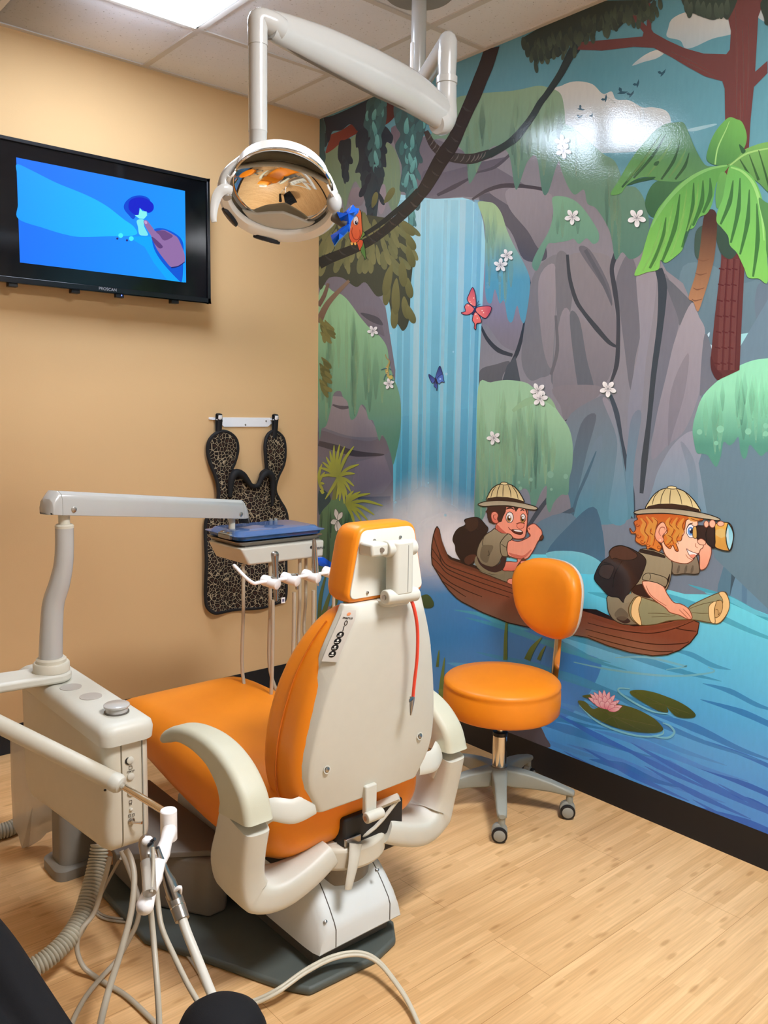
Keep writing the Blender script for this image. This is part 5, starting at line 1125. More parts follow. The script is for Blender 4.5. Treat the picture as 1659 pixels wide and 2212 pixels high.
# cliff columns (light and dark facets), from the left
rock(Z6((150, 180), (240, 60), (330, 60), (300, 420), (280, 760), (200, 820), (130, 830), (80, 700), (110, 420)), (124, 122, 126), (110, 114, 122))
rock(Z6((190, 200), (290, 90), (300, 300), (290, 560), (270, 760), (215, 600)), (150, 142, 146), (128, 126, 132))
rock(Z6((300, 60), (380, 40), (410, 280), (330, 700), (290, 860), (270, 800), (310, 560)), (118, 116, 120), (104, 108, 116))
rock(Z6((330, 430), (400, 420), (470, 870), (460, 1000), (350, 960), (280, 860)), (140, 134, 140), (116, 116, 124))
rock(Z6((380, 40), (640, 40), (660, 240), (700, 560), (690, 620), (560, 500), (460, 400), (410, 280)), (136, 130, 132), (122, 118, 124))
rock(Z6((450, 0), (520, 0), (640, 220), (660, 360), (600, 230)), (108, 106, 112), (96, 98, 106))
rock(Z6((440, 430), (560, 520), (690, 650), (660, 780), (600, 880), (540, 900), (480, 640)), (136, 130, 134), (114, 114, 122))
rock(Z6((390, 420), (450, 440), (500, 700), (550, 920), (480, 1010), (430, 800)), (100, 104, 110), (92, 100, 110))
rock(Z6((290, 880), (600, 880), (460, 1030), (360, 1090), (330, 1000)), (126, 122, 128), (118, 118, 126))
rock(Z6((760, 30), (820, 130), (850, 470), (810, 700), (780, 900), (740, 620), (700, 300), (690, 180)), (112, 110, 116), (106, 108, 116))
rock(Z6((820, 130), (940, 130), (930, 380), (880, 700), (850, 1000), (780, 1340), (760, 1080), (790, 840), (840, 560)), (150, 142, 146), (124, 132, 148))
rock(Z6((990, 150), (1080, 330), (1090, 470), (1010, 800), (930, 1150), (880, 1340), (900, 900), (960, 520)), (118, 114, 120), (104, 114, 128))
rock(Z6((1000, 180), (1150, 310), (1180, 340), (1100, 480), (1080, 420)), (98, 102, 108), (104, 106, 112))
rock(Z6((1170, 340), (1220, 430), (1258, 520), (1240, 700), (1225, 900), (1130, 1150), (1020, 1250), (915, 1340), (940, 1100), (1010, 800), (1070, 560)), (156, 148, 152), (132, 132, 144))
rock(Z6((1150, 660), (1130, 900), (1060, 1140), (1020, 1250), (1040, 900)), (136, 130, 136), (122, 122, 134)); rock(Z6((1255, 540), (1310, 680), (1300, 790), (1340, 830), (1240, 930), (1225, 880)), (108, 112, 120), (112, 116, 126))
for pts, w, c in ((((375, 30), (390, 180), (430, 320), (480, 400), (560, 500), (640, 590), (690, 620)), [6, 8, 9, 8, 11, 9, 5], XD), (((690, 20), (660, 120), (680, 260), (700, 420), (700, 600), (690, 740), (650, 860)), [12, 9, 11, 8, 9, 10, 5], (62, 68, 76)), (((960, 120), (985, 240), (970, 480), (930, 780), (900, 1080), (870, 1340), (850, 1560)), [16, 20, 14, 12, 10, 14, 8], (60, 70, 78)),
                  (((610, 930), (520, 1010), (430, 1070), (360, 1095)), [3, 10, 8, 2], XD), (((650, 930), (690, 1050), (720, 1220), (760, 1400), (785, 1560), (790, 1721)), [8, 12, 9, 10, 14, 14], (62, 76, 88)), (((300, 420), (310, 640), (270, 800)), [5, 8, 6], (100, 102, 108)), (((490, 0), (600, 200), (660, 350)), [8, 9, 3], (92, 94, 100))):
    bg.line(Z6(*pts), w, c)
# lower cliff, bluish
rock(Z6((370, 1090), (600, 930), (640, 940), (700, 1150), (740, 1380), (780, 1721), (380, 1721), (400, 1400)), (116, 120, 128), (88, 140, 158))
rock(Z6((600, 960), (660, 1000), (720, 1300), (760, 1721), (640, 1721), (680, 1400), (690, 1200)), (140, 136, 144), (92, 148, 168))
rock(Z6((460, 1120), (560, 1060), (500, 1300), (440, 1560), (400, 1721), (380, 1500)), (92, 100, 110), (78, 122, 142)); rock(Z6((520, 1300), (600, 1200), (560, 1500), (480, 1721), (430, 1721)), (110, 128, 142), (84, 140, 160))
bg.line(Z6((560, 1290), (500, 1440), (440, 1580), (400, 1721)), [2, 7, 6, 8], (72, 104, 122))
rock(Z6((780, 1100), (850, 1050), (800, 1400), (800, 1721), (750, 1500)), (116, 126, 140), (92, 144, 164))
rock(Z6((1180, 1160), (1280, 1220), (1380, 1400), (1410, 1600), (1400, 1721), (920, 1721), (930, 1500), (1000, 1330), (1080, 1220)), (150, 150, 162), (112, 150, 168))
rock(Z6((1100, 1230), (1180, 1330), (1210, 1500), (1200, 1721), (1120, 1721), (1160, 1480)), (132, 138, 150), (104, 146, 164))
rock([(1544, 1010), (1580, 1000), (1600, 1060), (1640, 1100), (1800, 1060), (1800, 1320), (1560, 1320), (1580, 1150)], (100, 116, 128), (84, 128, 150))
bg.line([(1556, 1000), (1572, 1060), (1586, 1120), (1590, 1200), (1584, 1300)], [10, 14, 15, 14, 16], (66, 88, 102))
rock([(1560, 980), (1600, 1000), (1632, 1060), (1620, 1120), (1600, 1130), (1580, 1060)], (96, 112, 120), (84, 106, 120))
rock([(1659, 1040), (1630, 1070), (1605, 1130), (1595, 1220), (1590, 1330), (1800, 1330), (1800, 1000)], (126, 144, 160), (96, 142, 168)); bg.line([(1640, 1100), (1618, 1170), (1610, 1250), (1608, 1320)], [3, 9, 12, 10], (92, 130, 156))
rock([(1195, 1030), (1225, 1060), (1232, 1110), (1200, 1160), (1150, 1200), (1130, 1150)], (130, 126, 134), (112, 124, 136)); bg.line([(1190, 1070), (1160, 1110), (1135, 1150)], [8, 10, 6], (62, 74, 86)); bg.line([(1240, 1100), (1190, 1125), (1140, 1150)], [10, 9, 4], (72, 90, 104))
rock([(1140, 1150), (1235, 1110), (1290, 1220), (1180, 1230)], (98, 122, 140), (88, 140, 160)); rock([(1235, 1130), (1290, 1100), (1300, 1240), (1180, 1210)], (72, 104, 126), (66, 112, 138))
# mural areas beyond the photograph's edge, plainer
rock([PW(-2.42, 2.0), PW(-3.2, 2.2), PW(-4.2, 2.1), PW(-4.2, 0.75), PW(-2.42, 0.75)], (112, 122, 132), (98, 136, 152))
# left cliff
rock([(690, 600), (800, 620), (850, 720), (866, 900), (850, 1000), (856, 1090), (845, 1180), (690, 1180)], (122, 116, 124), (98, 104, 118))
rock(Z5((30, 1060), (300, 1080), (430, 1260), (500, 1330), (300, 1340), (140, 1300), (40, 1240)), (146, 138, 142), (128, 122, 130)); rock(Z5((30, 1300), (200, 1340), (400, 1370), (510, 1330), (520, 1460), (300, 1500), (30, 1480)), (100, 96, 104), (112, 108, 118))
bg.line(Z5((30, 1385), (160, 1420), (300, 1460), (500, 1468)), [11, 14, 13, 3], (66, 64, 72)); bg.line(Z5((130, 1110), (200, 1130), (280, 1120)), [3, 8, 3], (84, 80, 88))
rock(Z5((300, 1520), (500, 1470), (560, 1640), (570, 1700), (540, 1760), (400, 1760), (260, 1720)), (122, 116, 130), (106, 106, 122), sm=False); rock(Z5((570, 1640), (570, 1720), (545, 1765), (400, 1760), (490, 1740)), (100, 100, 114), sm=False)
rock(Z5((300, 1770), (545, 1765), (550, 1870), (380, 1860)), (46, 62, 92), (70, 96, 124), sm=False); rock(Z5((300, 1800), (545, 1860), (400, 1940), (280, 1924)), (78, 98, 118), (96, 128, 146))
rock(Z5((320, 420), (440, 420), (500, 600), (480, 610), (380, 540), (300, 470)), (120, 114, 122), (104, 100, 108)); rock(Z5((330, 450), (450, 480), (490, 540), (400, 510)), (78, 78, 86))

# water surface
bg.poly([(690, 1210), (760, 1190), (860, 1175), (960, 1185), (1010, 1195), (1200, 1198), (1285, 1226), (1330, 1240), (1400, 1262), (1480, 1283), (1530, 1284), (1580, 1296), (1659, 1327), (1800, 1380), PW(-4.2, 0.72), PW(-4.2, 0.1137), PW(-0.001, 0.1137), (690, 1300)], (112, 220, 236), (66, 122, 222), ((1500, 1270), (1400, 1760)), False)
bg.poly([(690, 1210), (860, 1180), (980, 1230), (1100, 1310), (1240, 1400), (1300, 1440), (1200, 1560), (950, 1530), (690, 1420)], (78, 152, 202), (68, 134, 206), ((950, 1200), (1100, 1500)))
bg.poly([(1180, 1195), (1250, 1192), (1300, 1216), (1285, 1240), (1220, 1230)], (122, 196, 208))
for i in range(46):
    x = rnd.uniform(930, 1680); y = rnd.uniform(1300, 1800); L_ = rnd.uniform(60, 200); sl = 0.16 + 0.24 * (x - 700) / 1000 + rnd.uniform(-0.04, 0.05)
    t = max(0, min(1, (y - 1300) / 450)); base = lerp3((104, 208, 228), (64, 122, 222), t); d = rnd.choice((-1, -1, 1)) * rnd.uniform(8, 17)
    c = tuple(max(0, min(255, b + d)) for b in base)
    bg.line([(x - L_, y - L_ * sl), (x - L_ * 0.3, y - L_ * sl * 0.3 - 5), (x + L_ * 0.4, y + L_ * sl * 0.4 + 3), (x + L_, y + L_ * sl)], [1, rnd.uniform(8, 20), rnd.uniform(6, 14), 1], c, al=0.75)
for i in range(9):
    x = 1290 + i * 45 + rnd.uniform(-15, 15); y = 1640 + i * 20 + rnd.uniform(-60, 30)
    bg.line([(x - 110, y - 60), (x, y), (x + 120, y + 55)], [1, 13, 1], (68, 126, 220), al=0.7)
for pts in (((1330, 1420), (1400, 1420), (1470, 1436), (1482, 1440), (1440, 1446)), ((1240, 1430), (1330, 1448), (1450, 1460), (1540, 1452), (1530, 1440))):
    bg.line(pts, [2, 5, 4, 2], (128, 200, 218), al=0.8)
bg.poly([(690, 1330), (716, 1310), (730, 1340), (742, 1420), (690, 1420)], (150, 124, 122), (130, 108, 110))
# rock at the foot of the wall
bg.poly(C2((230, 390), (330, 360), (420, 355), (555, 355), (580, 400), (610, 460), (620, 520), (400, 540), (150, 430)), (98, 90, 98), (84, 80, 90)); bg.poly(C2((400, 355), (560, 355), (575, 378), (430, 376)), (76, 68, 76))

# waterfall and its spray
wf = Paint('painted_waterfall', None)
WFP = [(838, 520), (862, 420), (905, 426), (940, 430), (1000, 427), (1018, 432), (1034, 442), (1045, 480), (1049, 520), (1048, 560), (1041, 700), (1036, 800), (1033, 880), (1029, 980), (1024, 1090), (1012, 1180), (850, 1180), (850, 1000), (855, 800), (830, 640)]
PARTS = []
def figure(name, label=None):
    p = Paint(name, None); p.label = label; PARTS.append(p); return p
PARTS.append(wf); wf.label = None
wf.poly(WFP, (166, 214, 222), (98, 186, 212), ((0, 430), (0, 1000)), False)
def wx(f, y): # position across the fall
    l = 862 - 8 * (y - 430) / 700; r = 1044 - 20 * (y - 430) / 700; return l + (r - l) * f
for f0, f1, c, a0, a1 in ((0.20, 0.27, (196, 232, 234), 0.75, 0.45), (0.33, 0.37, (182, 224, 230), 0.6, 0.3), (0.54, 0.58, (186, 226, 232), 0.35, 0.55), (0.73, 0.80, (190, 228, 236), 0.7, 0.35), (0.90, 0.95, (150, 212, 236), 0.5, 0.4), (0.08, 0.16, (96, 178, 204), 0.0, 0.5), (0.42, 0.52, (96, 182, 206), 0.0, 0.55), (0.62, 0.71, (104, 186, 208), 0.1, 0.5), (0.80, 0.89, (96, 186, 222), 0.2, 0.45), (0.95, 0.995, (70, 164, 204), 0.2, 0.6), (0.28, 0.32, (110, 192, 212), 0.1, 0.5), (0.0, 0.06, (120, 196, 212), 0.2, 0.5)):
    wf.poly([(wx(f0, 432), 432), (wx(f1, 432), 432), (wx(f1, 800), 800), (wx(f1, 1178), 1178), (wx(f0, 1178), 1178), (wx(f0, 800), 800)], c, None, None, False, a0, a1)
wf.poly([(862, 900), (1034, 880), (1024, 1090), (1012, 1180), (850, 1180)], (80, 162, 196), (72, 150, 186), None, False, 0.0, 0.55)
wf.glow((905, 1160), 180, 130, (255, 255, 255), 1.0); wf.glow((915, 1110), 70, 110, (250, 255, 255), 0.6); wf.glow((985, 1175), 150, 110, (255, 252, 252), 0.95); wf.glow((820, 1150), 100, 55, (206, 214, 222), 0.6)
for x, y, r in ((965, 808, 3), (926, 1043, 2), (963, 1113, 3), (855, 1085, 3), (845, 720, 2), (980, 760, 2)): wf.ell((x, y), r, r, (176, 220, 234), al=0.8, n=10)

# mosses
ms = bg
def fringe(P, pts_top, depth, ca, cb, n, lo=0.5, hi=1.0, w=None, ang=0.0):
    """hanging tongues under a moss edge"""
    T = catmull([Vector((a, b, 0)) for a, b in pts_top], 8); m = len(T)
    for i in range(n):
        f = (i + rnd.uniform(0.1, 0.9)) / n; q = T[min(int(f * (m - 1)), m - 1)]; d = depth * rnd.uniform(lo, hi); ww = (w or 16) * rnd.uniform(0.7, 1.3)
        P.poly([(q.x - ww / 2, q.y - d * 0.25), (q.x + ww / 2, q.y - d * 0.25), (q.x + ww * 0.48 + ang * d * 0.5, q.y + d * 0.5), (q.x + ww * 0.15 + ang * d, q.y + d * 0.97), (q.x - ww * 0.15 + ang * d, q.y + d), (q.x - ww * 0.45 + ang * d * 0.5, q.y + d * 0.5)], ca, cb)
def strands(P, x0, x1, y0, y1, n, ca, cb, w=12, al=0.55, bend=0.0, clip=None):
    for i in range(n):
        x = rnd.uniform(x0, x1); a = rnd.uniform(y0, y0 + (y1 - y0) * 0.45); b = rnd.uniform(a + (y1 - y0) * 0.25, y1)
        if clip and not (inside((x, a), clip) and inside((x + bend * (b - a), b), clip)): continue
        P.line([(x, a), (x + bend * (b - a) * 0.3, (a + b) / 2), (x + bend * (b - a), b)], [1, w * rnd.uniform(0.6, 1.2), 2], ca, cb, al=0.05, al2=al)
def inside(q, poly):
    c = False; n = len(poly)
    for i in range(n):
        (x1, y1), (x2, y2) = poly[i], poly[(i + 1) % n]
        if (y1 > q[1]) != (y2 > q[1]) and q[0] < (x2 - x1) * (q[1] - y1) / (y2 - y1) + x1: c = not c
    return c
def moss(pts, ca, cb, light, dark, n=14, ax=None, w=12, bend=0.0):
    bg.poly(pts, ca, cb, ax); xs_ = [q[0] for q in pts]; ys_ = [q[1] for q in pts]
    strands(bg, min(xs_), max(xs_), min(ys_), max(ys_), n, dark, dark, w, 0.3, bend, pts); strands(bg, min(xs_), max(xs_), min(ys_), max(ys_), n * 2, light, light, w * 0.9, 0.45, bend, pts)
# upper moss over the cave
moss([(930, 300), (960, 240), (987, 212), (1010, 206), (1035, 202), (1110, 196), (1160, 186), (1184, 189), (1211, 202), (1220, 236), (1224, 275), (1250, 320), (1240, 360), (1210, 345), (1185, 415), (1172, 412), (1160, 340), (1140, 350), (1120, 405), (1112, 400), (1098, 330), (1060, 320), (1020, 392), (1012, 385), (1004, 330), (960, 300)], (140, 166, 132), (84, 122, 110), (150, 180, 142), (86, 116, 104), 26, w=15)
moss([(1225, 270), (1300, 330), (1330, 350), (1350, 398), (1374, 405), (1392, 430), (1402, 470), (1400, 510), (1386, 548), (1362, 560), (1345, 545), (1330, 560), (1318, 500), (1290, 452), (1270, 440), (1262, 410), (1240, 420), (1218, 380), (1208, 330)], (122, 156, 126), (84, 122, 108), (140, 172, 138), (78, 112, 100), 22)
moss([(1194, 428), (1214, 424), (1238, 431), (1256, 445), (1274, 468), (1293, 500), (1294, 520), (1282, 527), (1268, 515), (1252, 527), (1240, 516), (1228, 520), (1200, 525), (1184, 528), (1172, 560), (1160, 585), (1150, 572), (1160, 545), (1186, 500), (1196, 460)], (126, 168, 136), (92, 136, 122), (144, 184, 150), (88, 130, 118), 14)
# moss curtain right of the fall
moss([(1033, 438), (1052, 436), (1069, 441), (1084, 461), (1096, 497), (1111, 530), (1128, 560), (1144, 596), (1145, 630), (1135, 694), (1126, 690), (1118, 660), (1108, 694), (1098, 690), (1090, 650), (1080, 655), (1070, 625), (1062, 655), (1050, 640), (1049, 560), (1049, 500), (1044, 470)], (158, 186, 140), (88, 152, 176), (150, 192, 168), (84, 144, 168), 12, ((0, 480), (0, 600)))
for x, y, r in ((1055, 620, 4), (1082, 593, 4), (1054, 612, 3), (1080, 612, 3)): bg.ell((x, y), r, r, (122, 182, 204), al=0.7, n=10)
# big left moss
LM = [(689, 640), (725, 632), (749, 645), (779, 685), (800, 709), (822, 727), (837, 751), (842, 785), (851, 815), (862, 845), (867, 880), (866, 930), (858, 975), (850, 1004), (846, 985), (838, 960), (834, 950), (826, 940), (820, 952), (812, 925), (806, 908), (797, 905), (790, 880), (780, 875), (770, 900), (758, 905), (752, 870), (742, 858), (736, 845), (722, 850), (716, 880), (706, 918), (696, 925), (690, 930)]
moss(LM, (148, 192, 144), (86, 136, 116), (160, 200, 150), (84, 130, 112), 30, ((0, 680), (0, 930)), w=14)
# centre moss beside the fall
CM = [(1034, 836), (1061, 826), (1096, 821), (1135, 826), (1154, 838), (1184, 858), (1211, 896), (1230, 925), (1238, 961), (1237, 1006), (1231, 1033), (1228, 1067), (1213, 1069), (1197, 1086), (1188, 1107), (1181, 1087), (1182, 1050), (1170, 1062), (1158, 1092), (1150, 1096), (1144, 1066), (1134, 1055), (1120, 1062), (1100, 1070), (1060, 1075), (1045, 1120), (1026, 1120), (1030, 1000)]
moss(CM, (152, 194, 156), (94, 142, 126), (162, 204, 162), (88, 138, 124), 26, ((0, 900), (0, 1060)), w=15)
bg.line([(1108, 888), (1140, 868), (1180, 862), (1200, 880)], [6, 16, 14, 3], (164, 204, 160), al=0.7)
for x, y, r in ((1190, 1025, 7), (1223, 1029, 5), (1148, 1036, 4), (1122, 1042, 3), (1125, 1055, 4), (1192, 1057, 3)): bg.ell((x, y), r, r * 1.1, (132, 178, 156), al=0.9, n=12)
# right moss
RM = [(1700, 770), (1659, 774), (1626, 779), (1590, 794), (1560, 815), (1521, 853), (1504, 894), (1497, 927), (1500, 955), (1506, 978), (1518, 980), (1530, 984), (1540, 1000), (1549, 1008), (1558, 985), (1564, 955), (1576, 962), (1586, 956), (1596, 944), (1600, 975), (1607, 991), (1614, 985), (1620, 961), (1632, 972), (1645, 985), (1659, 975), (1700, 960)]
moss(RM, (146, 216, 176), (86, 148, 128), (150, 220, 182), (84, 142, 124), 22, ((0, 850), (0, 960)), w=15)
for x, y, r in ((1512, 933, 6), (1557, 927, 8), (1617, 932, 7), (1548, 957, 5), (1655, 920, 6), (1655, 937, 6)): bg.ell((x, y), r, r, (138, 202, 170), al=0.9, n=12)

# upper-left: pale moss, red branch, teal hanging leaves
bg.poly(Z7((90, 800), (270, 690), (400, 620), (500, 560), (560, 620), (700, 700), (880, 660), (980, 720), (1060, 900), (1085, 1150), (1080, 1400), (1010, 1560), (960, 1560), (900, 1400), (820, 1180), (780, 1250), (700, 1300), (560, 1280), (480, 1180), (400, 1350), (350, 1560), (320, 1480), (300, 1400), (200, 1330), (100, 1250), (60, 1000)), (132, 150, 118), (116, 138, 112))
for a, b, w_ in (((940, 760), (980, 1500), 10), ((1010, 900), (1030, 1480), 12), ((150, 900), (200, 1250), 10), ((340, 1200), (350, 1500), 8), ((480, 800), (440, 1200), 8)):
    bg.line(Z7(a, b), [2, w_, 2], (150, 172, 132), al=0.7, k=0)
bg.poly(Z7((420, 1300), (520, 1260), (600, 1360), (560, 1500), (400, 1480)), (146, 132, 136), (126, 116, 122)); bg.poly(Z7((820, 1250), (880, 1240), (890, 1480), (820, 1620), (780, 1480)), (150, 138, 144)); bg.poly(Z7((960, 470), (1100, 440), (1080, 620), (1040, 760), (990, 640)), (118, 104, 112))
br_ = figure('painted_branch')
br_.poly(Z7((90, 800), (130, 650), (140, 570), (300, 500), (460, 400), (620, 350), (860, 40), (1030, 60), (1040, 260), (900, 420), (700, 480), (480, 560), (280, 680), (180, 760)), (78, 36, 34), (138, 66, 58), (Z7((900, 100))[0], Z7((130, 760))[0]))
NV, NV2, TL, TL2 = (38, 48, 60), (46, 62, 72), (62, 98, 100), (106, 164, 158)
lv = figure('painted_hanging_leaves')
def leaf(P, x, y, L_, w, col, col2=None, a=0.0):
    d = (math.sin(a), math.cos(a)); n_ = (d[1], -d[0])
    P.poly([(x + d[0] * L_ * t + n_[0] * w * h, y + d[1] * L_ * t + n_[1] * w * h) for t, h in ((0, 0.1), (0.3, 0.42), (0.7, 0.5), (0.93, 0.3), (1, 0), (0.93, -0.3), (0.7, -0.5), (0.3, -0.42))], col, col2 or col, k=3)
def tassel(P, x, y0, y1, w, col, col2, n, lw=9, ll=26, sp=0.5):
    for i in range(n):
        t = (i + 0.5) / n; ww = w * (1 - 0.75 * t); c = lerp3(col, col2, rnd.random()); leaf(P, x + rnd.uniform(-ww, ww) * 0.5, y0 + (y1 - y0 - ll) * t, ll * rnd.uniform(0.8, 1.2), lw * rnd.uniform(0.8, 1.3), c, a=rnd.uniform(-sp, sp) * 0.5)
lv.poly(Z7((0, 340), (200, 300), (600, 120), (760, 40), (720, 300), (600, 480), (520, 520), (420, 420), (300, 500), (180, 520), (140, 640), (100, 640), (60, 340)), NV, (44, 54, 68))
lv.poly(Z7((500, 540), (640, 460), (860, 440), (960, 540), (985, 600), (960, 680), (900, 660), (880, 760), (895, 980), (850, 1000), (860, 1160), (810, 1300), (780, 1540), (740, 1800), (690, 1860), (650, 1700), (620, 1480), (570, 1300), (550, 1080), (480, 1060), (530, 900), (520, 740), (490, 720)), NV, (54, 74, 80))
lv.poly(Z7((270, 660), (340, 630), (420, 620), (425, 800), (400, 980), (380, 1100), (350, 1215), (320, 1150), (300, 980), (250, 860)), (36, 48, 58), NV2)
tassel(lv, 690 + 30 / 6.1, 255, 372, 22, NV2, TL, 12, 10, 30)
lv.poly(Z7((0, 350), (60, 360), (80, 640), (70, 780), (80, 900), (40, 1020), (0, 1000)), (58, 84, 88), (66, 100, 102))
lv.poly(Z7((640, 120), (780, 30), (870, 60), (900, 260), (880, 440), (830, 560), (820, 720), (780, 800), (770, 940), (770, 1050), (720, 1050), (690, 820), (660, 680), (650, 520), (590, 440), (620, 300)), (60, 92, 92), (62, 96, 98))
for x, y, L_, w_ in ((640, 240, 140, 50), (840, 180, 150, 45), (790, 100, 160, 40), (705, 380, 150, 50), (735, 320, 200, 60), (780, 430, 150, 45), (720, 500, 160, 50), (760, 550, 190, 45), (770, 760, 150, 55), (748, 900, 165, 48), (790, 830, 130, 40)):
    q = Z7((x, y))[0]; leaf(lv, q[0], q[1], L_ / 6.143, w_ / 6.143, TL2, (84, 138, 134))
lv.poly(Z7((1060, 180), (1200, 200), (1410, 350), (1413, 480), (1370, 620), (1330, 760), (1350, 860), (1310, 1000), (1290, 1180), (1250, 1350), (1260, 1560), (1260, 1760), (1225, 1840), (1190, 1780), (1180, 1560), (1150, 1340), (1070, 1290), (1100, 1000), (1040, 820), (1010, 700), (1080, 560), (1020, 440), (990, 200)), (66, 92, 92), (60, 96, 98))
for x, y, L_, w_, a in ((1170, 330, 220, 60, -0.1), (1330, 330, 140, 50, 0), (1390, 360, 120, 50, 0), (1200, 610, 150, 55, -0.4), (1240, 660, 170, 80, 0.2), (1190, 740, 210, 70, -0.1), (1260, 820, 200, 60, 0.1), (1225, 700, 240, 70, 0.05), (1190, 1040, 210, 70, -0.4), (1215, 1050, 240, 60, 0.2), (1200, 1040, 380, 60, 0), (1215, 1420, 260, 60, 0), (1320, 1400, 170, 70, -0.1)):
    q = Z7((x, y))[0]; leaf(lv, q[0], q[1], L_ / 6.143, w_ / 6.143, (112, 176, 168) if L_ != 170 else (66, 98, 100), (92, 152, 146) if L_ != 170 else (60, 92, 96), a)
for cx_, y0_, y1_, w_, n_, ca_, cb_ in ((806, 285, 500, 60, 26, NV, (46, 66, 74)), (745, 320, 395, 22, 7, (36, 48, 58), NV2), (812, 200, 372, 40, 20, (52, 80, 84), (74, 116, 114)), (886, 220, 440, 58, 26, (56, 84, 88), (72, 116, 114)), (886, 400, 500, 26, 8, (66, 104, 104), (96, 156, 148))):
    tassel(lv, cx_, y0_, y1_, w_, ca_, cb_, n_, 10, 30, 0.9)
for q_, L_ in (((812, 235), 26), ((806, 262), 30), ((816, 290), 32), ((810, 325), 34), ((880, 260), 30), ((892, 290), 32), ((884, 330), 34), ((896, 345), 30), ((882, 372), 34), ((893, 376), 36), ((888, 440), 40)): leaf(lv, q_[0], q_[1], L_, 9, (116, 176, 168), (88, 146, 140), rnd.uniform(-0.3, 0.3))
# olive foliage below the vine
ol = figure('painted_olive_foliage')
OL, OL2, OD = (126, 124, 82), (104, 108, 74), (70, 76, 62)
ol.poly([(690, 470), (760, 462), (830, 470), (872, 480), (885, 505), (893, 560), (888, 620), (885, 690), (872, 715), (860, 700), (850, 700), (838, 640), (815, 640), (790, 610), (770, 620), (740, 600), (712, 600), (690, 620)], OD, (58, 66, 56))
for i in range(70):
    x = rnd.uniform(692, 880); y = rnd.uniform(452, 560); a = (x - 770) / 150 + rnd.uniform(-0.3, 0.3)
    leaf(ol, x, y, rnd.uniform(30, 55), rnd.uniform(9, 15), lerp3(OL2, OL, rnd.random()), lerp3(OL2, (138, 134, 88), rnd.random()), a)
for x, y, L_, w_, a in ((868, 480, 40, 18, 0.8), (878, 505, 40, 17, 0.5), (880, 530, 50, 17, 0.3), (872, 640, 50, 16, 0.2), (855, 650, 60, 16, -0.05), (880, 600, 45, 16, 0.2), (840, 600, 60, 16, -0.1), (880, 660, 42, 16, 0.4), (740, 448, 40, 12, -0.3), (832, 440, 40, 14, 2.6), (806, 450, 36, 12, 2.9), (868, 560, 60, 18, 0.1), (856, 600, 80, 18, 0.0), (846, 570, 70, 18, -0.2)):
    leaf(ol, x, y, L_, w_, (118, 116, 74), (98, 98, 62), a)
ol.line(Z5((30, 520), (100, 380), (250, 220)), [16, 12, 6], (110, 86, 72), (136, 112, 92)); ol.line(Z5((30, 400), (70, 330), (100, 240)), [10, 9, 6], (104, 80, 70), (120, 98, 84))
for i in range(16):
    leaf(ol, rnd.uniform(690, 708), 686 + i * 2.4, rnd.uniform(22, 32), 8, lerp3((92, 96, 56), (124, 120, 70), rnd.random()), a=rnd.uniform(0.1, 1.2))
for i in range(16):
    leaf(ol, rnd.uniform(690, 702), 772 + i * 4.2, rnd.uniform(22, 34), 9, lerp3((88, 92, 54), (122, 118, 68), rnd.random()), a=rnd.uniform(0.1, 1.3))

# vines
v2 = figure('painted_vine')
V2P = Z3((800, 940), (850, 1040), (920, 1100), (1000, 1130), (1120, 1140), (1200, 1120), (1260, 1100)); v2.line(V2P, [10, 16, 20, 21, 22, 20, 18], (66, 56, 54), (54, 54, 54))
v2.line([(1040, 340), (1060, 331), (1102, 307), (1144, 262), (1168, 223), (1181, 206), (1211, 162), (1232, 122), (1245, 101), (1258, 62)], [12, 14, 13, 14, 14, 13, 15, 18, 24, 30], (46, 58, 56), (44, 56, 58)); v2.line([(1060, 338), (1094, 318), (1120, 300), (1150, 262)], [8, 8, 7, 4], (44, 58, 56))
for i in range(15):
    P_ = catmull([Vector((a, b, 0)) for a, b in V2P], 6); q = P_[3 + int(i * (len(P_) - 6) / 15)]; v2.line([(q.x - 4, q.y + 7), (q.x + 2, q.y), (q.x + 5, q.y - 8)], [1, 2.5, 1], (120, 112, 106), al=0.7)
v1 = figure('painted_vine')
V1 = [(1066, 96), (1052, 140), (1039, 172), (1026, 205), (1011, 238), (996, 272), (981, 304), (966, 328), (951, 350), (936, 377), (921, 403), (906, 424), (891, 444), (870, 465), (849, 484), (825, 504), (801, 520), (770, 536), (740, 548), (710, 560), (690, 570)]
v1.line(V1, [30, 31, 30, 30, 28, 27, 30, 34, 32, 30, 27, 24, 22, 20, 19, 19, 20, 20, 21, 22, 24], (52, 42, 42), (30, 40, 42)); v1.line([(905, 410), (880, 436), (850, 462), (820, 486), (786, 508), (760, 522)], [10, 11, 11, 10, 9, 6], (34, 44, 46))
for i in range(18):
    q = V1[min(4 + i * 16 // 18, 20)]; o_ = rnd.uniform(-6, 6); v1.line([(q[0] - 8 + o_, q[1] - 8), (q[0] + o_, q[1]), (q[0] + 8 + o_, q[1] + 3)], [1, 4, 1], (88, 84, 80), al=0.45)

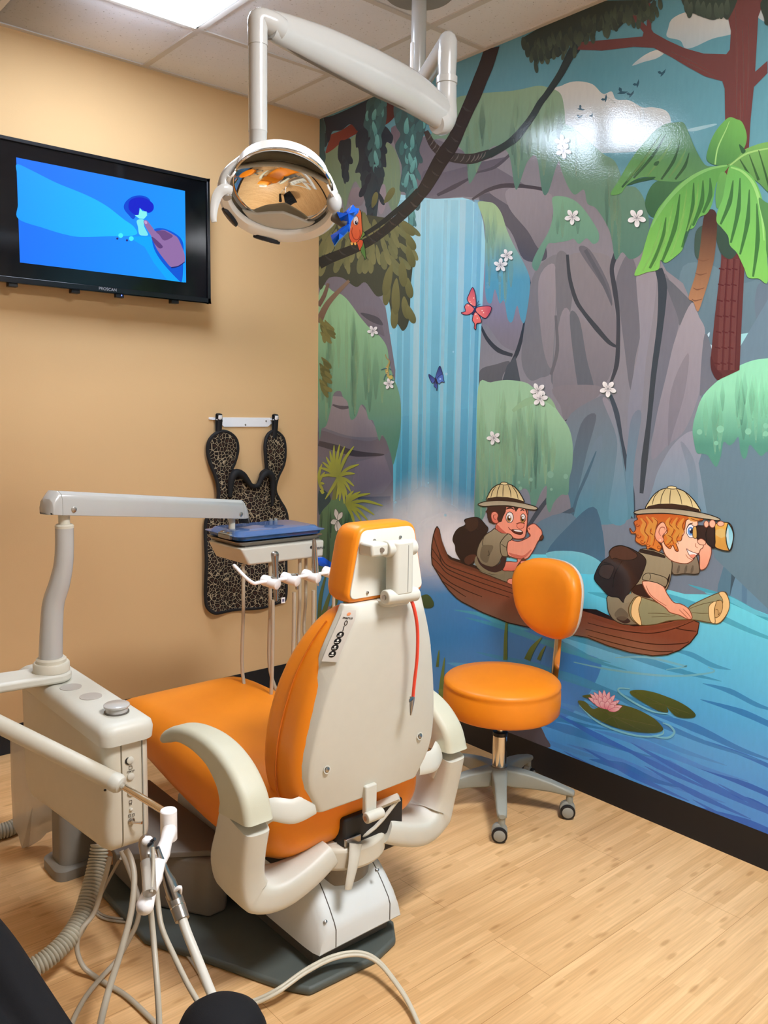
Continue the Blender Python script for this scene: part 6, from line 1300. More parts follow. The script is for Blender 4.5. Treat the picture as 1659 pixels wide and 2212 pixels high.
# trees of the right-hand side
tr_ = figure('painted_tree')
TRK, TRD = (112, 66, 64), (86, 46, 48)
tr_.poly(Z4((1405, 110), (1425, 200), (1418, 320), (1395, 350), (1250, 345), (1130, 312), (1020, 262), (930, 212), (915, 190), (910, 20), (885, 25), (885, 170), (800, 80), (776, 100), (865, 210), (858, 236), (700, 250), (460, 272), (440, 320), (600, 326), (800, 302), (930, 308), (1050, 372), (1150, 432), (1260, 492), (1370, 522), (1385, 570), (1388, 760), (1370, 1500), (1360, 1700)) + Z6((1320, 440), (1297, 680), (1300, 770), (1340, 835), (1480, 770), (1490, 540), (1515, 50)) + Z4((1540, 950), (1552, 760), (1572, 560), (1659, 470), (1659, 392), (1580, 462), (1600, 110), (1640, 0), (1385, 0)), TRK, (92, 52, 52), None, False)
for x0, y0, x1, y1, w_ in ((1590, 20, 1592, 250, 5), (1605, 60, 1606, 260, 4), (1618, 40, 1614, 240, 5), (1600, 180, 1598, 300, 4), (1545, 165, 1470, 130, 4), (1530, 150, 1450, 112, 3)):
    tr_.line([(x0, y0), ((x0 + x1) / 2 + 2, (y0 + y1) / 2), (x1, y1)], [1, w_, 1], (132, 80, 76), al=0.7)
for xo in (1561, 1575, 1589):
    tr_.line([(xo + 6, 560), (xo, 660), (xo - 6, 800)], [8, 10, 9], (128, 76, 74), al=0.65); tr_.line([(xo + 12, 560), (xo + 6, 660), (xo, 800)], [2, 3, 2], TRD)
    for y in range(580, 800, 34): tr_.line([(xo - 6 - (y - 560) * 0.05, y), (xo + 6 - (y - 560) * 0.05, y + 3)], 3, (84, 44, 46), k=0)
tr_.poly(Z6((1297, 680), (1300, 770), (1340, 835), (1370, 800), (1330, 760)), (84, 46, 48))
tr_.poly([(1568, 6), (1653, 6), (1668, -160), (1690, -300), (1560, -300), (1562, -140)], TRK, TRK, None, False)
cr = figure('painted_canopy')
DG, DG2 = (60, 72, 62), (88, 100, 80)
cr.poly(Z4((80, 250), (180, 190), (600, 0), (930, 0), (850, 60), (790, 80), (740, 150), (700, 190), (560, 200), (480, 230), (400, 280), (330, 360), (210, 395), (130, 340)), (50, 62, 56), (46, 58, 54), None, False)
for i in range(95):
    t = rnd.random(); e = (1128 + 270 * t, 86 - 88 * t); x = e[0] + rnd.uniform(0, 34); y = e[1] + rnd.uniform(-2, 46) * (1 - 0.35 * t) - (10 if t > .4 else 0)
    leaf(cr, x, y, rnd.uniform(22, 36), rnd.uniform(7, 11), lerp3(DG, (54, 66, 58), rnd.random()), lerp3(DG, DG2, rnd.random() * 0.8), rnd.uniform(-0.25, 0.25))
for x, y in ((1130, 80), (1140, 95), (1155, 105), (1168, 104), (1182, 100), (1200, 95), (1215, 82), (1230, 60), (1262, 50), (1280, 44), (1300, 40), (1326, 40), (1345, 24), (1370, 4), (1390, -4)): leaf(cr, x, y, 30, 11, (58, 70, 60), (50, 62, 56), rnd.uniform(-0.3, 0.3))
cr.poly([(1478, -20), (1590, -20), (1576, 40), (1560, 36), (1543, 44), (1520, 38), (1500, 30), (1484, 24)], (62, 76, 66), (58, 70, 62))
for x in (1482, 1494, 1508, 1520, 1534, 1546, 1560, 1572): leaf(cr, x, -6 + rnd.uniform(0, 14), 36, 12, (84, 96, 82), (64, 78, 68), rnd.uniform(-0.2, 0.2))
cr.poly([(1400, -120), (1470, -40), (1530, -30), (1600, -60), (1660, -40), (1760, 10), (1850, -60), (1900, -200), (1840, -420), (1600, -420), (1420, -300)], (58, 70, 60), (48, 60, 54))
for i in range(60): leaf(cr, rnd.uniform(1430, 1840), rnd.uniform(-380, -70), 44, 14, lerp3(DG, (54, 66, 58), rnd.random()), lerp3(DG, DG2, rnd.random() * 0.8), rnd.uniform(-0.3, 0.3))
cr.poly([(1648, 0), (1720, -30), (1720, 60), (1660, 56), (1652, 40)], (54, 66, 58))
cr.poly([(1505, 500), (1525, 490), (1530, 540), (1512, 560), (1502, 545)], (66, 88, 78)); cr.poly([(1548, 480), (1590, 500), (1600, 530), (1580, 560), (1555, 540)], (58, 80, 70)); cr.poly([(1640, 480), (1700, 470), (1700, 560), (1650, 520)], (52, 74, 64))
# palm
pm = figure('painted_palm')
pm.poly([(1524, 462), (1549, 462), (1546, 545), (1534, 600), (1520, 645), (1509, 673), (1499, 652), (1489, 642), (1504, 592), (1513, 540)], (74, 52, 48), (170, 124, 90), ((1535, 480), (1510, 660)))
for y in (560, 590, 622, 646): pm.line([(1507 - (y - 560) * 0.13, y), (1520 - (y - 560) * 0.2, y + 4), (1534 - (y - 560) * 0.18, y)], [1, 3, 1], (120, 84, 64))
PG, PG2, PD = (112, 178, 84), (76, 128, 74), (54, 94, 62)
pm.poly([(1395, 440), (1410, 400), (1440, 385), (1480, 380), (1470, 410), (1440, 440), (1412, 470)], (74, 118, 80), (60, 100, 72))
L1 = [(1545, 360), (1525, 357), (1505, 325), (1490, 290), (1478, 266), (1460, 265), (1440, 268), (1420, 280), (1400, 300), (1375, 330), (1355, 360), (1338, 390), (1320, 420), (1342, 418), (1356, 400), (1380, 386), (1403, 383), (1420, 390), (1440, 392), (1470, 392), (1504, 376)]
pm.poly(L1, (86, 128, 92), (104, 160, 90), ((1460, 270), (1340, 420)))
for a, b in (((1440, 290), (1370, 385)), ((1470, 310), (1430, 388)), ((1420, 300), (1345, 405)), ((1490, 330), (1460, 388))): pm.line([a, ((a[0] + b[0]) / 2 + 6, (a[1] + b[1]) / 2), b], [1, 7, 4], (62, 100, 70), al=0.7)
for a, b in (((1455, 300), (1400, 380)), ((1430, 290), (1356, 392)), ((1484, 320), (1445, 386))): pm.line([a, ((a[0] + b[0]) / 2 + 4, (a[1] + b[1]) / 2), b], [1, 6, 2], (134, 184, 108), al=0.5)
pm.poly(Z4((940, 1040), (965, 1035), (955, 1062), (930, 1060)), (58, 96, 66)); pm.poly(Z4((760, 1190), (830, 1150), (935, 1135), (925, 1150), (840, 1168)), PD)
L5 = [(1574, 358), (1600, 330), (1630, 315), (1665, 307), (1720, 310), (1720, 430), (1668, 420), (1640, 395), (1608, 375)]
pm.poly(L5, (120, 172, 94), (82, 132, 76)); pm.line([(1578, 358), (1615, 332), (1668, 320)], [3, 4, 3], (156, 200, 120))
for a, b in (((1620, 335), (1640, 390)), ((1640, 325), (1665, 410)), ((1600, 345), (1618, 376))): pm.line([a, b], [2, 6], PD, k=0, al=0.6)
L4 = [(1546, 357), (1528, 345), (1533, 315), (1545, 288), (1560, 268), (1577, 254), (1592, 258), (1604, 264), (1613, 285), (1614, 305), (1606, 326), (1590, 345), (1570, 357)]
pm.poly(L4, (112, 174, 88), (78, 132, 78), ((1590, 260), (1545, 355))); pm.line([(1546, 356), (1552, 320), (1570, 280), (1577, 262)], [3, 3, 2, 1], (156, 206, 124)); pm.poly([(1598, 312), (1612, 326), (1604, 332)], PD)
L2 = [(1576, 358), (1550, 360), (1531, 365), (1500, 378), (1470, 397), (1445, 424), (1423, 452), (1411, 478), (1403, 500), (1394, 530), (1386, 560), (1372, 595), (1400, 588), (1424, 582), (1428, 562), (1440, 568), (1462, 553), (1476, 538), (1480, 512), (1486, 498), (1500, 492), (1512, 470), (1528, 462), (1540, 440), (1548, 400), (1560, 380)]
pm.poly(L2, (96, 158, 82), (128, 192, 92), ((1520, 400), (1390, 590)))
pm.line([(1572, 358), (1532, 366), (1490, 388), (1450, 425), (1425, 460), (1408, 492)], [3, 6, 8, 8, 6, 2], (128, 186, 108))
for a, b in (((1500, 395), (1475, 535)), ((1470, 420), (1432, 565)), ((1535, 385), (1520, 460)), ((1440, 470), (1405, 580)), ((1520, 390), (1498, 488))): pm.line([a, ((a[0] + b[0]) / 2 + 8, (a[1] + b[1]) / 2), b], [2, 10, 5], (60, 112, 66), al=0.55)
for a, b in (((1485, 410), (1450, 555)), ((1455, 440), (1415, 575)), ((1510, 395), (1486, 500)), ((1430, 480), (1390, 585))): pm.line([a, ((a[0] + b[0]) / 2 + 6, (a[1] + b[1]) / 2), b], [1, 6, 3], (152, 210, 112), al=0.5)
L6 = [(1560, 372), (1572, 380), (1570, 420), (1562, 440), (1550, 450), (1547, 420), (1552, 390)]; pm.poly(L6, (104, 164, 88), (92, 150, 80))
L3 = [(1577, 360), (1595, 362), (1616, 372), (1632, 390), (1645, 420), (1653, 460), (1656, 520), (1660, 608), (1640, 602), (1618, 600), (1609, 580), (1600, 560), (1592, 545), (1578, 530), (1574, 510), (1560, 492), (1549, 478), (1552, 455), (1562, 430), (1568, 400)]
pm.poly(L3, (108, 176, 92), (124, 190, 92), ((1590, 380), (1640, 600))); pm.line([(1580, 362), (1606, 372), (1630, 400), (1645, 450), (1652, 520)], [3, 5, 7, 7, 2], (150, 206, 120))
for a, b in (((1600, 385), (1580, 525)), ((1620, 410), (1600, 550)), ((1636, 440), (1628, 598)), ((1585, 390), (1558, 485))): pm.line([a, ((a[0] + b[0]) / 2 + 6, (a[1] + b[1]) / 2), b], [2, 10, 4], (56, 108, 66), al=0.6)
pm.poly([(1640, 430), (1662, 440), (1720, 450), (1720, 600), (1662, 560), (1655, 500)], (84, 136, 78), (74, 124, 72))

# low plants at the left and along the water
pl_ = figure('painted_ferns')
YG, YG2 = (172, 178, 70), (138, 146, 66)
pl_.poly([(690, 1150), (694, 1110), (706, 1088), (724, 1077), (742, 1080), (756, 1096), (764, 1130), (762, 1180), (750, 1230), (738, 1280), (715, 1240), (690, 1240)], (92, 130, 92), (48, 84, 78)); strands(pl_, 694, 758, 1085, 1240, 16, (60, 100, 76), (52, 90, 78), 8, 0.6)
pl_.poly([(690, 1060), (706, 1062), (716, 1080), (700, 1100), (690, 1110)], (40, 72, 80)); pl_.line([(722, 1080), (728, 1040), (738, 1012), (750, 992)], [8, 7, 5, 2], (116, 124, 66))
def frond(c, tips, w_, col, col2):
    for tx, ty in tips:
        mx_, my_ = (c[0] * 0.5 + tx * 0.5) + (ty - c[1]) * 0.06, (c[1] * 0.5 + ty * 0.5) - abs(tx - c[0]) * 0.10; pl_.line([c, (mx_, my_), (tx, ty)], [w_ * 0.4, w_, w_ * 0.9, 1.5], col, col2)
frond((732, 1030), [(723, 962), (735, 960), (746, 964), (766, 964), (714, 974), (706, 987), (698, 998), (691, 1010), (777, 1003), (768, 1023), (766, 1050), (759, 1062), (752, 1080), (745, 1088), (735, 1082), (728, 1078), (704, 1078), (691, 1030)], 6.5, YG2, YG)
frond((748, 1088), [(765, 1060), (780, 1062), (801, 1066), (828, 1092), (810, 1112), (796, 1124), (783, 1128), (768, 1136), (762, 1062)], 6.5, YG2, YG)
frond((690, 1045), [(702, 1045), (703, 1020), (700, 1064), (697, 1002)], 6, YG2, YG); pl_.poly([(692, 1058), (702, 1063), (697, 1067)], YG)
for a, b, c_, w_ in (((696, 1420), (716, 1330), (740, 1262), 14), ((690, 1400), (700, 1330), (718, 1270), 12), ((738, 1420), (742, 1340), (750, 1280), 14), ((690, 1350), (694, 1290), (706, 1240), 8)): pl_.line([a, b, c_], [w_, w_, 3], (70, 96, 60), (96, 116, 66))
lf_ = figure('painted_leaf'); lf_.poly([(905, 1290), (925, 1284), (938, 1300), (935, 1312), (915, 1312), (896, 1300)], (74, 98, 56), (62, 84, 50))
rd = figure('painted_reeds')
for a, b, c_, w_ in (((1093, 1425), (1094, 1370), (1098, 1318), 9), ((1140, 1425), (1152, 1400), (1172, 1376), 14), ((1165, 1425), (1172, 1408), (1180, 1395), 8), ((951, 1530), (956, 1470), (962, 1420), 11), ((946, 1440), (948, 1420), (950, 1404), 6), ((985, 1545), (962, 1500), (948, 1490), 20), ((1010, 1552), (990, 1515), (966, 1490), 16), ((1030, 1552), (1015, 1530), (990, 1505), 14)): rd.line([a, b, c_], [w_, w_ * 0.8, 1.5], (86, 108, 56), (118, 138, 70))
lp = figure('painted_lily_pad')
def lily(P, px_pts, ring):
    P.line(ring, [2, 4, 4, 4, 2], (132, 206, 222), al=0.85); P.poly(px_pts, (92, 100, 46), (66, 78, 42), None)
lily(lp, C2((765, 292), (800, 296), (840, 330), (900, 300), (960, 308), (1040, 330), (1120, 372), (1160, 410), (1165, 430), (1130, 442), (1060, 440), (980, 428), (900, 400), (830, 362), (785, 325)), C2((770, 310), (850, 385), (960, 435), (1080, 460), (1160, 450), (1168, 430)))
lp.line(C2((1120, 460), (1190, 465), (1220, 440), (1200, 410), (1165, 395)), [2, 5, 5, 4, 2], (128, 202, 222), al=0.85); lp.poly(C2((785, 268), (830, 262), (840, 285), (815, 282)), (84, 96, 44))
for e in ((800, 300), (870, 395), (960, 420), (1060, 430), (1130, 410), (1000, 330)): lp.line(C2((930, 365), e), [2, 1], (112, 118, 60), k=0, al=0.6)
lp2 = figure('painted_lily_pad')
lily(lp2, C2((1012, 245), (1060, 240), (1120, 250), (1180, 270), (1240, 295), (1290, 325), (1320, 355), (1310, 370), (1270, 373), (1230, 365), (1205, 345), (1185, 322), (1190, 345), (1150, 340), (1100, 315), (1050, 285), (1020, 265)), C2((1010, 235), (960, 232), (965, 255), (1040, 305), (1120, 342), (1190, 352)))
for e in ((1030, 250), (1100, 300), (1240, 350), (1290, 350), (1180, 275)): lp2.line(C2((1170, 310), e), [2, 1], (110, 116, 58), k=0, al=0.6)
wl = figure('painted_water_lily')
for x, y, dx, dy, w_ in ((892, 320, -70, -62, 20), (892, 320, -52, -70, 20), (892, 320, -28, -78, 20), (892, 320, -4, -80, 20), (892, 320, 22, -72, 20), (894, 322, 46, -58, 20), (896, 324, 66, -34, 20), (890, 322, -76, -46, 20), (892, 328, -56, -44, 26), (894, 326, -32, -54, 26), (896, 326, -6, -58, 26), (900, 328, 20, -48, 26), (904, 330, 44, -34, 26), (908, 334, 66, -18, 22), (896, 330, -24, -36, 28), (900, 332, 6, -38, 28), (906, 334, 30, -24, 26), (910, 338, 54, -10, 20)):
    a = C2((x, y), (x + dx, y + dy)); d = (a[1][0] - a[0][0], a[1][1] - a[0][1]); l_ = math.hypot(*d); n_ = (-d[1] / l_, d[0] / l_); w2 = w_ / 2.186 / 2
    wl.out([a[0], (a[0][0] + d[0] * .45 + n_[0] * w2, a[0][1] + d[1] * .45 + n_[1] * w2), (a[0][0] + d[0] * .8 + n_[0] * w2 * .7, a[0][1] + d[1] * .8 + n_[1] * w2 * .7), a[1], a[1], (a[0][0] + d[0] * .8 - n_[0] * w2 * .7, a[0][1] + d[1] * .8 - n_[1] * w2 * .7), (a[0][0] + d[0] * .45 - n_[0] * w2, a[0][1] + d[1] * .45 - n_[1] * w2)], (232, 130, 148), 0.8, (196, 96, 120), (248, 206, 212), (a[0], a[1]))

# white flowers
def flower(x, y, r, rot, petals=5):
    p = figure('painted_flower')
    for i in range(petals):
        a = rot + 2 * math.pi * i / petals; c, s = math.cos(a), math.sin(a)
        p.poly([(x + 1.5 + r * (t * c - h * s), y + 2.5 + r * (t * s + h * c)) for t, h in ((0.05, 0), (0.5, 0.27), (0.85, 0.22), (1.0, 0.0), (0.85, -0.22), (0.5, -0.27))], (70, 96, 88), al=0.5, k=3)
    for i in range(petals):
        a = rot + 2 * math.pi * i / petals; c, s = math.cos(a), math.sin(a)
        p.poly([(x + r * (t * c - h * s), y + r * (t * s + h * c)) for t, h in ((0.05, 0), (0.5, 0.27), (0.85, 0.24), (1.02, 0.02), (0.85, -0.2), (0.5, -0.27))], (214, 208, 204), (242, 240, 236), ((x, y), (x + r * c, y + r * s)), k=3)
        p.line([(x, y), (x + r * 0.45 * c, y + r * 0.45 * s)], [1.6, 0.6], (150, 148, 150), k=0)
for f in ((1216, 308, 17, -0.4), (1219, 326, 17, 0.2), (1238, 469, 17, -0.9), (1377, 471, 20, -1.0), (1097, 552, 14, -0.7), (1083, 573, 15, -0.3), (807, 715, 12, -0.8), (842, 829, 12, -0.5), (1164, 844, 17, -0.8), (1168, 861, 17, -0.2), (1315, 840, 18, -0.95), (1068, 946, 15, -0.7)): flower(*f)
fl = figure('painted_lily')
def petal(P, a, b, w_):
    d = (b[0] - a[0], b[1] - a[1]); l_ = math.hypot(*d); n_ = (-d[1] / l_ * w_, d[0] / l_ * w_)
    P.out([a, (a[0] + d[0] * .5 + n_[0], a[1] + d[1] * .5 + n_[1]), (a[0] + d[0] * .85 + n_[0] * .6, a[1] + d[1] * .85 + n_[1] * .6), b, (a[0] + d[0] * .85 - n_[0] * .6, a[1] + d[1] * .85 - n_[1] * .6), (a[0] + d[0] * .5 - n_[0], a[1] + d[1] * .5 - n_[1])], (206, 204, 194), 1.0, (84, 90, 84), (228, 226, 216))
for b, w_ in (((726, 1099), 5), ((741, 1106), 5), ((716, 1130), 6), ((728, 1148), 5), ((738, 1152), 5)): petal(fl, (731, 1124), b, w_)
for b in ((748, 1131), (740, 1150), (736, 1170), (734, 1172)): petal(fl, (744, 1148), b, 4.5)

# butterflies, lizard, parrot
bf = figure('painted_butterfly')
PK, PKD, INKD = (244, 128, 110), (200, 78, 86), (56, 40, 52)
bf.out(Z5((1158, 405), (1120, 390), (1098, 355), (1110, 320), (1135, 270), (1152, 300), (1160, 350)), PK, 1.6, INKD, PKD, (Z5((1110, 390))[0], Z5((1140, 280))[0]))
bf.out(Z5((1150, 425), (1105, 385), (1080, 405), (1085, 440), (1055, 450), (1070, 462), (1100, 465), (1125, 455)), PK, 1.6, INKD, (232, 104, 100))
bf.out(Z5((1165, 415), (1200, 405), (1250, 402), (1272, 415), (1262, 450), (1230, 490), (1190, 470), (1160, 440)), PK, 1.6, INKD, PKD, (Z5((1170, 430))[0], Z5((1265, 420))[0]))
bf.out(Z5((1155, 445), (1190, 480), (1198, 520), (1165, 530), (1160, 570), (1148, 560), (1150, 530), (1135, 500)), PK, 1.6, INKD, (232, 104, 100))
bf.line(Z5((1133, 465), (1150, 435), (1165, 400)), [3, 5, 3], (52, 50, 72)); bf.line(Z5((1162, 405), (1170, 385), (1180, 365)), 0.9, INKD); bf.line(Z5((1166, 405), (1180, 392), (1195, 388)), 0.9, INKD)
for x, y in ((1118, 372), (1125, 385), (1105, 400), (1160, 462), (1170, 490), (1205, 435), (1215, 450), (1145, 345)): bf.ell(Z5((x, y))[0], 1.3, 1.3, (252, 214, 190), n=8)
bl = figure('painted_butterfly')
BL1, BL2 = (60, 96, 176), (30, 44, 104)
bl.out(Z5((872, 925), (880, 880), (900, 832), (912, 855), (920, 890), (905, 925)), BL2, 1.0, (22, 28, 64), BL1); bl.out(Z5((880, 925), (920, 890), (928, 930), (935, 950), (915, 945), (895, 960)), BL1, 1.0, (22, 28, 64), (92, 136, 210))
bl.out(Z5((868, 930), (845, 905), (822, 892), (830, 925), (850, 955)), BL2, 1.0, (22, 28, 64), BL1); bl.out(Z5((868, 935), (860, 975), (875, 990), (880, 1010), (885, 975), (882, 945)), BL2, 1.0, (22, 28, 64), BL1)
bl.line(Z5((880, 960), (874, 935), (868, 915)), [2, 3, 2], (26, 30, 60)); bl.ell(Z5((905, 925))[0], 2.2, 2.2, (150, 190, 236), n=8)
lz = figure('painted_lizard')
lz.line(Z5((512, 748), (520, 775), (540, 795), (535, 820), (522, 850), (525, 880), (535, 905), (548, 925)), [1.5, 2, 2.5, 4, 6.5, 7, 6, 5], (156, 132, 84), (188, 170, 96))
for a, b, c_ in (((525, 852), (505, 850), (480, 860)), ((528, 880), (508, 905), (500, 935)), ((540, 850), (548, 858), (545, 862)), ((540, 895), (560, 900), (568, 895)), ((545, 915), (562, 935), (578, 938))): lz.line(Z5(a, b, c_), [2.5, 2, 1.5], (70, 110, 116))
lz.ell(Z5((552, 905))[0], 1.2, 1.2, (40, 40, 30), n=8); lz.ell(Z5((552, 912))[0], 4, 4.5, (200, 184, 96), n=12)
for y in (845, 858, 871, 884): lz.line(Z5((517, y), (530, y + 3)), 1.2, (220, 196, 120), k=0)
pa = figure('painted_parrot')
OR1, OR2 = (240, 122, 72), (222, 88, 52)
pa.out(Z7((560, 1950), (590, 1980), (615, 2080), (625, 2212), (600, 2180), (560, 2100)), (84, 128, 64), 1.0, (40, 60, 36)); pa.out(Z7((500, 1960), (580, 1960), (585, 2020), (560, 2070), (545, 2100), (515, 2020)), OR2, 1.0, (70, 36, 30))
pa.out(Z7((550, 1820), (605, 1860), (612, 1890), (590, 1910), (570, 1940), (545, 1940)), (110, 142, 70), 1.0, (46, 62, 36))
pa.out(Z7((545, 1560), (500, 1590), (450, 1640), (432, 1710), (420, 1780), (405, 1860), (410, 1930), (440, 1990), (480, 2000), (520, 1980), (555, 1930), (580, 1860), (575, 1760), (570, 1680), (565, 1600)), OR1, 1.3, (72, 34, 28), OR2)
pa.line(Z7((450, 1790), (440, 1860), (470, 1940), (520, 1950), (550, 1900), (545, 1820)), [1, 2, 2, 2, 1], (160, 56, 36)); pa.poly(Z7((375, 1785), (415, 1750), (432, 1775), (425, 1800)), (246, 168, 110))
pa.out(Z7((460, 1690), (480, 1650), (510, 1645), (528, 1690), (520, 1745), (490, 1762), (465, 1740)), (244, 226, 220), 1.0, (90, 40, 36)); pa.ell(Z7((500, 1728))[0], 3.2, 4.4, (30, 30, 60)); pa.ell(Z7((505, 1718))[0], 1.1, 1.2, (250, 250, 250), n=8)
for x in (435, 480): pa.line(Z7((x, 1990), (x + 6, 2010), (x + 2, 2025)), [4, 5, 2], (246, 180, 90))

# canoe with two young explorers (generic cartoon children)
cn = figure('painted_canoe')
WD, WD2, WI = (118, 66, 48), (92, 50, 38), (40, 26, 24)
cn.poly(K1((200, 620), (260, 780), (330, 950), (390, 995), (500, 1030), (700, 1100), (900, 1180), (1250, 1300), (1250, 1360), (800, 1240), (500, 1120), (320, 1030), (250, 860)), (50, 32, 28), (44, 28, 26), None, False)
cn.poly([(1040, 1250), (1110, 1262), (1200, 1310), (1290, 1316), (1340, 1340), (1400, 1345), (1470, 1330), (1500, 1345), (1300, 1370), (1120, 1330)], (38, 24, 24), None, None, False)
hull = K1((205, 612), (185, 640), (160, 720), (140, 840), (135, 960), (145, 1080), (200, 1170), (270, 1290), (350, 1400), (450, 1500)) + [(1000, 1300), (1045, 1323), (1100, 1345), (1160, 1358)] + C1((800, 790), (900, 830), (1000, 860), (1110, 877), (1180, 872), (1240, 850), (1290, 815), (1325, 770), (1334, 720), (1300, 705), (1240, 700), (1200, 712), (1100, 730), (1020, 735), (900, 700), (810, 670), (700, 640), (460, 545)) + K1((1200, 1350), (900, 1240), (600, 1130), (400, 1060), (330, 1010), (300, 940), (260, 800), (230, 650))
cn.out(hull, (134, 74, 52), 2.2, (46, 28, 24), (128, 120, 104), ((1180, 1310), (1150, 1420)), False)
for l_ in (K1((160, 720), (200, 850), (260, 1000), (330, 1090), (500, 1160), (760, 1250), (1200, 1400)), K1((140, 880), (210, 980), (300, 1110), (420, 1180), (700, 1290), (1200, 1460)), K1((140, 990), (230, 1080), (330, 1190), (520, 1280), (800, 1390), (1100, 1487)), K1((170, 1120), (260, 1210), (380, 1310), (560, 1400), (760, 1480)), K1((260, 1280), (350, 1340), (480, 1430), (560, 1480)),
           C1((800, 720), (900, 745), (1020, 765), (1120, 768), (1220, 745), (1330, 700)), C1((790, 750), (950, 790), (1100, 820), (1240, 820), (1285, 810)), C1((800, 780), (960, 825), (1120, 855), (1210, 855)), C1((1220, 745), (1270, 755), (1320, 760)), K1((230, 930), (260, 1060), (300, 1110))): cn.line(l_, [1.3, 2.0, 2.0, 1.3], (56, 32, 26))
cn.line(K1((205, 640), (250, 800), (310, 980), (360, 1040), (520, 1100), (800, 1200), (1200, 1340)), [6, 8, 9, 9, 9, 9, 9], (150, 84, 58), al=0.55); cn.line(C1((810, 685), (900, 715), (1020, 748), (1110, 745), (1220, 725), (1310, 700)), 8, (150, 82, 56), al=0.6)
SK, SKD, SKL = (252, 160, 132), (226, 112, 92), (255, 190, 164)
KH, KHD, KHI = (164, 152, 122), (128, 116, 92), (54, 44, 34)
HAT, HATL, HATB = (204, 184, 132), (234, 216, 160), (66, 46, 36)
def helmet(P, F, crown, band, brim, knob, ribs):
    P.out(F(*brim), (168, 156, 130), 2.0, (34, 28, 24), (196, 184, 154)); P.out(F(*crown), HAT, 2.0, (34, 28, 24), HATL, None); P.poly(F(*band), HATB, (52, 36, 30), None, False); P.out(F(*knob), HATL, 1.4, (34, 28, 24))
    for r in ribs: P.line(F(*r), [1, 1.6, 1.6, 1], (56, 42, 30))
ro = figure('painted_explorer')
BP, BPD = (46, 32, 32), (34, 24, 26)
ro.out(K1((545, 530), (620, 505), (690, 500), (740, 520), (800, 590), (835, 640), (800, 720), (720, 830), (690, 960), (680, 1020), (640, 1080), (560, 1085), (500, 1030), (440, 930), (430, 850), (400, 780), (420, 700), (465, 640), (555, 590)), BP, 1.5, (24, 18, 18), BPD)
ro.poly(K1((555, 540), (680, 505), (715, 560), (690, 640), (600, 670)), (62, 42, 36)); ro.poly(K1((550, 1000), (620, 960), (690, 970), (660, 1040), (600, 1085), (550, 1060)), (84, 48, 38)); ro.poly(K1((470, 630), (530, 620), (560, 680), (480, 700)), (36, 26, 26))
ro.out(K1((690, 1100), (720, 1140), (880, 1200), (1010, 1190), (1020, 1140), (1160, 1175), (1165, 1260), (1080, 1300), (960, 1260), (860, 1220), (740, 1170)), (132, 124, 98), 1.6, KHI)
ro.out(K1((1030, 1060), (1100, 1045), (1190, 1050), (1200, 1010), (1250, 1005), (1240, 1060), (1220, 1130), (1150, 1160), (1080, 1160), (1020, 1150)), SK, 1.6, (110, 50, 40), SKD)
ro.out(K1((1090, 1260), (1170, 1250), (1165, 1210), (1260, 1210), (1230, 1290), (1210, 1345), (1080, 1310)), SK, 1.5, (110, 50, 40), (244, 150, 122))
ro.out(K1((920, 640), (880, 665), (800, 720), (730, 820), (698, 920), (700, 990), (740, 1060), (820, 1100), (900, 1110), (970, 1060), (1010, 980), (1060, 970), (1110, 990), (1070, 900), (1060, 830), (1100, 760), (1080, 700), (1000, 690)), KH, 1.8, KHI, KHD)
ro.poly(K1((700, 980), (760, 1070), (850, 1110), (920, 1105), (980, 1060), (1010, 985), (1060, 975), (1050, 1080), (1010, 1150), (920, 1180), (800, 1140), (720, 1060)), (60, 40, 40)); ro.poly(K1((690, 980), (730, 1080), (820, 1150), (920, 1180), (1015, 1155), (1020, 1200), (880, 1200), (740, 1150), (670, 1060)), (138, 128, 100))
ro.poly(K1((760, 860), (830, 840), (900, 860), (860, 960), (820, 1060), (740, 1000)), KHD, al=0.5); ro.line(K1((790, 720), (770, 790), (770, 850)), 1.4, KHI); ro.line(K1((840, 910), (850, 960), (830, 970)), 1.2, KHI)
# head
ro.out(K1((940, 580), (930, 640), (1010, 690), (1080, 700), (1150, 755), (1230, 765), (1290, 740), (1310, 640), (1320, 520), (1300, 380), (1040, 370), (960, 480)), SK, 1.6, (110, 46, 38), (250, 130, 104), ((1180, 760), (1150, 380)))
ro.poly(K1((1000, 640), (1060, 690), (1080, 700), (1000, 690), (940, 640), (950, 590)), SKD, al=0.6)
ro.out(K1((1190, 610), (1200, 580), (1240, 570), (1280, 580), (1275, 620), (1240, 645), (1210, 635)), (248, 150, 122), 1.0, (150, 64, 50)); ro.line(K1((1180, 580), (1230, 565), (1290, 575)), [1, 1.6, 1], (110, 44, 36))
HR = (66, 42, 36)
ro.out(K1((830, 360), (830, 400), (805, 435), (825, 440), (830, 500), (850, 560), (910, 580), (960, 560), (1000, 550), (1020, 490), (1050, 430), (1060, 370), (1150, 370), (1180, 430), (1215, 375), (1290, 385), (1320, 480), (1310, 370), (1200, 350), (900, 345)), HR, 1.2, (36, 22, 20), None, None, False)
ro.out(K1((960, 470), (930, 432), (885, 440), (872, 490), (890, 550), (930, 575), (965, 560), (950, 520)), SK, 1.5, (120, 50, 40), SKD); ro.line(K1((940, 470), (905, 475), (905, 510), (930, 530)), [1, 1.6, 1], (150, 66, 52))
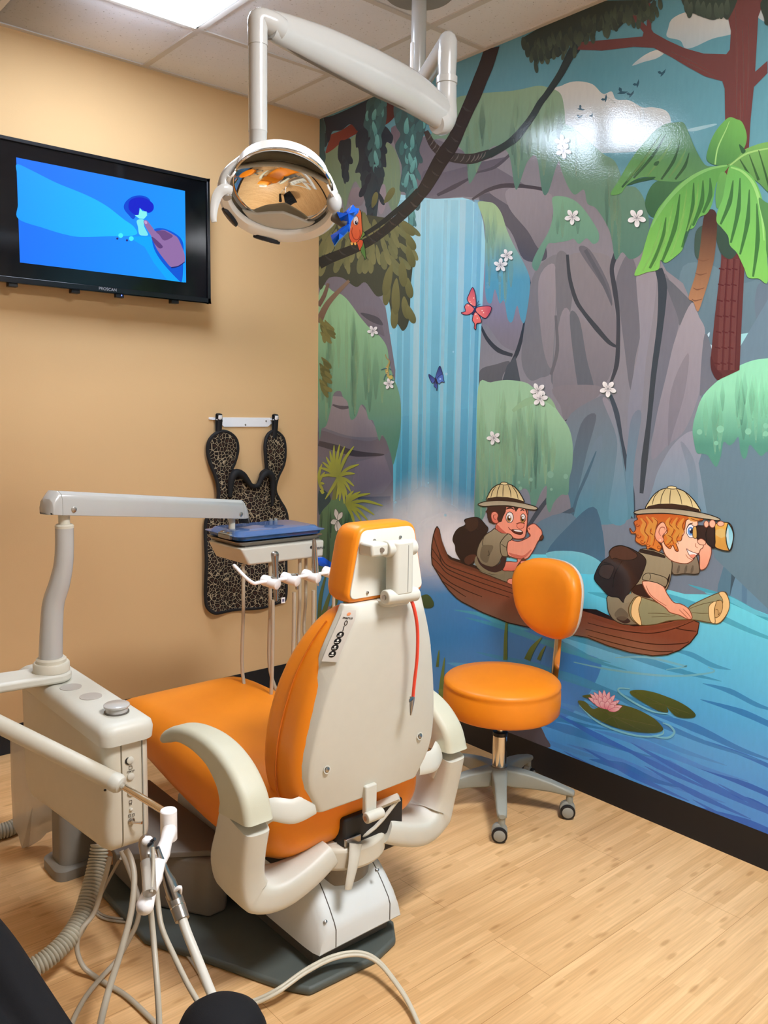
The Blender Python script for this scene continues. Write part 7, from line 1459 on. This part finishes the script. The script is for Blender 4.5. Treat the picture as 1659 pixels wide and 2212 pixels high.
for cx, cy, rx, ry, ix, iy in ((1102, 500, 46, 66, 1095, 515), (1268, 510, 30, 54, 1262, 525)):
    ro.out(K1(*[(cx + rx * math.cos(a * math.pi / 8), cy + ry * math.sin(a * math.pi / 8)) for a in range(16)]), (250, 246, 240), 1.4, (60, 34, 30)); q = K1((ix, iy))[0]; ro.ell(q, 5.0, 7.4, (120, 80, 46), (180, 134, 70)); ro.ell(q, 2.6, 4.0, (30, 20, 18)); ro.ell((q[0] + 1, q[1] - 3.4), 2.2, 2.8, (255, 255, 255), n=10)
ro.line(K1((1060, 400), (1090, 385), (1130, 385), (1160, 405)), [2, 3.5, 3, 1.5], HR); ro.line(K1((1235, 420), (1260, 405), (1285, 420)), [1.5, 3, 1.5], HR); ro.line(K1((1085, 620), (1110, 650), (1150, 660)), [1, 1.6, 1.6], (110, 44, 36))
ro.out(K1((1125, 655), (1180, 650), (1240, 660), (1265, 690), (1240, 712), (1190, 705), (1150, 685)), (90, 40, 34), 1.4, (70, 26, 22)); ro.poly(K1((1150, 655), (1200, 653), (1250, 668), (1240, 680), (1180, 672)), (250, 244, 238))
ro.out(K1((1080, 800), (1100, 770), (1200, 800), (1290, 770), (1350, 730), (1330, 680), (1320, 630), (1360, 590), (1410, 580), (1460, 620), (1500, 670), (1495, 740), (1450, 800), (1400, 900), (1330, 1000), (1260, 1015), (1160, 1000), (1075, 950)), SK, 1.6, (120, 50, 40), (252, 168, 138)); ro.line(K1((1090, 940), (1180, 980), (1280, 985), (1370, 900)), [2, 8, 6, 2], SKD, al=0.5)
ro.line(K1((1340, 690), (1360, 720), (1350, 740)), 1.2, (140, 60, 46)); ro.line(K1((1330, 640), (1350, 630), (1345, 655)), 1.2, (140, 60, 46))
ro.out(K1((1470, 770), (1500, 715), (1520, 740), (1500, 780)), (98, 56, 42), 1.2, (50, 28, 22))
ro.out(K1((1080, 705), (1135, 740), (1120, 780), (1085, 800), (1065, 880), (1080, 970), (1050, 985), (1000, 960), (985, 850), (1000, 790)), KH, 1.6, KHI, (150, 138, 108)); ro.line(K1((1000, 830), (1040, 860), (1066, 870)), 1.3, KHI)
ro.line(K1((1290, 1010), (1230, 1090), (1180, 1200)), [9, 10, 12], (112, 64, 46), (92, 52, 40))
for x, y in ((1270, 1060), (1280, 1100), (1250, 1145)): ro.out(K1((x - 30, y - 18), (x + 30, y - 22), (x + 45, y), (x + 20, y + 20), (x - 25, y + 16)), SK, 1.1, (130, 56, 44))
helmet(ro, K1, [(815, 290), (835, 230), (880, 150), (950, 100), (1030, 85), (1110, 95), (1180, 140), (1240, 220), (1280, 320), (1150, 285), (1000, 262), (880, 272)], [(815, 300), (830, 262), (940, 245), (1080, 250), (1200, 275), (1275, 300), (1280, 332), (1180, 310), (1040, 295), (900, 295)], [(712, 342), (760, 315), (850, 298), (980, 292), (1120, 302), (1280, 328), (1400, 360), (1445, 385), (1420, 408), (1330, 400), (1200, 375), (1060, 355), (900, 358), (780, 365)], [(990, 85), (1005, 68), (1040, 65), (1075, 75), (1070, 95), (1030, 100)],
       [[(930, 120), (890, 180), (870, 255)], [(985, 95), (955, 170), (945, 245)], [(1025, 95), (1020, 170), (1018, 245)], [(1080, 95), (1110, 170), (1118, 250)], [(1130, 110), (1185, 190), (1208, 275)]])
lo = figure('painted_explorer')
lo.out(K2((1180, 800), (1220, 850), (1225, 1000), (1290, 985), (1330, 900), (1350, 800), (1320, 720), (1240, 720)), (250, 184, 152), 1.8, (120, 62, 44), (240, 160, 128))
lo.out(K2((930, 900), (1060, 940), (1150, 900), (1180, 850), (1210, 930), (1220, 1030), (1180, 1055), (1060, 1050), (930, 1050)), (146, 130, 108), 1.8, KHI, (128, 114, 94))
for x in (1000, 1080, 1150): lo.line(K2((x, 960), (x - 10, 1010), (x - 20, 1045)), [3, 6, 3], (116, 102, 84), al=0.6)
lo.out(K2((230, 1290), (220, 1380), (235, 1470), (290, 1550), (400, 1600), (560, 1600), (700, 1560), (760, 1300), (600, 1270), (400, 1290)), (150, 138, 110), 1.8, KHI, (126, 114, 92)); lo.poly(K2((320, 1540), (350, 1515), (420, 1520), (470, 1570), (400, 1590)), (62, 46, 42)); lo.poly(K2((300, 1480), (370, 1420), (450, 1500), (400, 1560), (320, 1530)), (120, 108, 88), al=0.6)
lo.out(K2((560, 810), (700, 790), (860, 850), (920, 920), (915, 1050), (890, 1160), (850, 1240), (760, 1330), (640, 1340), (480, 1280), (540, 1100)), KH, 1.8, KHI, (150, 136, 108))
lo.line(K2((570, 800), (720, 830), (850, 870)), [8, 10, 5], (52, 40, 36)); lo.poly(K2((480, 1200), (600, 1160), (660, 1220), (690, 1310), (600, 1300), (500, 1260)), (50, 34, 32)); lo.poly(K2((900, 1050), (890, 1130), (850, 1210), (840, 1190), (870, 1110)), (40, 30, 28))
lo.out(K2((240, 810), (290, 760), (370, 745), (460, 770), (520, 800), (600, 850), (640, 910), (620, 1000), (560, 1130), (470, 1240), (400, 1360), (340, 1310), (240, 1290), (150, 1200), (80, 1110), (100, 1020), (160, 920), (240, 860)), (56, 42, 40), 1.6, (26, 20, 20), (44, 32, 32))
lo.out(K2((240, 830), (280, 770), (380, 748), (480, 790), (545, 850), (500, 895), (380, 900), (300, 880), (270, 890)), (84, 56, 46), 1.2, (36, 26, 24)); lo.out(K2((160, 960), (290, 970), (260, 1080), (220, 1110), (130, 1060)), (70, 54, 50), 1.2, (32, 24, 24)); lo.line(K2((380, 910), (300, 1060), (280, 1200)), 1.5, (30, 22, 22)); lo.line(K2((180, 930), (240, 940), (290, 970)), 1.5, (30, 22, 22)); lo.poly(K2((430, 1290), (500, 1260), (520, 1310), (450, 1360), (400, 1360)), (152, 140, 112))
# map roll
lo.out(K2((545, 1300), (700, 1340), (880, 1410), (1070, 1440), (1130, 1395), (1300, 1310), (1480, 1245), (1530, 1310), (1545, 1400), (1510, 1500), (1440, 1580), (1330, 1580), (1140, 1550), (900, 1560), (740, 1600), (580, 1605), (480, 1540), (450, 1440), (480, 1360)), (158, 156, 118), 2.0, (96, 72, 42), (142, 142, 108))
lo.out(K2((545, 1300), (590, 1315), (560, 1440), (590, 1600), (540, 1585), (480, 1500), (490, 1380)), (246, 208, 146), 1.4, (110, 80, 44)); lo.out(K2((1430, 1260), (1490, 1248), (1535, 1320), (1545, 1410), (1510, 1500), (1440, 1580), (1380, 1580), (1380, 1480), (1460, 1400), (1470, 1330)), (240, 200, 136), 1.4, (110, 80, 44)); lo.out(K2((1400, 1350), (1460, 1345), (1470, 1420), (1440, 1500), (1390, 1525), (1385, 1440)), (206, 166, 108), 1.4, (110, 80, 44)); lo.out(K2((1330, 1390), (1400, 1350), (1380, 1450), (1390, 1580), (1340, 1570), (1320, 1480)), (246, 210, 148), 1.4, (110, 80, 44)); lo.line(K2((1395, 1440), (1420, 1445), (1425, 1500), (1440, 1470)), 1.2, (110, 80, 44))
for l_ in (((660, 1480), (780, 1480), (900, 1490)), ((700, 1520), (820, 1515), (960, 1505)), ((1110, 1430), (1250, 1380), (1440, 1340)), ((1140, 1470), (1230, 1480), (1320, 1480))): lo.line(K2(*l_), [1, 1.6, 1], (104, 92, 62))
# near arm and hand on the map
lo.out(K2((600, 1150), (640, 1130), (760, 1140), (830, 1190), (870, 1270), (940, 1360), (1020, 1380), (1090, 1420), (1125, 1470), (1140, 1530), (1110, 1545), (1070, 1535), (1000, 1500), (900, 1470), (850, 1420), (750, 1350), (660, 1270)), (252, 190, 158), 1.8, (130, 66, 46), (244, 168, 136))
for l_ in (((1040, 1430), (1090, 1480), (1130, 1530)), ((1000, 1440), (1060, 1500), (1100, 1540)), ((640, 1180), (700, 1290), (860, 1400))): lo.line(K2(*l_), [1, 1.6, 1], (180, 100, 74))
lo.out(K2((620, 1060), (690, 1045), (860, 1100), (850, 1190), (760, 1150), (650, 1125), (600, 1110)), KH, 1.6, KHI, (146, 132, 104)); lo.line(K2((680, 1050), (690, 1080), (680, 1115)), 1.4, KHI)
# head, curly hair
FC, FCL = (250, 186, 152), (255, 210, 178)
lo.out(K2((800, 600), (830, 800), (880, 880), (960, 925), (1080, 940), (1150, 900), (1150, 880), (1190, 840), (1215, 830), (1230, 790), (1260, 760), (1250, 700), (1200, 690), (1190, 600), (1180, 460), (900, 450)), FC, 1.8, (130, 66, 44), FCL, ((900, 800), (1190, 600)))
lo.out(K2((1080, 780), (1110, 800), (1190, 830), (1215, 825), (1190, 845), (1150, 880), (1110, 850)), (250, 246, 240), 1.3, (120, 50, 40)); lo.poly(K2((1110, 850), (1150, 840), (1180, 845), (1150, 880)), (240, 150, 122)); lo.line(K2((1180, 720), (1175, 750), (1200, 770)), [1, 1.6, 1], (190, 110, 80)); lo.line(K2((1150, 900), (1100, 880), (1070, 840)), [1, 1.4, 1], (190, 104, 76))
lo.out(K2((1080, 570), (1100, 525), (1140, 520), (1180, 580), (1170, 640), (1120, 660), (1085, 620)), (246, 246, 250), 1.3, (70, 46, 46)); q = K2((1125, 590))[0]; lo.ell(q, 6.5, 9.5, (70, 122, 190), (120, 170, 226)); lo.ell((q[0] + 1, q[1]), 3.2, 5.4, (26, 32, 60)); lo.ell((q[0] - 1, q[1] - 4), 1.8, 2.4, (255, 255, 255), n=10); lo.line(K2((1080, 560), (1110, 515), (1150, 500)), [1, 2.5, 1], (70, 40, 36))
H1, H2_, H3 = (198, 96, 40), (226, 134, 56), (240, 166, 74)
lo.out(K2((560, 410), (550, 460), (510, 490), (530, 560), (500, 600), (465, 555), (480, 610), (530, 620), (525, 690), (560, 720), (600, 740), (640, 740), (655, 785), (690, 770), (740, 790), (780, 810), (810, 760), (770, 700), (740, 640), (760, 540), (810, 490), (850, 520), (870, 600), (830, 640), (830, 690), (850, 740), (900, 780), (930, 740), (960, 800), (990, 805), (980, 760), (960, 700), (1020, 690), (1035, 620), (1060, 560), (1090, 460), (1250, 470), (1210, 430), (900, 400)), H1, 1.8, (110, 50, 26), H2_)
for l_ in (((580, 450), (620, 500), (600, 580), (640, 640), (620, 720)), ((640, 430), (690, 500), (660, 590), (710, 640), (690, 740)), ((700, 440), (740, 480), (720, 560), (730, 640)), ((900, 440), (870, 500), (920, 560), (890, 640), (920, 720)), ((980, 440), (940, 520), (990, 580), (950, 660), (970, 720)), ((1050, 450), (1010, 520), (1030, 590), (1000, 650)), ((850, 620), (900, 660), (860, 720)), ((1100, 440), (1150, 460), (1220, 470))):
    lo.line(K2(*l_), [2, 10, 9, 3], H3, al=0.75); lo.line([(x + 5, y + 2) for x, y in K2(*l_)], [1, 1.8, 1.8, 1], (140, 62, 28))
for x, y, r in ((555, 640, 10), (600, 700, 10), (545, 520, 8), (660, 740, 8), (780, 760, 9), (880, 740, 9), (975, 790, 6)): qx, qy = K2((x, y))[0]; lo.line([(qx + r * (1 - t / 9) * math.cos(t * 0.8) * .6, qy + r * (1 - t / 9) * math.sin(t * 0.8) * .6) for t in range(9)], [2.2, 1.4, 1], (150, 66, 30), k=2)
lo.out(K2((820, 490), (770, 530), (740, 600), (740, 660), (770, 700), (810, 715), (835, 680), (820, 640), (865, 580), (850, 520)), FC, 1.6, (130, 66, 44), (244, 160, 128)); lo.line(K2((845, 580), (840, 550), (800, 550), (780, 600), (800, 640)), [1, 1.8, 1.8, 1], (170, 92, 66)); lo.ell(K2((795, 685))[0], 2, 2, FCL, n=8)
helmet(lo, K2, [(640, 345), (670, 270), (730, 190), (800, 140), (880, 120), (970, 125), (1060, 160), (1140, 230), (1200, 310), (1228, 380), (1080, 330), (920, 305), (780, 315)], [(638, 350), (660, 318), (780, 292), (920, 290), (1080, 310), (1215, 350), (1228, 385), (1100, 358), (920, 342), (760, 345)], [(510, 380), (580, 355), (700, 342), (860, 342), (1020, 355), (1180, 378), (1340, 415), (1440, 455), (1420, 472), (1330, 462), (1180, 440), (1000, 410), (820, 395), (640, 400), (540, 404)], [(870, 115), (890, 102), (930, 100), (970, 112), (965, 128), (920, 132)],
       [[(780, 155), (730, 220), (708, 300)], [(850, 130), (810, 210), (798, 292)], [(910, 130), (900, 210), (898, 290)], [(970, 128), (1010, 210), (1030, 300)], [(1060, 160), (1120, 240), (1145, 325)]])
# binoculars and holding hand
lo.out(K2((1180, 545), (1240, 530), (1390, 545), (1400, 560), (1390, 760), (1320, 740), (1270, 680), (1185, 660)), (58, 40, 36), 2.0, (24, 18, 18), (44, 32, 30)); lo.out(K2((1150, 555), (1185, 545), (1190, 660), (1150, 650)), (214, 168, 92), 1.3, (40, 26, 22)); lo.line(K2((1310, 540), (1290, 620), (1300, 720)), 2, (28, 20, 20))
lo.out(K2((1400, 505), (1540, 500), (1590, 600), (1585, 690), (1550, 800), (1400, 770), (1390, 700), (1388, 580)), (228, 176, 82), 2.2, (40, 26, 20), (206, 148, 66)); lo.line(K2((1395, 600), (1460, 610), (1520, 610)), [8, 22, 8], (250, 220, 140), al=0.6); lo.out(K2((1535, 508), (1575, 570), (1590, 650), (1570, 750), (1545, 795), (1515, 720), (1508, 610), (1520, 540)), (126, 198, 216), 2.2, (40, 28, 22), (172, 224, 232)); lo.line(K2((1530, 560), (1525, 640), (1540, 720)), [2, 6, 2], (214, 240, 244), al=0.8)
for x, y, w_, h_ in ((1295, 512, 26, 36), (1360, 508, 34, 42), (1450, 508, 38, 28)): lo.out(K2(*[(x + w_ * math.cos(a * math.pi / 6), y + h_ * math.sin(a * math.pi / 6)) for a in range(12)]), (250, 186, 156), 1.4, (130, 66, 46))
lo.out(K2((1200, 690), (1240, 670), (1285, 700), (1280, 735), (1230, 735), (1205, 715)), (250, 190, 158), 1.4, (130, 66, 46))

MURAL = bg.build()
tag(MURAL, 'wall-wide jungle waterfall mural with two cartoon explorers in a canoe', 'wall mural')
for p in PARTS:
    p.parent = MURAL; o = p.build()
